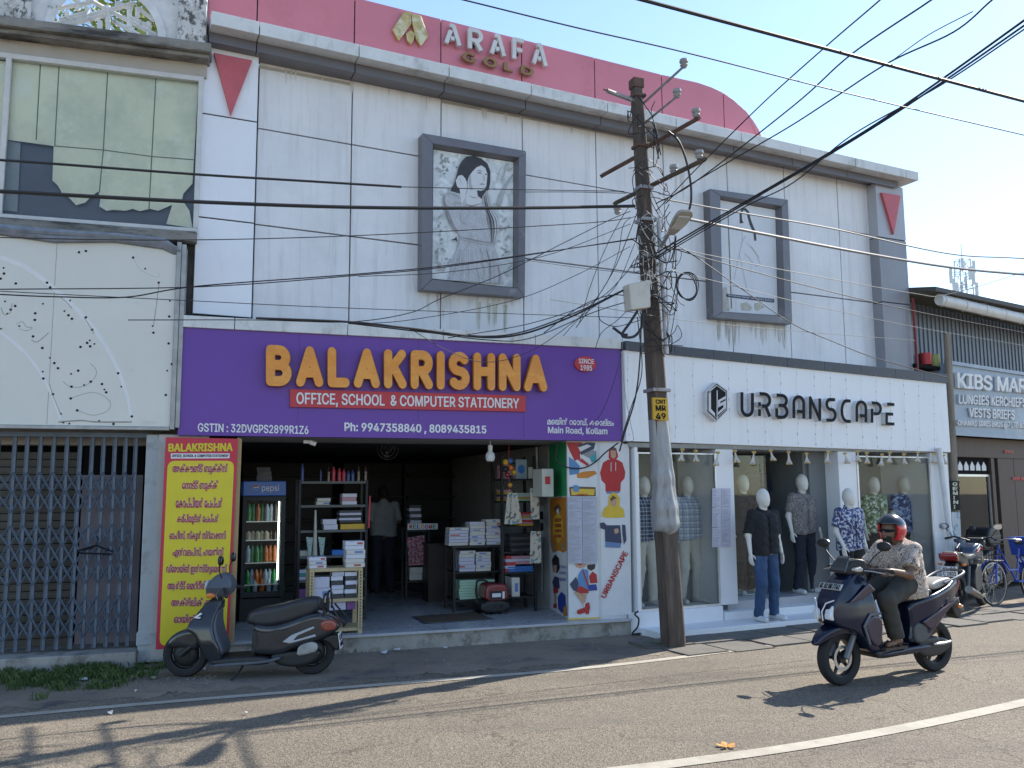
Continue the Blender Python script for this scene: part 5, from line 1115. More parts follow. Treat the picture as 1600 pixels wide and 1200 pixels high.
tag(grass('weeds', [(G_(560, 1016), G_(680, 1010), .02), (G_(1020, 1010), G_(1075, 1012), .04), (G_(940, 993), G_(965, 991), .03), (G_(535, 1020), G_(575, 1017), .03)], 700, .07, 5), 'small weeds along the shop step and the foot of the utility pole', 'weeds')
rr2 = random.Random(12)
LIT = [(130, 1065, 'white'), (178, 1057, 'white'), (150, 1070, 'white'), (242, 1045, 'brown'), (225, 1053, 'white'), (210, 1062, 'brown'), (200, 1048, 'brown'), (318, 1048, 'white'), (212, 1083, 'white'), (172, 1118, 'white'), (240, 1062, 'white'), (335, 1040, 'brown'), (620, 1018, 'white'), (600, 1022, 'white'), (695, 1015, 'white'), (385, 1118, 'white')]
m_lit = {'white': mat('litter_paper', (.5, .5, .5), .8), 'brown': mat('litter_leaf', (.2, .16, .11), .9)}
for i, (x, y, c_) in enumerate(LIT):
    p = ground(x, y); b = B(); k = 7; a0 = rr2.random()*6; s_ = rr2.uniform(.03, .075)*(.45 if y > 1080 else 1)
    top = [(p[0]+s_*rr2.uniform(.5, 1)*math.cos(a0+j*6.28/k), p[1]+s_*rr2.uniform(.5, 1)*math.sin(a0+j*6.28/k), .012+.03*rr2.random()) for j in range(k)]
    b.add([(p[0], p[1], .035)]+top+[(p[0], p[1], .006)], [(0, j+1, (j+1) % k+1) for j in range(k)]+[(k+1, (j+1) % k+1, j+1) for j in range(k)])
    where = 'the grass patch' if x < 200 else 'the parked scooter' if x < 350 else 'the white edge line' if x < 400 else 'the shop step'
    one('paper_scrap' if c_ == 'white' else 'leaf_scrap', f'{"white paper scrap" if c_ == "white" else "brown leaf scrap"} near {where}, {ORDN[sorted(l[0] for l in LIT).index(x)]} of the scraps', 'scrap', b, m_lit[c_], WORLD, (float(p[0]), float(p[1]), 0), group='scraps lying on the verge')
# loose stones and leaves as one covering
b = B(); rr2 = random.Random(3)
for i in range(900):
    x, y = rr2.uniform(90, 340), rr2.gauss(1062, 12)
    if i > 600: x, y = rr2.uniform(330, 960), rr2.uniform(1000, 1050)-(.0)
    p = ground(x, min(max(y, 1005+(0 if x > 500 else 30)), 1090)); s_ = rr2.uniform(.004, .02)
    b.add([(p[0]+s_*q_[0]*rr2.uniform(.5, 1.2), p[1]+s_*q_[1]*rr2.uniform(.5, 1.2), s_*q_[2]*.7) for q_ in ((1, 0, 0), (0, 1, 0), (-1, 0, 0), (0, -1, 0), (0, 0, 1))], [(0, 1, 4), (1, 2, 4), (2, 3, 4), (3, 0, 4)])
tag(b.build('rubble', mat('rubble_mix', (.11, .09, .07), .95, col2=(.25, .22, .18), scale=14, thr=(.35, .65))), 'scatter of grit, pebbles and dry leaves on the dirt verge', 'rubble', None, 'stuff')
p = ground(1135, 1169)
b = B(); rr2 = random.Random(5)
for j in range(5): a = j*1.25; b.add([(p[0], p[1], .014), (p[0]+.06*math.cos(a), p[1]+.06*math.sin(a), .02), (p[0]+.075*math.cos(a+.5), p[1]+.075*math.sin(a+.5), .028), (p[0]+.05*math.cos(a+.9), p[1]+.05*math.sin(a+.9), .02)], [(0, 1, 2, 3)])
one('fallen_petals', 'small orange petals lying on the painted centre line', 'petals', b, mat('petal_orange', (.65, .27, .04), .7), WORLD, (float(p[0]), float(p[1]), .012))
# ================================================================== vehicles
m_tyre = mat('tyre_rubber', (.016, .016, .017), .8, var=.3, scale=20, bump=.2); m_rim = mat('dark_alloy', (.03, .03, .033), .4, .5); m_silver = mat('silver_metal', (.5, .5, .5), .3, .8)
m_gm = layer(mat('grey_metallic_paint', (.036, .038, .043), .2, .2, var=.08, scale=2, coat=.4), (.075, .068, .058), 3.5, (.5, .74), None, .6)
m_gm2 = mat('inner_grey_plastic', (.085, .095, .115), .5, var=.1); m_blk = layer(mat('black_plastic', (.014, .0145, .016), .5, var=.15), (.045, .042, .038), 4, (.5, .75), None, .5); m_seat = mat('black_vinyl', (.022, .023, .028), .42, var=.15, bump=.12, bscale=220)
m_or = mat('amber_lens', (.62, .17, .02), .2, coat=.6); m_rl = mat('red_lens', (.2, .008, .01), .18, coat=.6); m_navy = mat('navy_paint', (.006, .010, .030), .16, 0, var=.08, spec=.5); m_purp2 = mat('purple_paint', (.024, .013, .038), .3, .1, coat=.4)
m_mirror = mat('mirror_glass', (.8, .82, .85), .04, 1., var=.0)
def lens(t, b, name, m): return b.build(name, m, t, smooth=True)
def wheel(t, c, R_w, wd, spokes=5, rim=m_rim, disc=True, name='wheel'):
    x, y, z = c; b = B(); r1 = R_w*.66
    b.lathe([(r1, -wd*.32), (r1+.012, -wd*.36), (r1+.012, wd*.36), (r1, wd*.32), (r1-.012, 0), (r1, -wd*.32)], c, 28, 'y')
    b.lathe([(0, -wd*.45), (.045, -wd*.45), (.05, 0), (.045, wd*.45), (0, wd*.45)], c, 14, 'y')
    for k in range(spokes):
        A = 2*math.pi*k/spokes; b.tube([(x+.04*math.cos(A), y, z+.04*math.sin(A)), (x+r1*math.cos(A+.12), y, z+r1*math.sin(A+.12))], [.022, .013], 6)
    w = b.build(name, rim, t, smooth=True)
    k = wd/2; pr = [(r1+.005, -k*.75), (R_w*.82, -k), (R_w*.94, -k*.86), (R_w, -k*.35), (R_w*1.003, 0), (R_w, k*.35), (R_w*.94, k*.86), (R_w*.82, k), (r1+.005, k*.75)]
    B().lathe(pr, c, 36, 'y').build('tyre', m_tyre, w, smooth=True)
    if disc: B().lathe([(R_w*.34, wd*.42), (R_w*.46, wd*.42), (R_w*.46, wd*.46), (R_w*.34, wd*.46), (R_w*.34, wd*.42)], c, 24, 'y').build('brake_disc', m_silver, w, smooth=True)
    return w
def mirror(t, p0, p1, r=(.035, .012, .05), ax=(1, .25, .0), m=None):
    b = B().tube([p0, ((p0[0]+p1[0])/2+.02, (p0[1]+p1[1])/2, (p0[2]+p1[2])/2), (p1[0], p1[1], p1[2]-r[2]*.5)], .006, 6)
    o = b.build('mirror', m_blk, t, smooth=True)
    B().ball(p1, (.022, r[0]*1.6, r[2]), 8).build('mirror_shell', m_blk, o, smooth=True)
    a = B(); a.prism([(.0, 0)]*0 or [(p1[1]+r[0]*1.35*math.cos(k), p1[2]+r[2]*.85*math.sin(k)) for k in np.arange(14)*2*math.pi/14], -.001, .001)
    a.v = [(p1[0]-.022+q[1], q[0], q[2]) for q in a.v]; a.build('mirror_face', m_mirror, o)
# ------------------------------------------------------------------ parked grey scooter
def F2(P): return [((737-x)*.001283, (1082-y)*.0012) for x, y in P]
pF, pR = ground(290, 1057), ground(487, 1053); mid = (pF+pR)/2
ks = TL('parked_scooter', 'dusty dark grey scooter parked on its stand before the red and yellow banner', 'scooter', (float(mid[0]), float(mid[1]), .0), math.atan2(pF[1]-pR[1], pF[0]-pR[0]))
for x_ in (.62, -.62):
    w_ = wheel(ks, (x_, 0, .222), .222, .1, 3, disc=False); B().lathe([(0, -.035), (.085, -.035), (.125, -.012), (.13, 0), (.125, .012), (.085, .035), (0, .035)], (x_, 0, .222), 24, 'y').build('hub_drum', m_blk, w_, smooth=True)
panel(F2([(98, 845), (112, 790), (165, 730), (250, 690), (345, 685), (375, 745), (372, 830), (330, 868), (300, 850), (240, 838), (160, 842)]), lerpt([(.4, .09), (.62, .1), (.78, .075), (.83, .03)]), .05).build('front_fender', m_gm, ks, smooth=True)
wz = lambda X, Z: sinterp(Z, [.1, .2, .35, .5, .62, .72, .8], [.16, .19, .215, .2, .15, .09, .07])
panel(F2([(430, 440), (350, 560), (285, 660), (300, 700), (350, 725), (390, 810), (430, 905), (470, 960), (520, 975), (555, 945), (548, 850), (505, 750), (480, 640), (500, 560), (540, 450)]), wz, .035).build('leg_shield', m_gm, ks, smooth=True)
panel(F2([(515, 520), (498, 640), (522, 745), (566, 850), (558, 900), (520, 880), (480, 760), (465, 640), (480, 540)]), lambda X, Z: wz(X, Z)-.03, .02).build('inner_shield', m_gm2, ks, smooth=True)
panel(F2([(470, 918), (900, 900), (930, 950), (900, 975), (480, 978)]), .2, .025).build('floorboard', m_blk, ks, smooth=True)
panel(F2([(478, 955), (900, 938), (1000, 905), (1010, 925), (910, 962), (480, 985)]), .212, .015).build('side_trim', m_gm2, ks, smooth=True)
panel(F2([(770, 650), (900, 670), (1020, 650), (1240, 560), (1370, 600), (1425, 660), (1440, 705), (1390, 745), (1280, 800), (1090, 850), (1010, 900), (830, 905), (775, 890), (795, 800), (780, 720)]), lerpt([(-.9, .06), (-.75, .13), (-.5, .175), (-.25, .17), (-.05, .13)]), .055).build('body', m_gm, ks, smooth=True)
panel(F2([(775, 690), (850, 690), (840, 780), (800, 905), (770, 900)]), .135, .02).build('under_seat_panel', m_blk, ks, smooth=True)
panel(F2([(715, 645), (728, 570), (790, 535), (950, 512), (1100, 468), (1240, 445), (1292, 470), (1282, 560), (1150, 620), (960, 672), (850, 682), (730, 660)]), lerpt([(-.72, .1), (-.4, .14), (-.1, .125), (.02, .08)]), .05).build('seat', m_seat, ks, smooth=True)
panel(F2([(400, 400), (425, 310), (470, 255), (530, 235), (585, 262), (608, 330), (600, 390), (560, 432), (480, 452), (420, 445)]), lambda X, Z: np.interp(Z, [.75, .88, 1.02], [.1, .15, .09]), .05).build('handlebar_cover', m_gm2, ks, smooth=True)
hx, hz = F2([(560, 360)])[0]
for s in (-1, 1):
    b = B().tube([(hx+.02, .1*s, hz), (hx-.03, .25*s, hz-.02), (hx-.07, .37*s, hz-.05)], [.014, .017, .017], 10); b.ball((hx-.071, .37*s, hz-.05), .021, 6); b.build('handle_grip', m_blackp, ks, smooth=True)
    B().tube([(hx+.06, .13*s, hz-.02), (hx+.06, .25*s, hz-.05), (hx+.02, .33*s, hz-.08)], .006, 6).build('brake_lever', m_silver, ks, smooth=True)
    lens(ks, panel(F2([(418, 400), (450, 392), (490, 405), (488, 432), (440, 442), (420, 436)]), .03, .012, .008, 1, y0=.125*s), 'indicator', m_or)
    mirror(ks, (hx+.03, .16*s, hz+.1), (F2([(540, 130)])[0][0], .25*s, 1.145))
lens(ks, B().ball((F2([(404, 360)])[0][0], 0, F2([(404, 360)])[0][1]+.02), (.03, .09, .055), 10), 'headlamp', mat('clear_lens', (.55, .57, .6), .1, coat=.5))
lens(ks, panel(F2([(1290, 655), (1330, 625), (1400, 630), (1425, 680), (1400, 715), (1330, 722), (1300, 700)]), .142, .02, .008), 'tail_lamp', mat('dull_red_lens', (.25, .05, .03), .25, coat=.5))
panel(F2([(1010, 795), (1080, 740), (1250, 670), (1255, 690), (1130, 745), (1095, 785), (1260, 735), (1270, 755), (1070, 808)]), .006, .004, .006, 0, y0=.178).build('side_decal', mat('pale_decal', (.4, .41, .43), .4), ks)
panel(F2([(1120, 880), (1135, 830), (1200, 802), (1255, 800), (1282, 830), (1275, 880), (1200, 900), (1125, 912)]), .02, .012, .008, 1, y0=.15).build('air_filter_cover', mat('scuffed_silver', (.33, .33, .32), .5, .3, var=.25, scale=9), ks, smooth=True)
panel(F2([(900, 905), (1000, 880), (1290, 860), (1300, 920), (1240, 985), (1100, 1010), (960, 985)]), .1, .03, .011, y0=.04).build('engine', m_blk, ks, smooth=True)
panel(F2([(1280, 790), (1420, 740), (1440, 800), (1445, 880), (1400, 890), (1360, 830)]), .075, .02).build('rear_fender', m_blk, ks, smooth=True)
pl = B(); xa, za = F2([(1408, 745)])[0]; xb, zb2 = F2([(1425, 870)])[0]
pl.add([(xa-.03, -.1, za), (xa-.03, .1, za), (xb-.03, .1, zb2), (xb-.03, -.1, zb2), (xa-.024, -.1, za), (xa-.024, .1, za), (xb-.024, .1, zb2), (xb-.024, -.1, zb2)], [(0, 1, 2, 3), (7, 6, 5, 4), (0, 4, 5, 1), (1, 5, 6, 2), (2, 6, 7, 3), (3, 7, 4, 0)])
pl_ = pl.build('number_plate', m_lett, ks)
for k, s_ in enumerate(('KL 02', 'AR 4857')):
    za_, zc_ = za-.02-.065*k, za-.07-.065*k; fx = lambda z: xa-.032+(xb-xa)*(za-z)/(za-zb2)
    txt(pl_, 'plate_letters', s_, [(fx(za_), .085, za_), (fx(za_), -.085, za_), (fx(zc_), -.085, zc_), (fx(zc_), .085, zc_)], .001, m_letblack, .02)
for s in (-1, 1):
    B().tube(catmull([(F2([q])[0][0], s*w_, F2([q])[0][1]) for q, w_ in (((1320, 590), .12), (1312, 480) and ((1312, 480), .14), ((1330, 415), .14), ((1352, 450), .14), ((1352, 560), .12))], 5), .011, 7).build('grab_rail', m_blackp, ks, smooth=True)
B().tube(catmull([(F2([q])[0][0], w_, F2([q])[0][1]) for q, w_ in (((1380, 520), .1), ((1425, 590), .16), ((1475, 650), .15), ((1465, 690), .06), ((1465, 690), -.06), ((1475, 650), -.15), ((1425, 590), -.16), ((1380, 520), -.1))], 5), .01, 7).build('rear_guard', m_blackp, ks, smooth=True)
B().tube([F2([(715, 975)])[0][:1]+(.12,)+F2([(715, 975)])[0][1:], F2([(690, 1040)])[0][:1]+(.2,)+F2([(690, 1040)])[0][1:], (F2([(655, 1110)])[0][0], .27, .012)], .011, 7).build('side_stand', m_blackp, ks, smooth=True)
for s in (-1, 1): B().tube([(F2([(420, 760)])[0][0], .07*s, .42), (.66, .075*s, .215)], [.022, .026], 8).build('fork', m_blk, ks, smooth=True)
B().tube([(-.3, -.13, .2), (-.5, -.16, .24), (-.85, -.17, .33)], [.03, .05, .055], 10).build('exhaust', m_blk, ks, smooth=True)
b = B()
for k in range(5): x_ = .28-.1*k; b.box(x_-.015, x_+.015, -.16, .16, .198, .206)
b.build('floor_mat', m_blackp, ks)
b = B()
for P_ in ([(430, 455), (455, 520), (470, 620)], [(540, 440), (548, 500), (540, 520)]):
    Q_ = F2(P_); b.tube(catmull([(q[0], .08, q[1]) for q in Q_], 4), .005, 5)
b.build('brake_cable', m_blackp, ks)
Q_ = F2([(775, 700), (880, 720), (960, 700), (1040, 690), (1180, 620), (1280, 590)]); B().tube(catmull([(q[0], sinterp(q[0], [-.9, -.75, -.5, -.25, -.05], [.06, .13, .175, .17, .13])-.001, q[1]) for q in Q_], 5), .004, 5).build('panel_seam', m_blk, ks)
panel(F2([(335, 590), (395, 545), (405, 560), (370, 585), (395, 580), (390, 598)]), .004, .003, .005, 0, y0=.188).build('badge', m_lett, ks)
# ------------------------------------------------------------------ moving navy scooter
qF, qR = ground(1310, 1072), ground(1462, 1049); mid = (qF+qR)/2
ns = TL('moving_scooter', 'glossy navy and purple scooter being ridden along the sunlit road', 'scooter', (float(mid[0]), float(mid[1]), .006), math.atan2(qF[1]-qR[1], qF[0]-qR[0]))
wheel(ns, (.65, 0, .25), .25, .105, 5); wheel(ns, (-.65, 0, .25), .25, .115, 5, disc=False)
panel([(.36, .42), (.40, .50), (.55, .56), (.74, .555), (.90, .49), (.985, .40), (.94, .37), (.86, .42), (.7, .47), (.55, .46), (.45, .38)], lerpt([(.36, .1), (.6, .105), (.8, .09), (.97, .03)]), .03, .0085).build('front_fender', m_navy, ns, smooth=True)
wn2 = lambda X, Z: sinterp(Z, [.28, .45, .6, .75, .9, 1.02], [.15, .2, .215, .2, .16, .12])*sinterp(X, [.3, .6, .82], [1, .92, .5])
panel([(.80, .56), (.845, .68), (.79, .80), (.68, .92), (.54, 1.02), (.42, 1.04), (.36, .92), (.33, .68), (.27, .42), (.2, .30), (.38, .27), (.48, .40), (.6, .5)], wn2, .035, .0085).build('front_apron', m_navy, ns, smooth=True)
for s in (-1, 1):
    panel([(.34, .86), (.52, .78), (.70, .76), (.52, .87), (.42, .93)], .008, .006, .007, 0, y0=s*.186).build('side_wing', m_purp2, ns, smooth=True)
    panel([(.30, .62), (.44, .64), (.52, .54), (.46, .40), (.36, .34), (.3, .46)], .02, .012, .008, 1, y0=s*.2).build('vent_panel', m_purp2, ns, smooth=True)
    panel([(.30, .66), (.32, .66), (.46, .66), (.55, .55), (.48, .37), (.46, .385), (.52, .54), (.44, .63), (.32, .635)], .008, .005, .007, 0, y0=s*.212).build('silver_trim', m_gm2, ns, smooth=True)
    panel([(.70, .60), (.848, .60), (.852, .66), (.80, .76), (.72, .76)], .04, .02, .006, 1, y0=s*.068).build('headlamp', mat('headlamp_lens', (.62, .66, .68), .12, coat=.8), ns, smooth=True)
    B().tube([(.865, .03*s, .60), (.872, .028*s, .68), (.845, .055*s, .755), (.80, .115*s, .785)], .006, 6).build('running_light', m_lett, ns, smooth=True)
    b = B().tube([(.42, .12*s, 1.04), (.36, .24*s, 1.05), (.31, .37*s, 1.04)], [.013, .017, .018], 10); b.ball((.31, .37*s, 1.04), .023, 6); b.build('handle_grip', m_blackp, ns, smooth=True)
    B().tube([(.45, .17*s, 1.04), (.43, .27*s, 1.035), (.40, .36*s, 1.02)], .006, 6).build('brake_lever', m_silver, ns, smooth=True)
    mirror(ns, (.42, .18*s, 1.08), (.40, .36*s, 1.27), (.05, .012, .045))
    lens(ns, panel([(.44, 1.03), (.54, 1.03), (.56, 1.06), (.46, 1.08)], .03, .01, .007, 1, y0=s*.13), 'indicator', mat('pale_indicator', (.5, .46, .4), .2, coat=.6))
    B().tube([(.47, .08*s, .55), (.58, .085*s, .38), (.65, .082*s, .25)], [.024, .03, .03], 8).build('fork', mat('fork_grey', (.16, .16, .17), .4, .5), ns, smooth=True)
    panel([(-.3, .52), (-.85, .72), (-.9, .74), (-.62, .56), (-.42, .44)], .01, .008, .008, 0, y0=s*.17).build('side_stripe', m_purp2, ns, smooth=True)
    lens(ns, B().ball((-.97, .1*s, .62), (.035, .02, .022), 6), 'rear_indicator', m_or)
panel([(.60, 1.0), (.60, 1.06), (.50, 1.15), (.40, 1.14), (.30, 1.08), (.34, 1.01), (.46, .98)], lambda X, Z: np.interp(X, [.28, .42, .6], [.13, .15, .07]), .035, .008).build('handlebar_cover', m_blk, ns, smooth=True)
panel([(.63, 1.02), (.60, 1.08), (.52, 1.17), (.50, 1.165), (.57, 1.07), (.59, 1.02)], lerpt([(.47, .06), (.62, .1)]), .012, .008, 1).build('windscreen', mat('smoked_plastic', (.03, .032, .036), .15, coat=.6), ns, smooth=True)
npl = B(); npl.add([(.735, -.13, .875), (.735, .13, .875), (.70, .13, .925), (.70, -.13, .925), (.73, -.13, .868), (.73, .13, .868), (.69, .13, .92), (.69, -.13, .92)], [(0, 1, 2, 3), (7, 6, 5, 4), (0, 4, 5, 1), (1, 5, 6, 2), (2, 6, 7, 3), (3, 7, 4, 0)])
npl_ = npl.build('number_plate', mat('plate_grey', (.42, .42, .41), .5), ns)
txt(npl_, 'plate_letters', 'KL 02 BR 7741', [(.704, -.115, .921), (.704, .115, .921), (.737, .115, .879), (.737, -.115, .879)], .0015, m_letblack, .02)
panel([(.34, .26), (.34, .31), (-.18, .30), (-.22, .24), (.3, .22)], .17, .02, .01).build('floorboard', m_blk, ns, smooth=True)
panel([(.3, .24), (-.3, .23), (-.45, .29), (-.3, .31), (.3, .28)], .18, .015, .01).build('side_skirt', m_navy, ns, smooth=True)
panel([(-.14, .30), (-.2, .5), (-.16, .70), (-.35, .74), (-.75, .82), (-1.0, .90), (-1.03, .84), (-.97, .72), (-.78, .60), (-.55, .46), (-.35, .34)], lerpt([(-1.02, .06), (-.8, .13), (-.5, .175), (-.15, .13)]), .045).build('body', m_navy, ns, smooth=True)
panel([(-.2, .32), (-.2, .52), (-.42, .50), (-.5, .42), (-.36, .32)], .16, .02, .01).build('side_panel', mat('matt_grey', (.06, .063, .07), .5), ns, smooth=True)
panel([(-.08, .71), (-.1, .79), (-.36, .80), (-.50, .83), (-.52, .77), (-.3, .71)], lerpt([(-.5, .15), (-.1, .11)]), .03).build('seat', m_seat, ns, smooth=True)
panel([(-.5, .80), (-.55, .88), (-.86, .915), (-.9, .88), (-.7, .81)], lerpt([(-.9, .09), (-.5, .14)]), .03).build('pillion_seat', mat('sunlit_vinyl', (.25, .245, .23), .45, var=.1), ns, smooth=True)  # pillion vinyl painted pale to carry the sun reflecting off it
B().tube(catmull([(-.72, .13, .86), (-.95, .15, .93), (-1.06, .1, .96), (-1.08, 0, .965), (-1.06, -.1, .96), (-.95, -.15, .93), (-.72, -.13, .86)], 5), .013, 8).build('grab_rail', mat('dark_steel', (.14, .14, .15), .35, .6), ns, smooth=True)
lens(ns, panel([(-.98, .72), (-1.05, .86), (-1.02, .88), (-.95, .74)], .07, .012, .008, 1), 'tail_lamp', m_rl)
panel([(-.88, .66), (-1.02, .72), (-1.06, .55), (-1.02, .48), (-.96, .5)], .06, .012, .009, 1).build('rear_fender', m_blk, ns, smooth=True)
panel([(-.25, .22), (-.3, .36), (-.6, .36), (-.78, .3), (-.7, .2), (-.45, .16)], .07, .03, .011, y0=.07).build('engine', m_blk, ns, smooth=True)
B().tube([(-.45, .17, .3), (-.58, .18, .3), (-.68, .185, .31)], [.012, .014, .01], 8).build('kick_lever', m_silver, ns, smooth=True)
B().tube([(-.25, -.12, .2), (-.55, -.18, .24), (-.98, -.19, .4)], [.03, .055, .06], 12).build('exhaust', m_blk, ns, smooth=True)
# ------------------------------------------------------------------ motorcycle by the right-hand pole
mb = TL('motorcycle', 'black motorcycle with red and blue tank parked tail first beside the wooden pole', 'motorcycle', (6.86, 13.55, 0), math.atan2(.86, .75))
wheel(mb, (.64, 0, .3), .3, .09, 6); wheel(mb, (-.62, 0, .3), .3, .1, 6, disc=False)
panel([(-.1, .78), (-.05, .92), (.12, .99), (.32, .95), (.4, .84), (.3, .76), (.05, .74)], lerpt([(-.1, .09), (.15, .15), (.4, .1)]), .05, .01).build('tank', mat('blue_black_paint', (.03, .05, .1), .25, .2, coat=.8), mb, smooth=True)
for s in (-1, 1):
    for k, m_ in ((0, m_signred), (1, m_lett)): panel([(-.02, .84+.05*k), (.15, .9+.05*k), (.3, .87+.04*k), (.3, .885+.04*k), (.15, .92+.05*k), (-.02, .86+.05*k)], .006, .004, .008, 0, y0=s*.142).build('tank_stripe', m_, mb)
    B().tube([(-.5, .13*s, .68), (-.62, .13*s, .32)], [.024, .02], 10).build('shock', m_gm2, mb, smooth=True)
    B().tube([(.42, .08*s, .85), (.64, .085*s, .3)], [.022, .026], 8).build('fork', m_silver, mb, smooth=True)
    b = B().tube([(.36, .05*s, 1.0), (.3, .25*s, 1.06), (.2, .36*s, 1.03)], [.012, .014, .018], 8); b.build('handle_grip', m_blackp, mb, smooth=True)
    mirror(mb, (.28, .26*s, 1.05), (.27, .38*s, 1.22), (.045, .012, .045))
    lens(mb, B().ball((-.86, .16*s, .72), (.02, .035, .02), 6), 'rear_indicator', m_or)
panel([(-.02, .8), (-.1, .84), (-.45, .82), (-.75, .9), (-.82, .87), (-.6, .76), (-.2, .74)], .13, .03, .01).build('seat', m_seat, mb, smooth=True)
panel([(-.35, .66), (-.45, .8), (-.9, .92), (-1.02, .88), (-.95, .78), (-.7, .7)], lerpt([(-1.0, .09), (-.6, .13), (-.35, .11)]), .03, .01).build('tail', m_blk, mb, smooth=True)
lens(mb, panel([(-.94, .76), (-1.03, .80), (-1.05, .88), (-.98, .89), (-.92, .82)], .125, .02, .009), 'tail_lamp', m_rl)
b = B().box(-1.0, -.985, -.1, .1, .56, .70); p_ = b.build('number_plate', m_lett, mb)
for k, s_ in enumerate(('KL 23', 'C 2803')): txt(p_, 'plate_letters', s_, [(-1.001, .085, .69-.065*k), (-1.001, -.085, .69-.065*k), (-1.001, -.085, .635-.065*k), (-1.001, .085, .635-.065*k)], .002, m_letblack, .02)
panel([(-.75, .72), (-.97, .76), (-1.0, .55), (-.96, .45), (-.88, .62)], .08, .015, .01, 1).build('rear_fender', m_blk, mb, smooth=True)
panel([(-.15, .3), (-.15, .5), (.05, .66), (.22, .66), (.3, .5), (.25, .3), (.05, .24)], .12, .03, .011).build('engine', mat('engine_grey', (.04, .04, .042), .5, .3, var=.3, scale=12), mb, smooth=True)
B().tube([(.28, -.08, .4), (.25, -.14, .22), (-.1, -.17, .2), (-.35, -.19, .26), (-.85, -.2, .38)], [.02, .02, .025, .05, .055], 10).build('exhaust', mat('worn_chrome', (.2, .18, .16), .35, .8, var=.2, scale=6), mb, smooth=True)
panel([(.35, .4), (.42, .58), (.62, .64), (.8, .6), (.95, .45), (.9, .43), (.78, .55), (.62, .6), (.46, .54)], .06, .012, .01, 1).build('front_fender', m_blk, mb, smooth=True)
panel([(.38, .9), (.44, 1.06), (.56, 1.02), (.6, .9), (.5, .82)], .13, .04, .011).build('cowl', m_blk, mb, smooth=True)
# ------------------------------------------------------------------ scooter with a top box behind the motorcycle
s2 = copy_tree(ks); s2.name = 'boxed_scooter'; s2.location = (7.55, 14.95, 0); s2.rotation_euler = (0, 0, R_(215))
tag(s2, 'dark scooter standing half hidden behind the black motorcycle, carrying a top box', 'scooter')
tb = TL('top_box', 'black plastic luggage box on the scooter behind the motorcycle', 'luggage box', (8.02, 15.28, .82), R_(215))
panel([(-.2, .0), (-.22, .2), (-.15, .32), (.15, .32), (.22, .2), (.2, .0)], .2, .04, .012).build('box', m_blk, tb, smooth=True); B().box(-.205, .225, -.205, .205, .17, .185).build('lid_seam', m_gm2, tb)
# ------------------------------------------------------------------ blue bicycle
f0, r0 = np.array((7.45, 13.95)), np.array((8.3, 14.42)); md = (f0+r0)/2
bk = TL('bicycle', 'blue roadster bicycle with a wire basket standing at the right edge by the timber shop', 'bicycle', (float(md[0]), float(md[1]), 0), math.atan2(*(f0-r0)[::-1]))
m_bblue = mat('bicycle_blue', (.02, .06, .36), .3, coat=.5)
def bwheel(x):
    b = B().lathe([(.325*math.cos(0)-.0, -.012), (.325, .012), (.305, .012), (.305, -.012), (.325, -.012)], (x, 0, .34), 32, 'y')
    for k in range(18): A = k*math.pi/9; b.tube([(x+.02*math.cos(A+.4), (-1)**k*.02, .34+.02*math.sin(A+.4)), (x+.31*math.cos(A), 0, .34+.31*math.sin(A))], .0022, 3)
    b.lathe([(0, -.035), (.02, -.035), (.02, .035), (0, .035)], (x, 0, .34), 10, 'y')
    w = b.build('wheel', m_silver, bk); B().lathe([(.322, -.016), (.338, -.014), (.343, 0), (.338, .014), (.322, .016)], (x, 0, .34), 32, 'y').build('tyre', m_tyre, w, smooth=True)
bwheel(.52); bwheel(-.52)
b = B(); 
for pth in ([(.33, 0, .88), (-.08, 0, .34)], [(-.2, 0, .85), (-.08, 0, .34)], [(.36, 0, .76), (.1, 0, .52), (-.14, 0, .52)], [(-.08, .03, .34), (-.52, .05, .34)], [(-.17, .03, .72), (-.52, .05, .34)], [(-.08, -.03, .34), (-.52, -.05, .34)], [(-.17, -.03, .72), (-.52, -.05, .34)], [(.32, 0, .92), (.4, 0, .7), (.52, .05, .34)], [(.4, 0, .7), (.52, -.05, .34)]): b.tube(pth, .016, 8)
b.build('frame', m_bblue, bk, smooth=True)
for x in (.52, -.52): B().lathe([(.365, -.025), (.372, 0), (.365, .025)], (x, 0, .34), 20, 'y', 20, 190 if x < 0 else 160).build('mudguard', m_bblue, bk, smooth=True)
panel([(-.1, .93), (-.12, .97), (-.32, .99), (-.34, .93), (-.25, .9)], lerpt([(-.33, .09), (-.1, .02)]), .02, .01).build('saddle', m_seat, bk, smooth=True)
for s in (-1, 1): B().tube([(.33, 0, .98), (.36, .15*s, 1.02), (.3, .27*s, 1.02), (.2, .29*s, 1.0)], [.011, .011, .011, .017], 8).build('handlebar', m_silver, bk, smooth=True)
b = B()
for k in range(9):
    for z in (.72, .80, .88, .95): pass
for z in (.70, .78, .86, .95): b.tube([(.45, -.17, z), (.72, -.17, z), (.72, .17, z), (.45, .17, z), (.45, -.17, z)], .004, 4)
for k in range(9): y = -.17+.0425*k; b.tube([(.45, y, .95), (.45, y, .7), (.72, y, .7), (.72, y, .95)], .003, 4)
b.build('basket', m_blackp, bk)
B().box(-.72, -.3, -.06, .06, .72, .735).build('carrier', m_blackp, bk)
B().tube([(-.08, -.09, .34), (.06, -.1, .26)], .01, 6).build('pedal_crank', m_silver, bk)
cr = TL('plastic_crate', 'blue plastic crate on the rear carrier of the blue bicycle', 'crate', (8.27, 14.4, .737), math.atan2(*(f0-r0)[::-1]))
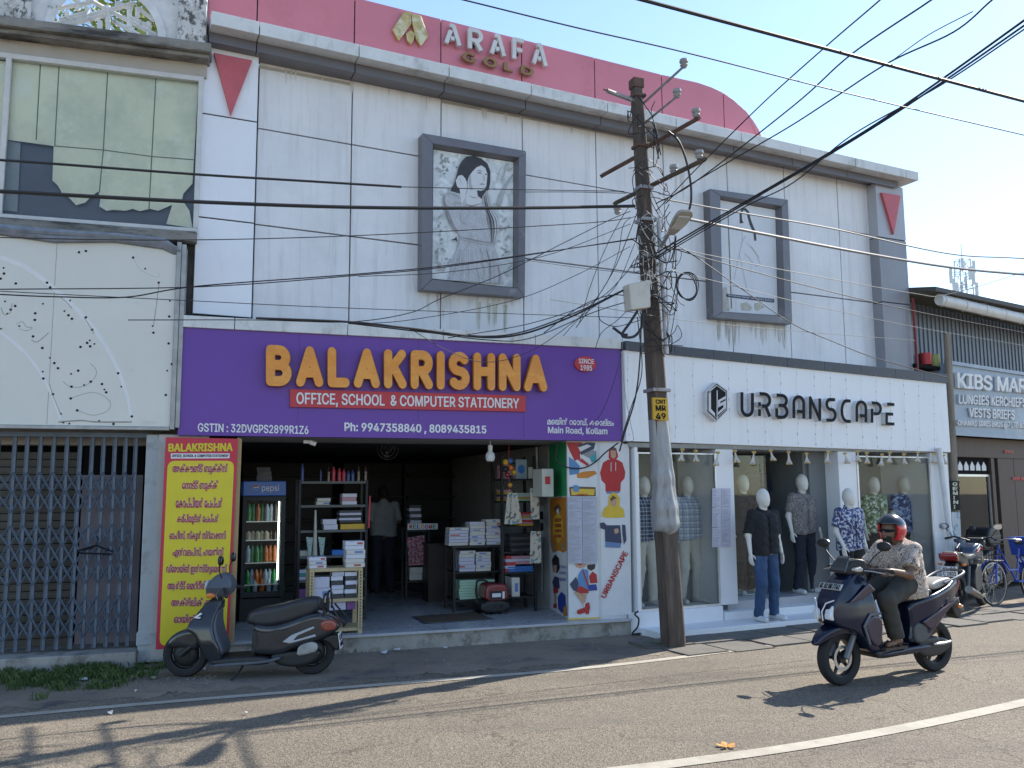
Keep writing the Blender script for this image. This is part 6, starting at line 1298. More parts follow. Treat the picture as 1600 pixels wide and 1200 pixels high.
B().box(-.2, .2, -.16, .16, 0, .015).add([(-.2, -.16, 0), (.2, -.16, 0), (.2, .16, 0), (-.2, .16, 0), (-.23, -.19, .27), (.23, -.19, .27), (.23, .19, .27), (-.23, .19, .27)], [(0, 1, 5, 4), (1, 2, 6, 5), (2, 3, 7, 6), (3, 0, 4, 7)]).build('tub', m_bblue, cr)
B().tube([(-.23, -.19, .27), (.23, -.19, .27), (.23, .19, .27), (-.23, .19, .27), (-.23, -.19, .27)], .012, 6).build('rim', m_bblue, cr)
# ================================================================== people and dummies: one continuous skin each, clothes as parts
def A_(*p): return np.array(p, float)
def nrmz(v): return v/(np.linalg.norm(v)+1e-9)
def hand_prims(wr, d, side, pal, curl, s=1.):
    """palm, four fingers and a thumb: d points along the hand, side towards the thumb, pal out of the palm"""
    out = []; d, side, pal = nrmz(d), nrmz(side), nrmz(pal)
    for k in (-1.2, 0, 1.2): out.append((wr+d*.01*s, wr+d*.085*s+side*.019*k*s, .02*s, .0145*s))
    for k, (o, L) in enumerate(((1.5, .07), (.5, .08), (-.5, .075), (-1.5, .058))):
        p = wr+d*.09*s+side*.019*o*s; ang = 0; q = p
        for j in range(3):
            ang += curl*(1 if j else .7); e = q+(d*math.cos(ang)+pal*math.sin(ang))*L*(.42, .33, .27)[j]*s; out.append((q, e, .0098*s, .0088*s)); q = e
    p = wr+d*.025*s+side*.022*s; e = p+nrmz(side*.8+d*.6+pal*.35)*.042*s; e2 = e+nrmz(side*.2+d*.9+pal*(.3+curl*.5))*.034*s
    out += [(p, e, .0135*s, .011*s), (e, e2, .011*s, .009*s)]; return out
def body_fn(J, lat, fw, face=0., hands=True):
    P = []
    for s, k in ((1, 'L'), (-1, 'R')):
        P.append((J['pel']+lat*.075*s, J['che']+lat*.085*s, .105, .112))
        P += [(J['che']+lat*.06*s+A_(0, 0, .07), J['sh'+k], .08, .056), (J['sh'+k], J['el'+k], .05, .039), (J['el'+k], J['wr'+k], .039, .026),
              (J['hip'+k]+A_(0, 0, .03), J['kn'+k], .09, .056), (J['kn'+k], J['an'+k], .054, .037), (J['an'+k]-fw*.04-A_(0, 0, .03), J['toe'+k], .036, .026)]
    P.append((J['che']+A_(0, 0, .1), J['head']-A_(0, 0, .06), .06, .05))
    H = []
    if hands:
        for k in 'LR': H += hand_prims(J['wr'+k], J['hd'+k], J['hs'+k], J['hp'+k], J['curl'])
    hc = J['head']
    def fn(X, Y, Z):
        d = None
        for a, b, ra, rb in P:
            t = rc(X, Y, Z, a, b, ra, rb); d = t if d is None else smin(d, t, .035)
        r = (.078, .1, .122) if abs(fw[1]) > .5 else (.1, .078, .122)
        h = ell(X, Y, Z, hc, r); j = rc(X, Y, Z, hc+fw*.045-A_(0, 0, .05), hc+fw*.055-A_(0, 0, .085), .052, .04); h = smin(h, j, .04)
        if face:
            n = rc(X, Y, Z, hc+fw*.098+A_(0, 0, .005), hc+fw*.118-A_(0, 0, .035), .009, .016); h = smin(h, n, .018)
            for s in (1, -1):
                h = smax(h, -(np.sqrt((X-(hc+fw*.112+lat*.034*s)[0])**2+(Y-(hc+fw*.112+lat*.034*s)[1])**2+(Z-hc[2]-.012)**2)-.022), .012)
                h = smin(h, rc(X, Y, Z, hc+lat*.08*s+A_(0, 0, .02), hc+lat*.082*s-A_(0, 0, .02), .014, .01), .01)
            h = smin(h, rc(X, Y, Z, hc+fw*.1+lat*.018-A_(0, 0, .062), hc+fw*.1-lat*.018-A_(0, 0, .062), .009, .009), .012)
        d = smin(d, h, .025)
        for a, b, ra, rb in H: d = smin(d, rc(X, Y, Z, a, b, ra, rb), .006)
        return d
    return fn
def shirt_fn(J, lat, fw, hem, sl=.8, puff=.022, open_=.0):
    def fn(X, Y, Z):
        d = None
        for s, k in ((1, 'L'), (-1, 'R')):
            dn = J['pel']-A_(0, 0, .06)+lat*.085*s; t = rc(X, Y, Z, dn, J['che']+lat*.088*s, .105+puff*1.3, .112+puff); d = t if d is None else smin(d, t, .06)
            d = smin(d, rc(X, Y, Z, J['che']+lat*.06*s+A_(0, 0, .075), J['sh'+k], .08+puff*.5, .056+puff*.6), .04)
            p0, p1 = J['sh'+k], J['sh'+k]+(J['el'+k]-J['sh'+k])*sl; u = nrmz(p1-p0)
            t = rc(X, Y, Z, p0, p1+u*.1, .06+puff*.4, .056+puff*.8); t = np.maximum(t, (X-p1[0])*u[0]+(Y-p1[1])*u[1]+(Z-p1[2])*u[2]); d = smin(d, t, .02)
        c = A_(J['che'][0], J['che'][1], J['shL'][2]+.03); d = smin(d, rc(X, Y, Z, c-A_(0, 0, .03), c+A_(0, 0, .075), .085, .066), .03)        # collar
        d = d+.005*np.sin(X*31+Z*17)*np.sin(Y*27-Z*22)+.0035*np.sin(Z*60+X*12+Y*40)
        d = np.maximum(d, hem-Z+.015*np.sin(X*14)); d = np.maximum(d, Z-(c[2]+.055)-.45*((X-c[0])*-fw[0]+(Y-c[1])*-fw[1]))
        return d
    return fn
def trouser_fn(J, fw, slack=.014, cut=.0):
    def fn(X, Y, Z):
        d = None
        for k in 'LR':
            h = J['hip'+k]+A_(0, 0, .05); t = rc(X, Y, Z, h, J['kn'+k], .097+slack*.6, .06+slack); t = smin(t, rc(X, Y, Z, J['kn'+k], J['an'+k]+A_(0, 0, cut), .06+slack, .042+slack*1.6), .03)
            d = t if d is None else smin(d, t, .03)
        d = smin(d, rc(X, Y, Z, J['hipL']+A_(0, 0, .08), J['hipR']+A_(0, 0, .08), .105, .105), .04)
        d = d+.005*np.sin(Z*45+X*20+Y*16)*np.sin(X*30-Z*14)
        u = nrmz(J['anL']-J['knL'])
        for k in 'LR':
            pass
        return d
    return fn
def shoe_fn(J, fw, k):
    a = J['an'+k]
    def fn(X, Y, Z):
        d = rc(X, Y, Z, a-fw*.045-A_(0, 0, .035), J['toe'+k]+fw*.015, .045, .036); return np.maximum(d, np.maximum(Z-a[2]-.0, (J['toe'+k][2]-.028)-Z))
    return fn
def bounds(J, pad=.16):
    P = np.array([v for k, v in J.items() if k[:2] in ('pe', 'ch', 'he', 'sh', 'el', 'wr', 'hi', 'kn', 'an', 'to')]); return P.min(0)-pad, P.max(0)+pad
LATX, FWY = A_(1, 0, 0), A_(0, -1, 0)
def pose(k):
    S = 1.0; J = dict(pel=A_(0, 0, .92), che=A_(0, .0, 1.26), head=A_(0, -.012, 1.61), curl=.22)
    for s, c in ((1, 'L'), (-1, 'R')):
        J['sh'+c] = A_(.185*s, .0, 1.385); J['hip'+c] = A_(.09*s, 0, .9)
        e = {0: A_(.25*s, .03, 1.12), 1: A_(.25*s, .02, 1.12), 2: A_(.24*s, .03, 1.13)}[k]; J['el'+c] = e
        w_ = {0: A_(.275*s, -.05, .9), 1: A_(.27*s, -.03, .89), 2: A_(.26*s, -.12, .93)}[k]; J['wr'+c] = w_
        J['hd'+c] = A_(.05*s, -.12, -1); J['hs'+c] = A_(-.15*s, -1, -.1); J['hp'+c] = A_(-1*s, .1, 0)
        st = {0: (.1, -.02), 1: (.12, 0), 2: (.09, 0)}[k]
        J['kn'+c] = A_((st[0]+.01)*s, -.02 if s > 0 else -.035, .48); J['an'+c] = A_((st[0]+.03)*s, .03, .075); J['toe'+c] = A_((st[0]+.06)*s, -.12, .03)
    if k == 1: J['knR'][1] = -.07; J['anR'][1] = -.01; J['toeR'][1] = -.16
    if k == 2: J['wrL'] = A_(.27, -.03, .9)
    return J
POSES = {}
m_manq = mat('mannequin_white', (.66, .64, .59), .4, var=.04); m_shoe = mat('white_shoe', (.66, .66, .66), .5)
def pose_meshes(k, hem, sl):
    key = (k, hem, sl)
    if key not in POSES:
        J = pose(k); lo, hi = bounds(J); POSES[key] = (J,
          POSES[('body', k)] if ('body', k) in POSES else nets(body_fn(J, LATX, FWY), lo, hi, .0115),
          nets(shirt_fn(J, LATX, FWY, hem, sl), (lo[0], lo[1], hem-.05), hi, .0125),
          nets(lambda X, Y, Z: np.maximum(trouser_fn(J, FWY)(X, Y, Z), np.maximum(.05-Z, Z-1.0)), (-.35, -.25, 0), (.35, .25, 1.05), .0125))
        POSES[('body', k)] = POSES[key][1]
    return POSES[key]
def bcopy(b): n = B(); n.v = list(b.v); n.f = list(b.f); return n
def mannequin(px, py, off, z, k, shirt, trouser, label, hem=.86, sl=.8, rz=0., shoe=m_shoe, group='shop dummies dressed in shirts'):
    u = UF.at(px, py, off)[0]; p = UF.w(u, off, z)
    t = TL('mannequin', label, 'mannequin', tuple(map(float, p)), UF.rz+rz, group); J, bo, sh, tr = pose_meshes(k, hem, sl)
    bcopy(bo).build('body', m_manq, t, smooth=True, sharp=80); bcopy(sh).build('shirt', shirt, t, smooth=True, sharp=70); bcopy(tr).build('trousers', trouser, t, smooth=True, sharp=70)
    P = []
    for z in np.arange(hem+.03, 1.40, .06):
        c_ = [q for q in sh.v if abs(q[0]) < .03 and abs(q[2]-z) < .012]
        if c_: P.append((0, min(q[1] for q in c_)-.0005, float(z)))
    so_ = t.children[[c.name.split('.')[0] for c in t.children].index('shirt')]
    if len(P) > 3:
        B().tube(P, .011, 4, flat=.35).build('placket', shirt, so_)
        n_ = P[-1]
        for s_ in (-1, 1): B().add([(0, n_[1]-.004, n_[2]-.03), (.055*s_, n_[1]+.012, n_[2]-.02), (.07*s_, n_[1]+.055, n_[2]+.055), (.02*s_, n_[1]+.022, n_[2]+.05), (0, n_[1]+.004, n_[2]-.03), (.055*s_, n_[1]+.02, n_[2]-.02), (.07*s_, n_[1]+.06, n_[2]+.055), (.02*s_, n_[1]+.03, n_[2]+.05)], [(0, 1, 2, 3), (7, 6, 5, 4), (0, 4, 5, 1), (1, 5, 6, 2), (2, 6, 7, 3), (3, 7, 4, 0)]).build('collar', shirt, so_)
    for c in 'LR': nets(shoe_fn(J, FWY, c), J['toe'+c]-A_(.1, .1, .06), J['an'+c]+A_(.1, .14, .06), .012).build('shoe', shoe, t, smooth=True, sharp=70)
    B().lathe([(0, 0), (.16, 0), (.16, .008), (0, .01)], (0, 0, 0), 20).build('base_plate', m_alu, t); return t
c_navy, c_white = (.012, .018, .045), (.55, .57, .6)
S1 = pattern('navy_plaid_cloth', 'plaid', [(.09, .12, .2), (.012, .018, .045), (.5, .55, .62)], .1); S2 = pattern('pale_check_cloth', 'plaid', [(.62, .67, .72), (.3, .36, .46), (.1, .12, .18)], .085)
S3 = mat('black_dotted_cloth', (.008, .009, .012), .85, col2=(.03, .033, .04), scale=60, thr=(.55, .62)); S4 = pattern('grey_swirl_cloth', 'swirl', [(.10, .09, .088), (.33, .31, .29)], 13)
S5 = pattern('blue_floral_cloth', 'floral', [(.06, .075, .19), (.46, .49, .58), (.03, .035, .10)], 22); S6 = pattern('green_leaf_cloth', 'floral', [(.09, .13, .07), (.68, .7, .6), (.22, .3, .13)], 20); S7 = pattern('blue_blot_cloth', 'floral', [(.11, .18, .4), (.38, .5, .7), (.03, .05, .15)], 13)
m_jean = layer(mat('blue_denim', (.03, .068, .15), .85, var=.15, scale=5), (.08, .15, .28), 2.2, (.5, .65), (2, 2, .7), .8); m_dkjean = mat('dark_denim', (.012, .016, .03), .8, var=.2, scale=6); m_chino = mat('pale_chino', (.58, .56, .5), .85, var=.06); m_blkcl = mat('black_cloth', (.012, .012, .014), .9)
mannequin(1005, 760, .5, .27, 0, S1, m_chino, 'mannequin in navy plaid shirt and pale trousers behind the window left of the pole')
mannequin(1073, 760, .5, .27, 0, S2, m_chino, 'mannequin in pale blue check shirt and pale trousers right of the wrapped pole')
mannequin(1191, 780, -.3, .088, 1, S3, m_jean, 'mannequin in black shirt and blue jeans standing out on the white step', sl=.95)
mannequin(1252, 760, .36, .3, 0, S4, m_dkjean, 'mannequin in grey swirl print shirt and dark slim jeans in the doorway')
mannequin(1325, 780, -.3, .088, 2, S5, m_blkcl, 'mannequin in blue and white floral shirt standing right behind the rider')
mannequin(1364, 760, .55, .27, 0, S6, m_blkcl, 'mannequin in green and white leaf shirt inside the right window')
mannequin(1411, 760, .55, .27, 2, S7, m_blkcl, 'mannequin in blue blotched shirt at the right end of the right window')
mannequin(1160, 760, .75, .3, 0, m_blkcl, m_blkcl, 'mannequin in plain black clothes in the dark at the left of the doorway')
def hung(px, py, off, m, label):
    p = UF.at(px, py, off); t = T('hanging_shirt', label, 'shirt', UF, (p[0], off, p[2]), group='shirts hanging in the doorway'); J, bo, sh, tr = pose_meshes(0, .86, .8)
    b = bcopy(sh); b.v = [(q[0]*.95+p[0], q[1]*.5+off, q[2]-1.45+p[2]) for q in b.v]; b.build('shirt', m, t, smooth=True)
    B().tube([(p[0], off, p[2]), (p[0], off, p[2]+.1), (p[0]+.03, off, p[2]+.13)], .005, 5).build('hanger_hook', m_silver, t)
hung(1184, 738, .95, mat('ink_blue_cloth', (.02, .028, .05), .85), 'dark blue shirt on a hanger in the clothes shop doorway'); hung(1235, 735, 1.1, mat('plum_cloth', (.09, .05, .09), .85), 'plum purple shirt on a hanger behind the swirl shirt mannequin')
# ------------------------------------------------------------------ the rider
LY, FX = A_(0, 1, 0), A_(1, 0, 0)
J = dict(pel=A_(-.30, 0, .86), che=A_(-.245, 0, 1.13), head=A_(-.15, 0, 1.39), curl=.95)
for s, c in ((1, 'L'), (-1, 'R')):
    J['sh'+c] = A_(-.22, .185*s, 1.215); J['el'+c] = A_(-.03, .275*s, .985); J['wr'+c] = A_(.225, .285*s, 1.035)
    J['hip'+c] = A_(-.24, .1*s, .84); J['kn'+c] = A_(.17, .165*s, .755); J['an'+c] = A_(.045, .145*s, .40); J['toe'+c] = A_(.19, .17*s, .345)
    J['hd'+c] = A_(1, .12*s, .12); J['hs'+c] = A_(.0, -1*s, .1); J['hp'+c] = A_(.1, 0, -1)
rd = TL('person', 'man in a red and black helmet and printed cream shirt riding the navy scooter', 'person', tuple(ns.location), ns.rotation_euler[2])
lo, hi = bounds(J, .2); m_skin = mat('brown_skin', (.145, .075, .045), .5, var=.08, scale=10)
nets(body_fn(J, LY, FX, 1.), lo, hi, .0085).build('body', m_skin, rd, smooth=True, sharp=80)
m_rshirt = pattern('cream_print_cloth', 'swirl', [(.54, .46, .385), (.13, .085, .07)], 12)
nets(shirt_fn(J, LY, FX, .74, .72, .03), lo, (hi[0], hi[1], 1.45), .009).build('shirt', m_rshirt, rd, smooth=True, sharp=70)
nets(lambda X, Y, Z: np.maximum(trouser_fn(J, FX, .022, .02)(X, Y, Z), np.maximum(Z-.97, .395-Z)), (-.5, -.35, .33), (.4, .35, 1.0), .0095).build('trousers', mat('olive_trousers', (.042, .040, .034), .85, var=.15, scale=8), rd, smooth=True, sharp=70)
hc = J['head']+A_(-.005, 0, .012)
def shell(X, Y, Z, g_=0.):
    o = ell(X, Y, Z, hc, (.15+g_, .132+g_, .148+g_)); i = ell(X, Y, Z, hc, (.122, .104, .12)); d = np.maximum(o, -i)
    cut = np.maximum(np.maximum(-(X-hc[0]-.045-.25*(Z-hc[2]).clip(0, 1)), Z-hc[2]-.055), -1.0+0*Y); d = np.maximum(d, -(cut-.0)); return np.maximum(d, hc[2]-.105-Z)
hm = nets(shell, hc-A_(.2, .2, .2), hc+A_(.2, .2, .2), .007).build('helmet', mat('helmet_red', (.5, .006, .015), .22, coat=.8, var=.04), rd, smooth=True, sharp=50)
nets(lambda X, Y, Z: np.maximum(shell(X, Y, Z, .004), hc[2]+.035-.55*(X-hc[0]).clip(-.2, .2)*0-Z+.12*(X-hc[0]-.02)*-1), hc-A_(.2, .2, .0), hc+A_(.2, .2, .2), .007).build('helmet_top', mat('helmet_black', (.012, .012, .016), .25, coat=.7), hm, smooth=True, sharp=50)
B().tube([hc+A_(.05, .082, -.008), hc+A_(.088, .062, -.012), hc+A_(.106, .03, -.012), hc+A_(.11, 0, -.006), hc+A_(.106, -.03, -.012), hc+A_(.088, -.062, -.012), hc+A_(.05, -.082, -.008)], [.006, .014, .016, .01, .016, .014, .006], 8).build('sunglasses', m_letblack, rd, smooth=True)
nets(lambda X, Y, Z: np.maximum(rc(X, Y, Z, hc+A_(.055, 0, -.075), hc+A_(.06, 0, -.115), .06, .046), Z-hc[2]+.058), hc-A_(.1, .12, .22), hc+A_(.2, .12, .0), .009).build('beard', mat('black_hair', (.012, .011, .01), .8), rd, smooth=True)
for c in 'LR':
    a = J['an'+c]; tq = J['toe'+c]; b = B().box(a[0]-.09, tq[0]+.07, a[1]-.045, a[1]+.06, tq[2]-.045, tq[2]-.02); b.tube([(tq[0]-.03, a[1]-.05, tq[2]-.02), (tq[0]-.03, a[1], tq[2]+.035), (tq[0]-.03, a[1]+.065, tq[2]-.02)], .011, 6); b.tube([(a[0]+.0, a[1]-.05, tq[2]-.02), (a[0]+.03, a[1], tq[2]+.06), (a[0]+.0, a[1]+.06, tq[2]-.02)], .011, 6)
    b.build('sandal', mat('brown_sandal', (.06, .04, .03), .7), rd, bev=.006)
# ------------------------------------------------------------------ shopkeeper seen from behind in the dark shop
J = pose(2); J['head'] = A_(0, -.05, 1.58)
for s, c in ((1, 'L'), (-1, 'R')): J['wr'+c] = A_(.16*s, -.25, 1.1); J['hd'+c] = A_(-.3*s, -1, 0); J['hs'+c] = A_(0, 0, 1); J['hp'+c] = A_(-1*s, 0, 0)
p = PF.w(*PF.fl(598, 925), .2); sk = TL('person', 'man in a grey shirt standing with his back turned inside the stationery shop', 'person', tuple(map(float, p)), PF.rz+math.pi)
lo, hi = bounds(J); nets(body_fn(J, LATX, FWY), lo, hi, .0125).build('body', m_skin, sk, smooth=True)
nets(shirt_fn(J, LATX, FWY, .9, .95), (lo[0], lo[1], .85), hi, .0125).build('shirt', mat('grey_shirt_cloth', (.3, .32, .34), .85, var=.08), sk, smooth=True)
nets(lambda X, Y, Z: np.maximum(trouser_fn(J, FWY, .02)(X, Y, Z), np.maximum(.05-Z, Z-1.0)), (-.35, -.25, 0), (.35, .25, 1.05), .0125).build('trousers', mat('dark_blue_trousers', (.02, .025, .045), .85), sk, smooth=True)
nets(lambda X, Y, Z: np.maximum(ell(X, Y, Z, J['head']+A_(0, .012, .012), (.088, .108, .125)), np.maximum(J['head'][2]-.06-Z, -(Y-J['head'][1]+.05)-.3*(Z-J['head'][2]))), J['head']-A_(.15, .16, .16), J['head']+A_(.15, .16, .16), .011).build('hair', mat('black_hair', (.012, .011, .01), .8), sk, smooth=True)
for c in 'LR': nets(shoe_fn(J, FWY, c), J['toe'+c]-A_(.1, .1, .06), J['an'+c]+A_(.1, .14, .06), .012).build('shoe', m_blk, sk, smooth=True)
# ================================================================== stock of the stationery shop
FZ = .2
rs7 = random.Random(21)
m_rack = mat('black_rack', (.018, .018, .02), .5, .3); m_pine = mat('pale_wood', (.48, .37, .2), .7, var=.15, stretch=(1, 1, 6)); m_paper = mat('white_paper', (.60, .60, .66), .7, var=.08, scale=30, stretch=(.5, .5, 8)); m_paper2 = mat('lilac_paper', (.52, .51, .60), .7, var=.1, scale=30, stretch=(.5, .5, 8)); m_green = mat('green_paper', (.40, .58, .42), .7, var=.1, scale=30, stretch=(.5, .5, 8))
def pf(px, py, off): return PF.at(px, py, off)
def lit(o): return o
# fridge: its front stands at 'fo' from the sign line
fo = 1.5; a = pf(380, 752, fo); c = pf(447, 752, fo); fz1 = a[2]; fu0, fu1 = a[0], c[0]
fr = T('drinks_fridge', 'tall black drinks fridge with a blue lit header behind the parked scooter', 'fridge', PF, (fu0+.3, fo, FZ))
b = B(); b.box(fu0, fu0+.035, fo, fo+.6, FZ, fz1-.19); b.box(fu1-.035, fu1, fo, fo+.6, FZ, fz1-.19); b.box(fu0+.035, fu1-.035, fo+.55, fo+.6, FZ, fz1-.19); b.box(fu0+.035, fu1-.035, fo, fo+.55, FZ, FZ+.28); b.box(fu0+.035, fu1-.035, fo, fo+.55, fz1-.23, fz1-.19); b.build('cabinet', m_blk, fr)
m_bluelit = mat('fridge_header_blue', (.03, .10, .36), .3, emit=.05)
B().box(fu0, fu1, fo-.03, fo+.6, fz1-.187, fz1+.0).build('header', m_bluelit, fr, bev=.01)
g0 = pf(400, 761.5, fo-.032); rr_ = .036
hd = lambda pts: B().prism(pts, fo-.035, fo-.031)
B().prism([(g0[0]+rr_*math.cos(t), g0[2]+rr_*math.sin(t)) for t in np.linspace(0, 2*math.pi, 24, False)], fo-.0345, fo-.031).build('emblem', m_lett, fr)
B().prism([(g0[0]+rr_*.92*math.cos(t), g0[2]+rr_*.92*math.sin(t)) for t in np.linspace(.25, math.pi-.1, 14)], fo-.0365, fo-.035).build('emblem_red', m_signred, fr)
B().prism([(g0[0]+rr_*.92*math.cos(t), g0[2]+rr_*.92*math.sin(t)) for t in np.linspace(math.pi+.35, 2*math.pi-.1, 14)], fo-.0365, fo-.035).build('emblem_blue', m_bluelit, fr)
txt(fr, 'header_letters', 'pepsi', pq(PF, [(409, 757), (436, 757), (436, 770), (409, 770)], fo-.032), .002, m_lett, .01)
db = FZ+.3; dt = fz1-.2
f = B(); f.box(fu0+.0, fu0+.05, fo-.045, fo-.005, db, dt); f.box(fu1-.06, fu1, fo-.045, fo-.005, db, dt); f.box(fu0+.05, fu1-.06, fo-.045, fo-.005, db, db+.07); f.box(fu0+.05, fu1-.06, fo-.045, fo-.005, dt-.05, dt)
dr = f.build('door', m_blk, fr, bev=.004); B().add([(fu0+.05, fo-.03, db+.07), (fu1-.06, fo-.03, db+.07), (fu1-.06, fo-.03, dt-.05), (fu0+.05, fo-.03, dt-.05)], [(0, 1, 2, 3)]).build('pane', m_glass, dr)
B().box(fu1-.085, fu1-.07, fo+.03, fo+.045, db+.2, dt-.06).build('light_strip', mat('fridge_light', (.75, .9, .8), .4, emit=4.), fr)
shz = [pf(400, y, fo+.15)[2] for y in (912, 878, 843, 814)]
for z in shz: B().box(fu0+.04, fu1-.045, fo+.04, fo+.5, z-.012, z).build('shelf', m_silver, fr)
def bottle(u, y, z, h, r, m, cap, label, group, fr_=PF, cat='bottle', shoulder=.62):
    o = B().lathe([(0, z), (r, z), (r*1.0, z+h*.1), (r*.94, z+h*.35), (r, z+h*.5), (r, z+h*shoulder), (r*.42, z+h*.86), (r*.4, z+h*.9)], (u, y, 0), 12)
    t = one('bottle', label, cat, o, m, fr_, (u, y, z), group=group, smooth=True)
    B().lathe([(r*.45, z+h*.88), (r*.45, z+h), (0, z+h)], (u, y, 0), 10).build('cap', cap, t); return t
BC = {'green': mat('bottle_green', (.03, .22, .06), .2, coat=.4), 'orange': mat('bottle_orange', (.5, .13, .03), .2, coat=.4), 'clear': mat('bottle_clear', (.35, .4, .45), .15, coat=.4), 'white': mat('carton_cream', (.5, .42, .3), .5), 'dark': mat('bottle_dark', (.05, .025, .02), .2, coat=.4), 'blue': mat('bottle_blue', (.03, .06, .2), .3)}
rowsF = [(3, ['green', 'green', 'orange', 'green', 'clear', 'clear', 'dark'], .24), (2, ['white', 'white', 'white', 'white', 'white', 'dark', 'dark'], .12), (1, ['clear', 'green', 'green', 'green', 'orange', 'orange', 'orange'], .23), (0, ['green', 'clear', 'orange', 'orange', 'clear', 'clear', 'green'], .2)]
sn = ['bottom', 'second lowest', 'second highest', 'top']
base0 = FZ+.3
for si, cols_, h in rowsF:
    z = shz[si] if si else shz[0]
    for k, c_ in enumerate(cols_):
        u = fu0+.09+k*(fu1-fu0-.2)/6
        bottle(u, fo+.13+.03*(k % 2), z+.001, h, .033 if h > .15 else .036, BC[c_], m_lett if c_ != 'dark' else m_signred, f'{c_ if c_ != "white" else "cream"} drink {"carton pot" if c_ == "white" else "bottle"} on the {sn[si]} fridge shelf, {ORDN[k]}', 'drinks standing in the fridge')
z0_ = FZ+.285
for k, c_ in enumerate(['green', 'clear', 'orange', 'clear', 'clear', 'green']):
    bottle(fu0+.1+k*.085, fo+.12, z0_, .26, .036, BC[c_], m_lett, f'{c_} drink bottle on the fridge floor, {ORDN[k]}', 'drinks standing in the fridge')
one('carton_pile', 'small pile of grey cartons on top of the drinks fridge', 'cartons', B().box(fu0+.17, fu0+.36, fo+.1, fo+.35, fz1+.002, fz1+.07).box(fu0+.18, fu0+.35, fo+.1, fo+.33, fz1+.072, fz1+.13).box(fu0+.17, fu0+.34, fo+.12, fo+.33, fz1+.132, fz1+.18), mat('carton_grey', (.16, .15, .15), .8, var=.3), PF, (fu0+.25, fo+.2, fz1))
# black rack with cleaning bottles on its top shelf
ro = 1.15; ru0, ru1 = pf(465, 850, ro)[0], pf(574, 850, ro)[0]
rk = T('shelf_rack', 'black steel rack of paper with bottles lined along its top shelf', 'shelf', PF, ((ru0+ru1)/2, ro, FZ))
rz = [pf(520, y, ro)[2] for y in (752, 789, 828, 868, 905, 935)]
for u in (ru0, ru1-.03):
    for y in (ro, ro+.4): B().box(u, u+.03, y, y+.03, FZ, rz[0]+.02).build('leg', m_rack, rk)
for z in rz: B().box(ru0+.031, ru1-.031, ro+.002, ro+.428, z-.03, z).build('shelf', mat('rack_shelf_grey', (.1, .1, .1), .5), rk)
for k, (x, c_, h, nm) in enumerate(((472, 'blue', .25, 'blue spray'), (501, 'blue', .17, 'slim blue'), (513, 'dark', .2, 'dark'), (521, 'orange', .21, 'red'), (530, 'orange', .19, 'red'), (537, 'orange', .17, 'short red'), (544, 'blue', .15, 'short blue'), (551, 'blue', .16, 'blue'), (560, 'dark', .21, 'dark white labelled'), (571, 'dark', .21, 'dark white labelled'))):
    m_ = {'orange': mat('bottle_red', (.42, .03, .06), .3)}.get(c_, BC[c_]); p = pf(x, 752, ro+.12)
    t = bottle(p[0], ro+.12, rz[0]+.001, h, .026 if 'slim' not in nm else .013, m_, m_lett if k > 7 else m_blk, f'{nm} bottle on top of the black paper rack, {ORDN[k]}', 'bottles along the top of the black rack')
    if k > 7: B().lathe([(.0275, rz[0]+.04), (.0275, rz[0]+.12)], (p[0], ro+.12, 0), 12).build('label_band', mat('label_pale', (.5, .55, .4), .6), t)
NS = [0]
m_paper3 = mat('cream_paper', (.58, .55, .5), .7, var=.1, scale=30, stretch=(.5, .5, 8)); m_labA = mat('label_red', (.42, .08, .07), .6); m_labB = mat('label_blue', (.12, .2, .42), .6); m_labC = mat('label_grey', (.26, .26, .28), .6)
def stack(fr_, u0, u1, y0, y1, z0, z1, m, label, group, n=None, cover=None):
    """a pile of reams or books: separate packs one upon another, each a little askew"""
    n = n or max(1, round((z1-z0)/.055)); t = T('paper_stack', label, 'paper stack', fr_, ((u0+u1)/2, y0, z0), group=group)
    h = (z1-z0)/n
    for k in range(n):
        dx, dy = rs7.uniform(-.008, .008), rs7.uniform(-.008, .008)
        mm = m[k % len(m)] if isinstance(m, list) else rs7.choice([m, m, m_paper3]) if m in (m_paper, m_paper2) else m
        rm = B().box(u0+dx, u1+dx, y0+dy, y1+dy, z0+k*h+.001, z0+(k+1)*h-.002).build('ream', mm, t, bev=.002)
        if h > .03 and rs7.random() < .5 and m in (m_paper, m_paper2, m_mixd):
            w_ = (u1-u0)*rs7.uniform(.2, .5); ux = u0+dx+(u1-u0-w_)*rs7.random(); B().box(ux, ux+w_, y0+dy-.0015, y0+dy-.0003, z0+k*h+h*.25, z0+k*h+h*.7).build('label', rs7.choice([m_labA, m_labB, m_labC]), rm)
    NS[0] += 1; return t
GS = 'paper stacks stocked in the stationery shop'
def pstack(x0, x1, yb, yt, off, m, label, dep=.22, n=None, zb=None):
    a, c = pf(x0, yb, off), pf(x1, yt, off); z = a[2] if zb is None else zb
    return stack(PF, a[0], c[0], off, off+dep, z+.001, max(c[2], z+.04), m, label, GS, n)
m_yel = mat('yellow_folder', (.6, .36, .03), .5); m_bl = mat('blue_folder', (.03, .16, .5), .5); m_mixd = mat('dark_file', (.05, .05, .055), .6, var=.4, scale=20); m_teal = mat('teal_box', (.05, .3, .26), .6); m_purbox = mat('purple_box', (.2, .07, .22), .6); m_pink2 = mat('pink_book', (.5, .25, .3), .6)
pstack(495, 516, 788, 778, ro+.03, m_paper, 'small white pad stack on the second shelf of the black rack', zb=rz[1])
pstack(534, 557, 788, 771, ro+.03, [m_paper, m_pink2], 'white and pink pad stack on the second shelf of the black rack', zb=rz[1], n=3)
pstack(505, 527, 827, 811, ro+.03, m_paper, 'white ream stack on the third shelf of the black rack', zb=rz[2])
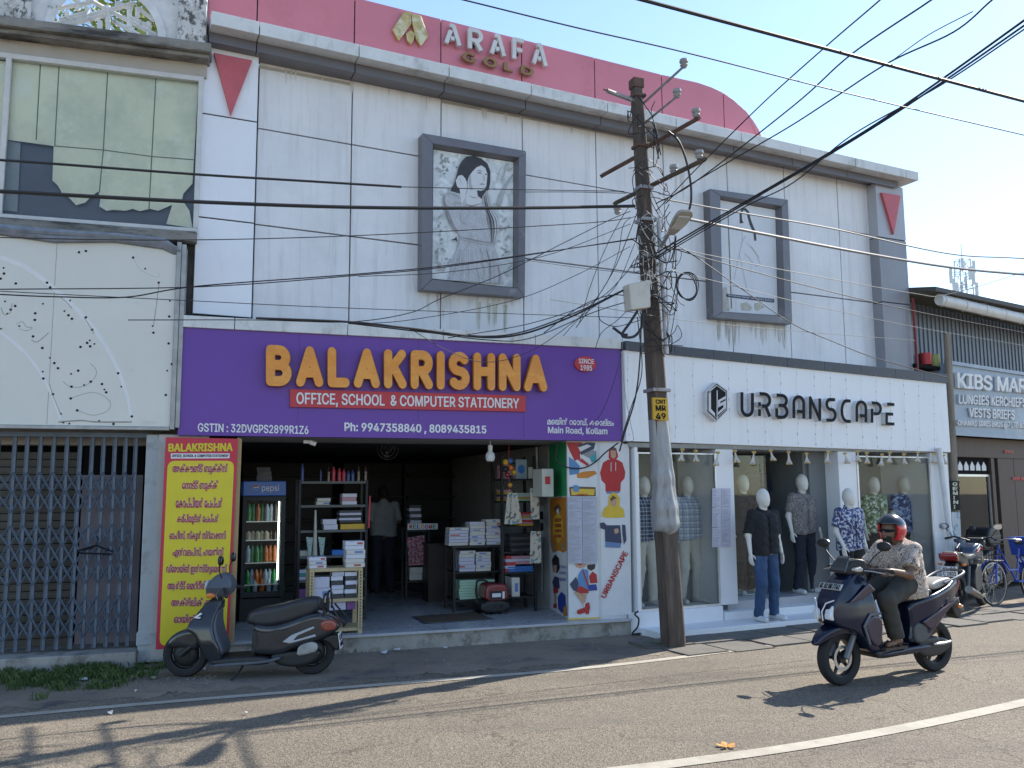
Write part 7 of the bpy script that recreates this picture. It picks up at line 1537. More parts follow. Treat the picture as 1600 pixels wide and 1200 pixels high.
pstack(532, 570, 827, 818, ro+.02, m_yel, 'yellow folder pack on the third shelf of the black rack', zb=rz[2], n=1)
stack(PF, pf(531, 800, ro+.03)[0], pf(565, 800, ro+.03)[0], ro+.03, ro+.3, rz[2]+.085, rz[1]-.07, [m_mixd, m_paper2], 'pile of dark and pale files lying on the yellow folder pack', GS, 5)
pstack(468, 488, 867, 860, ro+.02, m_paper2, 'flat pale pack at the left of the fourth shelf of the black rack', zb=rz[3], n=1)
pstack(520, 545, 867, 859, ro+.02, m_bl, 'blue pack on the fourth shelf of the black rack', zb=rz[3], n=1)
pstack(466, 483, 904, 890, ro+.02, [m_paper2, m_teal], 'teal and grey boxes low at the left of the black rack', zb=rz[4], n=3)
pstack(466, 484, 934, 920, ro+.02, m_purbox, 'purple box on the lowest shelf of the black rack', zb=rz[5], n=1)
# rolled sheets
t = T('paper_roll', 'tall roll of cream paper standing in the black rack', 'paper roll', PF, pf(492, 868, ro-.03)); p = pf(492, 868, ro-.03); q = pf(493, 797, ro-.03)
B().tube([p, q], [.03, .012], 12).build('roll', mat('cream_roll', (.5, .47, .4), .7), t, smooth=True)
for k, x in enumerate((484, 503)):
    a_, c_ = pf(x-5, 868, ro-.05), pf(x+5, 840, ro-.05)
    one('gift_bag', f'{"wider" if k == 0 else "narrow"} white gift bag with green rings beside the cream paper roll', 'gift bag', B().prism([(a_[0]+.02, a_[2]), (c_[0]-.02, a_[2]), (c_[0], c_[2]), (a_[0]-(.01), c_[2]+.01)], ro-.06, ro-.03), pattern('ring_print', 'swirl', [(.5, .55, .52), (.08, .25, .2)], 22), PF, (a_[0], ro-.05, a_[2]))
# slotted pale wood rack
so = .1; su0, su1 = pf(484, 900, so)[0], pf(567, 900, so)[0]; sz = [pf(525, 888, so)[2], pf(525, 936, so)[2], FZ+.06]
sr = T('slotted_rack', 'low pale wooden slotted angle rack loaded with paper at the shop step', 'shelf', PF, ((su0+su1)/2, so, FZ))
for u in (su0, su1-.05):
    for y in (so, so+.4):
        b = B(); b.box(u, u+.05, y, y+.012, FZ+.001, sz[0]); b.build('leg', m_pine, sr)
        if y == so:
            hb = B(); z = FZ+.05
            while z < sz[0]-.03: hb.box(u+.018, u+.032, y-.0015, y-.0005, z, z+.018); z += .035
            hb.build('slot', m_blk, sr)
for z in sz: B().box(su0+.002, su1-.002, so+.0125, so+.4, z-.035, z).build('shelf', m_pine, sr)
pstack(483, 510, 887, 870, so+.04, m_paper, 'short white ream stack at the left on top of the pale wooden rack', zb=sz[0], n=3)
pstack(540, 570, 887, 845, so+.04, m_paper, 'tall white ream stack at the right on top of the pale wooden rack', zb=sz[0], n=6)
pstack(488, 516, 935, 901, so+.05, m_paper2, 'grey lilac ream stack in the middle of the pale wooden rack', zb=sz[1], n=2)
pstack(518, 537, 935, 893, so+.05, [m_mixd, m_paper, m_paper2], 'white and black book stack at the middle of the pale wooden rack', zb=sz[1], n=6)
pstack(539, 558, 935, 893, so+.05, [m_mixd, m_paper], 'black and white book stack at the right side of the pale wooden rack', zb=sz[1], n=6)
b = B().box(su0+.22, su0+.42, so+.05, so+.3, sz[1]-.13, sz[1]-.045); one('carton', 'white carton with a yellow corner hung under the pale wooden rack shelf', 'carton', b, m_paper2, PF, (su0+.3, so+.1, sz[1]-.13)); one('carton', 'purple carton beside the white one under the pale wooden rack shelf', 'carton', B().box(su0+.43, su0+.53, so+.05, so+.3, sz[1]-.13, sz[1]-.045), m_purbox, PF, (su0+.48, so+.1, sz[1]-.13))
# red broom handle leaning on the rack
one('red_pole', 'red stick leaning at the right edge of the black rack', 'stick', B().tube([pf(576, 825, ro-.02), pf(578, 775, ro+.05)], .014, 8), m_signred, PF, pf(576, 825, ro-.02))
# welcome rack
wo = 2.9; wu0, wu1 = pf(634, 850, wo)[0], pf(672, 850, wo)[0]
wr = T('card_rack', 'narrow dark card rack with a small welcome board in the middle of the shop', 'shelf', PF, ((wu0+wu1)/2, wo, FZ))
for u in (wu0, wu1-.03): B().box(u, u+.03, wo, wo+.03, FZ, pf(650, 825, wo)[2]).build('leg', m_rack, wr); B().box(u, u+.03, wo+.3, wo+.33, FZ, pf(650, 825, wo)[2]).build('leg', m_rack, wr)
for y in (829, 880, 908): z = pf(650, y, wo)[2]; B().box(wu0+.031, wu1-.031, wo+.001, wo+.32, z-.02, z).build('shelf', m_rack, wr)
q = pq(PF, [(637, 818), (684, 818), (684, 827), (637, 828)], wo-.05); wb_ = one('welcome_board', 'small white board reading welcome in coloured letters on the card rack', 'sign', B().prism([(p[0], p[2]) for p in q], wo-.05, wo-.035), m_lett, PF, q[0])
wm = [m_signred, m_teal, m_bl, m_yel, m_purbox, m_signred, m_teal]
for k, ch in enumerate('WELCOME'):
    x0 = 639+6.2*k; v_, f_ = text_b(ch, .04); bb = fit(B(), v_, f_, pq(PF, [(x0, 819.5), (x0+5.2, 819.5), (x0+5.2, 826), (x0, 826)], wo-.051), .003); og = np.array(q[0]); bb.v = [tuple(np.array(p)-og) for p in bb.v]; bb.build('letter', wm[k], wb_)
q = pq(PF, [(636, 840), (663, 836), (666, 882), (639, 884)], wo-.03); one('sticker_poster', 'pink printed poster of small pictures hung on the card rack', 'poster', B().prism([(p[0], p[2]) for p in q], wo-.03, wo-.025), pattern('pink_print', 'floral', [(.45, .33, .36), (.12, .07, .09), (.5, .12, .2)], 26), PF, q[0])
pstack(640, 660, 907, 886, wo+.03, m_paper2, 'pale ream stack low on the card rack', n=2)
pstack(640, 658, 818, 789, wo+.06, [m_paper2, m_mixd], 'mixed small boxes piled on top of the card rack', n=6)
# counter
cu = pf(668, 900, 2.6); ct = T('counter', 'dark wooden counter with a light edge strip in the middle of the shop', 'counter', PF, (cu[0]+.3, 2.6, FZ))
B().box(cu[0], cu[0]+1.0, 2.55, 2.95, FZ, 1.02).build('body', mat('dark_counter', (.035, .028, .022), .5, var=.3), ct); B().box(cu[0]+.25, cu[0]+.28, 2.53, 2.548, FZ, 1.0).build('edge_strip', m_pine, ct); B().box(cu[0]-.03, cu[0]+1.03, 2.5, 2.97, 1.022, 1.05).build('top', m_blk, ct)
one('brass_ornament', 'shiny silver globe ornament on the dark counter', 'ornament', B().lathe([(0, 1.052), (.06, 1.052), (.03, 1.09), (.03, 1.1), (.08, 1.15), (.1, 1.21), (.07, 1.28), (.03, 1.33), (0, 1.35)], (cu[0]+.6, 2.7, 0), 16), m_silver, PF, (cu[0]+.6, 2.7, 1.052), smooth=True)
# paper table
to = 1.35; tu0, tu1 = pf(708, 870, to)[0], pf(784, 870, to)[0]; tz = [pf(745, 852, to)[2], pf(745, 893, to)[2], pf(745, 936, to)[2]]
tt = T('paper_table', 'black steel table rack stacked with reams behind the red generator', 'table', PF, ((tu0+tu1)/2, to, FZ))
for u in (tu0, tu1-.035):
    for y in (to, to+.45): B().box(u, u+.035, y, y+.035, FZ+.001, tz[0]-.03).build('leg', m_rack, tt)
B().box(tu0-.02, tu1+.02, to-.02, to+.5, tz[0]-.029, tz[0]).build('top', m_rack, tt)
for z in tz[1:]: B().box(tu0+.036, tu1-.036, to+.001, to+.48, z-.02, z).build('shelf', m_rack, tt)
pstack(702, 732, 851, 824, to+.02, m_paper2, 'grey white ream stack at the left on the black table', zb=tz[0], n=6)
pstack(735, 758, 851, 815, to+.0, m_paper2, 'taller lilac ream stack in the middle on the black table', zb=tz[0], n=7)
pstack(760, 782, 851, 811, to+.02, m_paper2, 'tallest grey ream stack at the right on the black table', zb=tz[0], n=8)
pstack(718, 742, 892, 860, to+.02, m_paper2, 'ream stack at the left on the middle shelf of the black table', zb=tz[1], n=6)
pstack(744, 767, 892, 862, to+.02, m_paper2, 'ream stack at the right on the middle shelf of the black table', zb=tz[1], n=6)
pstack(718, 743, 935, 906, to+.02, m_green, 'pale green paper stack on the lowest shelf of the black table', zb=tz[2], n=7)
pstack(745, 772, 935, 905, to+.06, m_green, 'second green paper stack half behind the red generator', zb=tz[2], n=7)
# generator
go = .95; gu0, gu1 = pf(747, 940, go)[0], pf(797, 940, go)[0]; gz1 = pf(770, 913, go)[2]
gn = T('generator', 'small red and black portable generator on the tiled shop floor', 'generator', PF, ((gu0+gu1)/2, go, FZ))
b = B(); b.v = []; b = panel([(gu0+.1, FZ+.16), (gu0+.12, gz1-.03), (gu0+.18, gz1), (gu1-.06, gz1), (gu1-.01, gz1-.05), (gu1, FZ+.16)], .17, .03, .011, 1, y0=0); b.v = [(p[0], p[1]+go+.2, p[2]) for p in b.v]; b.build('cover', mat('generator_red', (.22, .025, .03), .35, coat=.3), gn, smooth=True)
b = panel([(gu0+.04, FZ+.02), (gu0+.04, FZ+.18), (gu1+.01, FZ+.18), (gu1+.01, FZ+.02)], .19, .03, .012, 1); b.v = [(p[0], p[1]+go+.2, p[2]) for p in b.v]; b.build('base', m_blk, gn, smooth=True)
B().box(gu0+.17, gu1-.06, go+.02, go+.04, gz1-.2, gz1-.09).build('control_panel', m_blk, gn); B().box(gu0+.2, gu1-.12, go+.015, go+.019, gz1-.17, gz1-.12).build('panel_label', m_lett, gn); B().box(gu0+.34, gu1-.07, go+.012, go+.018, gz1-.19, gz1-.1).build('panel_label', m_lett, gn)
for u in (gu0+.24, gu0+.33): B().lathe([(0, -.012), (.02, -.012), (.02, .0)], (u, go+.005, FZ+.1), 12, 'y').build('socket', m_rack, gn)
B().tube(catmull([(gu0+.05, go+.2, FZ+.15), (gu0+.04, go+.2, gz1), (gu0+.12, go+.2, gz1+.04), (gu0+.2, go+.2, gz1+.01)], 5), .014, 8).build('handle', m_blk, gn, smooth=True)
for u in (gu0+.08, gu1-.08): B().box(u-.03, u+.03, go+.03, go+.37, FZ+.001, FZ+.03).build('foot', m_blackp, gn)
# right-hand shelf
ho = 1.1; hu0, hu1 = pf(783, 800, ho)[0], pf(838, 800, ho)[0]; hz = [pf(812, y, ho)[2] for y in (712, 748, 783, 822, 862, 894, 932)]
hs_ = T('shelf_rack', 'black steel shelf of books and files against the right shop wall', 'shelf', PF, ((hu0+hu1)/2, ho, FZ))
for u in (hu0, hu1-.035):
    for y in (ho, ho+.4): B().box(u, u+.035, y, y+.035, FZ+.001, hz[0]).build('leg', m_rack, hs_)
for z in hz[1:]: B().box(hu0+.036, hu1-.036, ho+.001, ho+.43, z-.02, z).build('shelf', m_rack, hs_)
q0_, q1_ = pf(806, 747, ho+.05), pf(823, 718, ho+.05)
gb = one('boxed_globe', 'boxed toy globe with a blue picture on the upper right shelf', 'toy box', B().box(q0_[0], q1_[0], ho+.05, ho+.2, hz[1]+.001, q1_[2]), mat('pale_blue_box', (.3, .38, .45), .5), PF, (q0_[0], ho+.05, hz[1]))
bb = B().prism([((q1_[0]-q0_[0])/2+.05*math.cos(t), (q1_[2]-hz[1])/2+.06*math.sin(t)) for t in np.linspace(0, 6.28, 20, False)], -.003, -.0005); bb.build('picture', m_bl, gb)
pstack(826, 836, 747, 730, ho+.05, m_paper2, 'small framed picture card on the upper right shelf', n=1, zb=hz[1], dep=.03)
pstack(784, 803, 747, 726, ho+.08, m_pink2, 'dim pink book row at the left of the upper right shelf', n=3, zb=hz[1])
pstack(784, 800, 782, 765, ho+.05, [m_yel, m_pink2, m_mixd], 'bright thin books at the left of the second right shelf', n=5, zb=hz[2])
pstack(808, 834, 782, 770, ho+.05, [m_green, m_yel, m_paper2], 'green and yellow books on the second right shelf', n=4, zb=hz[2])
pstack(812, 834, 821, 800, ho+.05, [m_yel, m_pink2, m_signred, m_paper2], 'red and yellow book pile on the third right shelf', n=7, zb=hz[3])
pstack(798, 835, 861, 834, ho+.05, [m_mixd, m_rack], 'dark glossy files piled on the fourth right shelf', n=6, zb=hz[4])
pstack(790, 805, 893, 868, ho+.05, [m_signred, m_paper2], 'red and white registers at the left of the fifth right shelf', n=5, zb=hz[5])
pstack(800, 832, 884, 868, ho+.04, [m_pink2, m_paper2], 'pink edged white registers lying on blue files at the fifth right shelf', n=3, zb=hz[5]+.1)
pstack(794, 833, 893, 884, ho+.04, m_bl, 'bright blue files on the fifth right shelf', n=3, zb=hz[5])
pstack(800, 812, 931, 902, ho+.0, m_paper, 'white box file standing on the lowest right shelf', n=1, zb=hz[6], dep=.3)
# things hanging at the front
sm_ = pattern('animal_print', 'floral', [(.5, .46, .38), (.16, .1, .06), (.12, .25, .3)], 17, thr=(.56, .6))
for k, (q4, lb_) in enumerate((([(793, 770), (807, 770), (809, 818), (788, 819)], 'long printed sticker sheet hanging left of its twin at the right shelf'), ([(800, 771), (808, 770), (816, 817), (797, 820)], 'printed sticker sheet overlapping its twin at the right shelf'), ([(828, 763), (842, 763), (843, 811), (830, 812)], 'printed animal sticker sheet hanging highest beside the meter boxes'), ([(829, 830), (845, 830), (846, 880), (828, 880)], 'printed vegetable sticker sheet hanging low beside the shop wall'))):
    off = .8-.03*k; q = pq(PF, q4, off); one('sticker_sheet', lb_, 'sticker sheet', B().prism([(p[0], p[2]) for p in q], off, off+.004), sm_, PF, q[0], group='sticker sheets hanging in the shop')
ty = T('hanging_toys', 'bunch of small yellow black and blue plush toys hanging by a cord', 'toys', PF, pf(796, 720, .7))
for k, (x, y, r, m_) in enumerate(((790, 722, .04, m_yel), (797, 720, .04, m_bl), (802, 726, .035, m_blk), (790, 733, .045, m_blk), (798, 731, .04, m_or), (803, 738, .035, m_yel), (793, 742, .035, m_rl), (799, 746, .03, m_blk), (797, 758, .032, m_yel))): p = pf(x, y, .7+.03*(k % 3)); B().ball(p, r, 7).build('toy', m_, ty, smooth=True)
B().tube([pf(795, 692, .7), pf(796, 765, .7)], .004, 4).build('cord', m_signred, ty)
bl = T('light_bulb', 'white plastic bulb hanging from the shop ceiling near the front', 'bulb', PF, pf(766, 700, .35))
p = pf(766, 712, .35); B().lathe([(0, -.075), (.045, -.07), (.062, -.03), (.058, .02), (.03, .05), (.028, .09), (0, .09)], p, 16).build('globe', mat('bulb_white', (.6, .62, .62), .35), bl, smooth=True); B().lathe([(.03, .085), (.03, .13), (.0, .14)], p, 12).build('socket', m_lett, bl); B().tube([(p[0], p[1], p[2]+.13), (p[0], p[1], 2.455)], .006, 6).build('flex', m_lett, bl)
cm = T('security_camera', 'small white camera fixed under the purple sign above the black rack', 'camera', PF, pf(483, 691, .25)); p = pf(484, 692, .25); B().box(p[0]-.07, p[0]+.0, p[1], p[1]+.06, p[2]-.005, p[2]+.03).build('bracket', m_lett, cm); B().tube([(p[0]+.0, p[1], p[2]+.01), (p[0]+.07, p[1], p[2]-.015)], .028, 10).build('body', m_lett, cm, smooth=True)
ma = T('door_mat', 'brown door mat with a blue edge on the shop floor', 'mat', PF, (*PF.fl(706, 966, .2), .2))
ms = [PF.fl(x, y, .2) for x, y in ((642.7, 964), (744, 957), (770.7, 968), (662.7, 975.5))]; mc = np.mean(np.array(ms), 0)
B().plan([tuple(p) for p in ms], .2015, .2075).build('edge', mat('mat_blue', (.05, .07, .11), .9), ma); B().plan([tuple(mc+(np.array(p)-mc)*.93) for p in ms], .208, .213).build('pile', mat('mat_brown', (.10, .07, .045), .95, var=.3, scale=40), ma)
cf = T('ceiling_fan', 'dim wall fan high at the back of the stationery shop', 'fan', PF, pf(606, 702, 2.2)); p = pf(606, 702, 2.2)
b = B()
for r_ in (.05, .1, .15): b.tube([(p[0]+r_*math.cos(t), p[1], p[2]+r_*math.sin(t)) for t in np.linspace(0, 6.283, 21)], .004, 4, cap=False)
b.build('cage', m_silver, cf)
for k in range(3): A = k*2.09; B().prism([(p[0], p[2]), (p[0]+.13*math.cos(A), p[2]+.13*math.sin(A)), (p[0]+.13*math.cos(A+.7), p[2]+.13*math.sin(A+.7))], p[1]+.01, p[1]+.015).build('blade', m_rack, cf)
B().tube([(p[0], p[1]+.02, p[2]), (p[0], p[1]+.15, 2.45)], .012, 6).build('stem', m_rack, cf)
# dim wall shelves at the back
for k, (u0, u1) in enumerate(((-.9, .7), (.9, 2.0), (2.05, 2.95))):
    t = T('wall_shelf', f'dim loaded wall shelf at the back of the shop, {ORDN[k]} of three', 'shelf', PF, ((u0+u1)/2, 5.9, FZ), group='shelves along the back wall')
    B().box(u0, u1, 6.35, 6.45, FZ, 2.35).build('back', m_rack, t)
    for z in (.5, .9, 1.3, 1.7, 2.1): B().box(u0, u1, 5.95, 6.34, z, z+.025).build('shelf', m_rack, t)
# ================================================================== column between the shops: painted panels, notices, meter box
m_pin = {k: mat('print_'+k, c, .5, var=.06) for k, c in dict(green=(.03, .33, .12), red=(.42, .025, .025), yellow=(.66, .45, .04), orange=(.55, .2, .02), navy=(.04, .05, .10), black=(.03, .025, .03), skin=(.5, .3, .2), blue=(.10, .24, .45), jeans=(.12, .22, .4), white=(.66, .66, .67), lilac=(.42, .43, .52), brown=(.14, .07, .04), teal=(.05, .3, .33), grey=(.25, .26, .27), royal=(.03, .05, .28)).items()}
CA, CB = np.array(CC[0]), np.array(CC[1]); CD = np.array(CC[2]); CE = np.array(CC[5])
class SF:
    """one face of the column: photo places land on its plane"""
    def __init__(s, p, q):
        P, Q = PF.w(p[0], p[1], 0), PF.w(q[0], q[1], 0); d = (Q-P)/np.linalg.norm(Q-P); s.P, s.d, s.n = P, d, np.array((-d[1], d[0], 0))
    def at(s, x, y, off):
        v = ray(x, y); q = s.P+s.n*off; t = (q-CAM).dot(s.n)/v.dot(s.n); return PF.inv(CAM+v*t)
fA, fB, fR = SF(CA, CB), SF(CB, CD), SF(CE, CA)
def flatb(face, pts, off, th=.0012):
    a = [face.at(x, y, off) for x, y in pts]; c = [face.at(x, y, off+th) for x, y in pts]; n = len(a); b = B()
    b.v = [tuple(p) for p in a+c]; ar = sum(pts[i][0]*pts[(i+1) % n][1]-pts[(i+1) % n][0]*pts[i][1] for i in range(n)); o = tuple(range(n))
    b.f = [o if ar < 0 else o[::-1]]+[(i, (i+1) % n, (i+1) % n+n, i+n) if ar > 0 else (i, i+n, (i+1) % n+n, (i+1) % n) for i in range(n)]; return b
def z6(pts): return [(850+x/4.2846, 690+y/4.2857) for x, y in pts]
def poster(face, px4, label, name='wall_poster', base='white', off=-.004, fine=True):
    t = T(name, label, 'poster', PF, face.at(*px4[3], off)); flatb(face, px4, off, .003).build('sheet', m_pin[base], t); t_layers = [off]
    def add(col, pts, nm='print'):
        t_layers[0] -= .0006; return flatb(face, z6(pts) if fine else pts, t_layers[0], .0005).build(nm, m_pin[col], t)
    return t, add
t, ad = poster(fA, [(886.5, 692), (932.5, 692), (936, 966), (888.5, 967)], 'white printed panel of a schoolchild with red shoes on the column front')
for c_, P in (('red', [(150, 5), (255, 5), (262, 40), (240, 90), (250, 140), (225, 120), (205, 130), (170, 60)]), ('blue', [(165, 100), (210, 130), (240, 165), (235, 215), (170, 225)]), ('white', [(225, 30), (300, 8), (330, 35), (250, 80)]), ('navy', [(218, 25), (290, 5), (345, 8), (335, 50), (250, 90), (240, 70), (318, 30), (290, 18), (235, 38)]), ('teal', [(290, 80), (350, 60), (352, 130), (320, 140)]), ('grey', [(255, 85), (330, 55), (350, 75), (300, 110)]), ('orange', [(220, 215), (270, 200), (340, 195), (355, 215), (290, 245), (222, 243)]), ('red', [(250, 110), (300, 150), (292, 165), (245, 135)]),
              ('brown', [(168, 305), (200, 300), (345, 305), (347, 365), (175, 365)]), ('yellow', [(180, 315), (340, 318), (335, 358), (185, 358)]), ('blue', [(195, 295), (215, 290), (235, 300), (235, 330), (215, 340), (195, 330)]),
              ('skin', [(205, 815), (285, 815), (275, 838), (240, 848), (215, 838)]), ('red', [(228, 818), (255, 818), (250, 828), (232, 828)]), ('black', [(290, 825), (345, 820), (340, 850), (315, 865), (290, 850)]), ('blue', [(230, 890), (255, 850), (295, 860), (300, 960), (290, 990), (240, 975), (222, 940)]), ('navy', [(172, 955), (215, 905), (232, 950), (225, 1010), (195, 995)]), ('red', [(302, 900), (325, 870), (352, 890), (358, 945), (310, 950)]), ('royal', [(290, 960), (350, 955), (357, 995), (300, 1000)]), ('red', [(222, 985), (240, 965), (298, 992), (298, 1015), (245, 1020), (220, 1005)]), ('red', [(258, 870), (262, 855), (300, 960), (292, 970)]), ('skin', [(215, 1005), (250, 1018), (285, 1085), (268, 1105), (240, 1060), (200, 1010)]), ('skin', [(255, 1015), (285, 1015), (280, 1060), (265, 1050)]), ('white', [(262, 1085), (285, 1075), (288, 1095), (270, 1108)]), ('red', [(275, 1085), (302, 1075), (308, 1110), (300, 1155), (280, 1155), (275, 1130)]), ('red', [(222, 1130), (270, 1110), (282, 1140), (240, 1158), (220, 1150)]), ('yellow', [(160, 1185), (380, 1175), (380, 1183), (160, 1195)])): ad(c_, P)
txt(t, 'print_letters', 'OFFICE', [fA.at(*p, -.024) for p in z6([(222, 350), (292, 350), (292, 363), (222, 363)])], .001, m_pin['red'], .03)
t, ad = poster(fB, [(937, 692), (983, 694), (987, 960), (940, 962)], 'white printed panel of a red hoodie and a yellow hoodie beside the shop window')
for c_, P in (('red', [(375, 210), (395, 140), (430, 120), (490, 120), (525, 140), (545, 205), (540, 245), (515, 275), (512, 332), (412, 335), (410, 285), (385, 260)]), ('red', [(432, 110), (435, 60), (460, 30), (485, 50), (497, 100), (480, 125), (445, 125)]), ('skin', [(445, 65), (460, 48), (480, 60), (482, 100), (465, 115), (448, 100)]), ('brown', [(445, 55), (460, 35), (485, 45), (480, 62), (460, 58)]), ('jeans', [(415, 335), (510, 332), (505, 345), (420, 350)]), ('white', [(447, 140), (451, 140), (451, 200), (447, 200)]), ('white', [(478, 138), (482, 138), (482, 195), (478, 195)]),
              ('yellow', [(385, 500), (400, 450), (430, 425), (432, 370), (455, 340), (485, 345), (508, 380), (505, 430), (535, 455), (540, 505), (500, 510), (420, 510)]), ('skin', [(442, 390), (460, 372), (485, 385), (485, 420), (465, 440), (445, 420)]), ('brown', [(442, 385), (462, 360), (490, 380), (470, 385), (450, 400)]), ('navy', [(375, 545), (400, 540), (420, 560), (510, 560), (520, 680), (410, 670), (408, 590), (378, 580)]), ('navy', [(522, 555), (545, 560), (552, 660), (535, 690), (525, 620)]), ('skin', [(470, 585), (495, 580), (502, 605), (480, 620), (470, 605)]), ('jeans', [(412, 672), (516, 680), (512, 712), (410, 708)])): ad(c_, P)
# slanting red shop name
v, f_ = text_b('URBANSCAPE', .03); p0, p1 = (388, 1050), (548, 738); nx, ny = 16, 9
Q4 = [(p0[0]-nx+6, p0[1]-ny-6), (p1[0]-nx, p1[1]-ny), (p1[0]+nx, p1[1]+ny), (p0[0]+nx+6, p0[1]+ny-6)]
fit(B(), v, f_, [fB.at(*p, -.018) for p in z6(Q4)], .001).build('print_letters', m_pin['red'], t)
t, ad = poster(fR, [(860, 777), (884.5, 775), (887, 965), (861, 950)], 'side panel of the column with an orange bubble and a blue school bag')
for c_, P in (('orange', [(40, 380), (148, 370), (152, 730), (130, 745), (100, 730), (60, 745), (45, 700)]), ('yellow', [(60, 520), (95, 470), (125, 520), (128, 630), (95, 680), (62, 620)]), ('brown', [(65, 440), (95, 415), (115, 450), (100, 480), (75, 480)]), ('white', [(80, 460), (98, 445), (102, 480), (85, 485)]), ('teal', [(60, 680), (68, 670), (72, 725), (64, 725)]), ('teal', [(118, 690), (124, 670), (130, 720), (122, 722)]),
              ('black', [(52, 790), (75, 755), (100, 780), (105, 850), (90, 880), (60, 870)]), ('skin', [(60, 830), (85, 825), (85, 870), (65, 880)]), ('navy', [(55, 940), (70, 900), (98, 910), (105, 980), (70, 1000)]), ('red', [(60, 985), (90, 975), (95, 1010), (65, 1020)]), ('skin', [(66, 1018), (80, 1018), (80, 1090), (70, 1090)]), ('red', [(62, 1085), (84, 1085), (84, 1115), (62, 1115)]), ('royal', [(92, 1040), (115, 1005), (142, 1030), (145, 1120), (120, 1150), (95, 1120)]), ('orange', [(128, 1110), (148, 1100), (152, 1165), (130, 1170)])): ad(c_, P)
for k, s_ in enumerate(('BEST', 'COOL', 'PAINTS', 'STORE')):
    y = 513+36*k; txt(t, 'print_letters', s_, [fR.at(*p, -.016) for p in z6([(72, y), (118, y), (118, y+24), (72, y+24)])], .001, m_pin['red'], .03)
for k, s_ in enumerate(('Enjoy', 'Every', 'Moment')):
    y = 825+42*k; txt(t, 'print_letters', s_, [fR.at(*p, -.016) for p in z6([(105, y), (146, y), (146, y+26), (105, y+26)])], .001, m_pin['royal'], .0)
t, ad = poster(fR, [(858, 692), (884, 692), (885, 776), (859, 778)], 'bright green painted strip at the top of the column side', 'painted_strip', 'green', -.003)
# notices
def notice(face, x0, x1, y0, y1, label, off=-.03, seed=1, cols=1, rows_=1, slope=0.):
    t = T('paper_notice', label, 'notice', PF if face is not UF else UF, face.at(x0, y1, off), group='printed notices taped to the shop fronts'); r3 = random.Random(seed)
    def fb(pts, o, th=.001):
        if face is UF: q = pq(UF, pts, o); return B().prism([(p[0], p[2]) for p in q], o, o+th)
        return flatb(face, pts, o, th)
    fb([(x0, y0), (x1, y0+slope), (x1, y1+slope), (x0, y1)], off).build('sheet', m_pin['lilac'] if face is not UF else m_paper2, t); b = B()
    y = y0+2.5
    while y < y1-1.5:
        x = x0+1.2
        if r3.random() > .1:
            w_ = (x1-x0-2.4)*r3.uniform(.4, 1); q = fb([(x, y), (x+w_, y), (x+w_, y+.55), (x, y+.55)], off-.0012, .0008); b.add(q.v, q.f)
        y += 1.7
    b.build('print_lines', m_mid, t)
k = 0
for r_ in range(3):
    for c_ in range(2):
        x0 = 887.7+22.5*c_+.3*r_; y0 = 776+35*r_; k += 1
        notice(fA, x0, x0+21.8, y0, y0+34.4, f'white printed notice on the column front, {["left", "right"][c_]} in the {["upper", "middle", "lower"][r_]} pair', seed=k)
for c_ in range(2):
    for r_ in range(3):
        k += 1; x0 = 1113+14.5*c_; notice(UF, x0, x0+14, 763+31*r_, 793+31*r_, f'printed notice taped left of the clothes shop door, {["left", "right"][c_]} in the {["upper", "middle", "lower"][r_]} pair', off=.025, seed=k)
# meter boxes, pipes and the cable looping over the panels
p = fR.at(861, 776, -.16)
mt = T('meter_box', 'cream electric meter box on the column side below the green strip', 'meter box', PF, p)
B().box(p[0]-.14, p[0]+.02, p[1]-.05, p[1]+.3, p[2], p[2]+.36).build('box', mat('meter_cream', (.5, .5, .44), .6, var=.08), mt, bev=.008); B().box(p[0]-.1, p[0]-.03, p[1]-.056, p[1]-.051, p[2]+.16, p[2]+.26).build('label', m_pin['red'], mt)
mt2 = T('meter_box', 'small grey switch box deeper on the tiled wall of the stationery shop', 'meter box', PF, (2.98, 1.6, 1.2)); B().box(2.95, 3.028, 1.45, 1.75, 1.15, 1.6).build('box', m_pin['grey'], mt2, bev=.006); B().tube([(3.0, 1.5, 1.15), (2.99, 1.5, .4)], .012, 6).build('pipe', m_pin['grey'], mt2); B().tube([(3.0, 1.65, 1.6), (2.99, 1.65, 2.44)], .015, 6).build('pipe', m_lett, mt2)
for k in range(2): B().box(2.955, 3.0, 1.44, 1.449, 1.25+.16*k, 1.36+.16*k).build('meter_window', m_letblack, mt2)
cabp = [(871, 692, -.05), (868, 715, -.07), (874, 724, -.07), (890, 731, -.06), (912, 731, -.06), (930, 722, -.06), (945, 708, -.08), (955, 700, -.1), (966, 692, -.12)]
P = catmull([fA.at(x, y, o) for x, y, o in cabp], 6); one('slack_cable', 'black cable looping across the tops of the printed column panels', 'cable', B().tube(P, .009, 6), m_cable, PF, tuple(map(float, P[0])), smooth=True)
P = catmull([PF.at(x, y, o) for x, y, o in ((997, 955, -.1), (992, 960, -.12), (998, 967, -.1), (996, 980, -.12), (988, 990, -.12), (993, 998, -.1), (1002, 996, -.1))], 6); P = [(p[0], p[1], max(p[2], .02)) for p in P]
one('slack_cable', 'black looped cable hanging over the gap at the end of the shop step', 'cable', B().tube(P, .011, 6), m_cable, PF, tuple(map(float, P[0])), smooth=True)
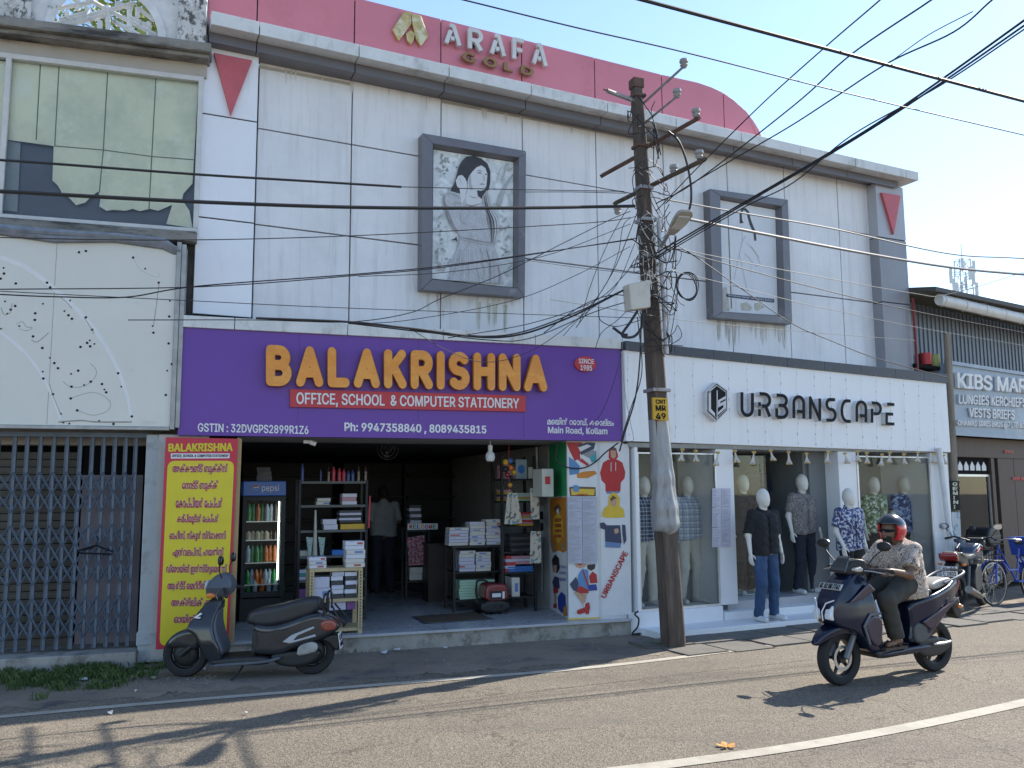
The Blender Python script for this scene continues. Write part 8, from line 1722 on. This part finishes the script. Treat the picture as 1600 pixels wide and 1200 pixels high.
# ================================================================== fairy-light strings and tassels on the white fascia
m_str = mat('string_grey', (.42, .42, .42), .6); m_bead = mat('tiny_lamp', (.34, .34, .33), .4); m_tas = mat('tassel_white', (.62, .57, .52), .85, var=.15, scale=30); m_tay = mat('tassel_yellow', (.55, .38, .12), .85)
sx = [980, 1053, 1082, 1113, 1138, 1166, 1193, 1219, 1244, 1272, 1297, 1321, 1345, 1368, 1390, 1412, 1435, 1458]
for k, x in enumerate(sx):
    y0_ = 548+(x-975)*.104; y1_ = 690+(x-975)*.034; a_, c_ = UF.at(x, y0_-6, -.045), UF.at(x+3, y1_+8, -.045)
    t = T('fairy_light_string', f'thin string of tiny unlit lamps down the white fascia, {ORDN[k]}', 'light string', UF, a_, group='light strings hung over the white fascia')
    r3 = random.Random(k); n_ = 9; P = [tuple(np.array(a_)+(np.array(c_)-np.array(a_))*i/n_+np.array((r3.uniform(-.01, .01), 0, 0))) for i in range(n_+1)]
    B().tube(P, .0014, 4).build('cord', m_str, t); b = B()
    for p in P[1:-1]: b.box(p[0]-.004, p[0]+.003, p[1]-.006, p[1]+.001, p[2]-.006+r3.uniform(-.03, .03), p[2]+.007)
    b.build('lamps', m_bead, t, kind=None)
tx = [1066, 1087, 1122, 1148, 1178, 1204, 1232, 1260, 1294, 1320, 1340, 1354, 1378, 1390, 1412, 1434, 1460, 1474]
for k, x in enumerate(tx):
    y = 703+(x-1066)*.012+(k*7 % 5); r3 = random.Random(k+50); p = UF.at(x, y, -.05); h = .125+.04*r3.random(); tl = r3.uniform(-.05, .05)
    t = T('tassel', f'small cream and yellow tassel hanging below the white fascia, {ORDN[k]}', 'tassel', UF, (p[0], p[1], p[2]), group='tassels hanging below the white fascia')
    b = B()
    for j in range(9): A = j*.7; b.tube([(p[0], p[1], p[2]), (p[0]+tl*.6+.012*math.cos(A), p[1]+.012*math.sin(A), p[2]-h*.6), (p[0]+tl+.04*math.cos(A), p[1]+.04*math.sin(A), p[2]-h)], .009, 4)
    b.build('threads', m_tas, t); b = B()
    for j in range(6): A = j*1.05; b.ball((p[0]+tl+.035*math.cos(A), p[1]+.035*math.sin(A), p[2]-h), .012, 4)
    for j in range(4): A = j*1.57; b.ball((p[0]+.018*math.cos(A), p[1]+.018*math.sin(A), p[2]+.005), .017, 4)
    b.build('flower_knot', m_tay, t)
    B().tube([(p[0], p[1], p[2]), (p[0], p[1], p[2]+.1)], .002, 4).build('thread', m_str, t)
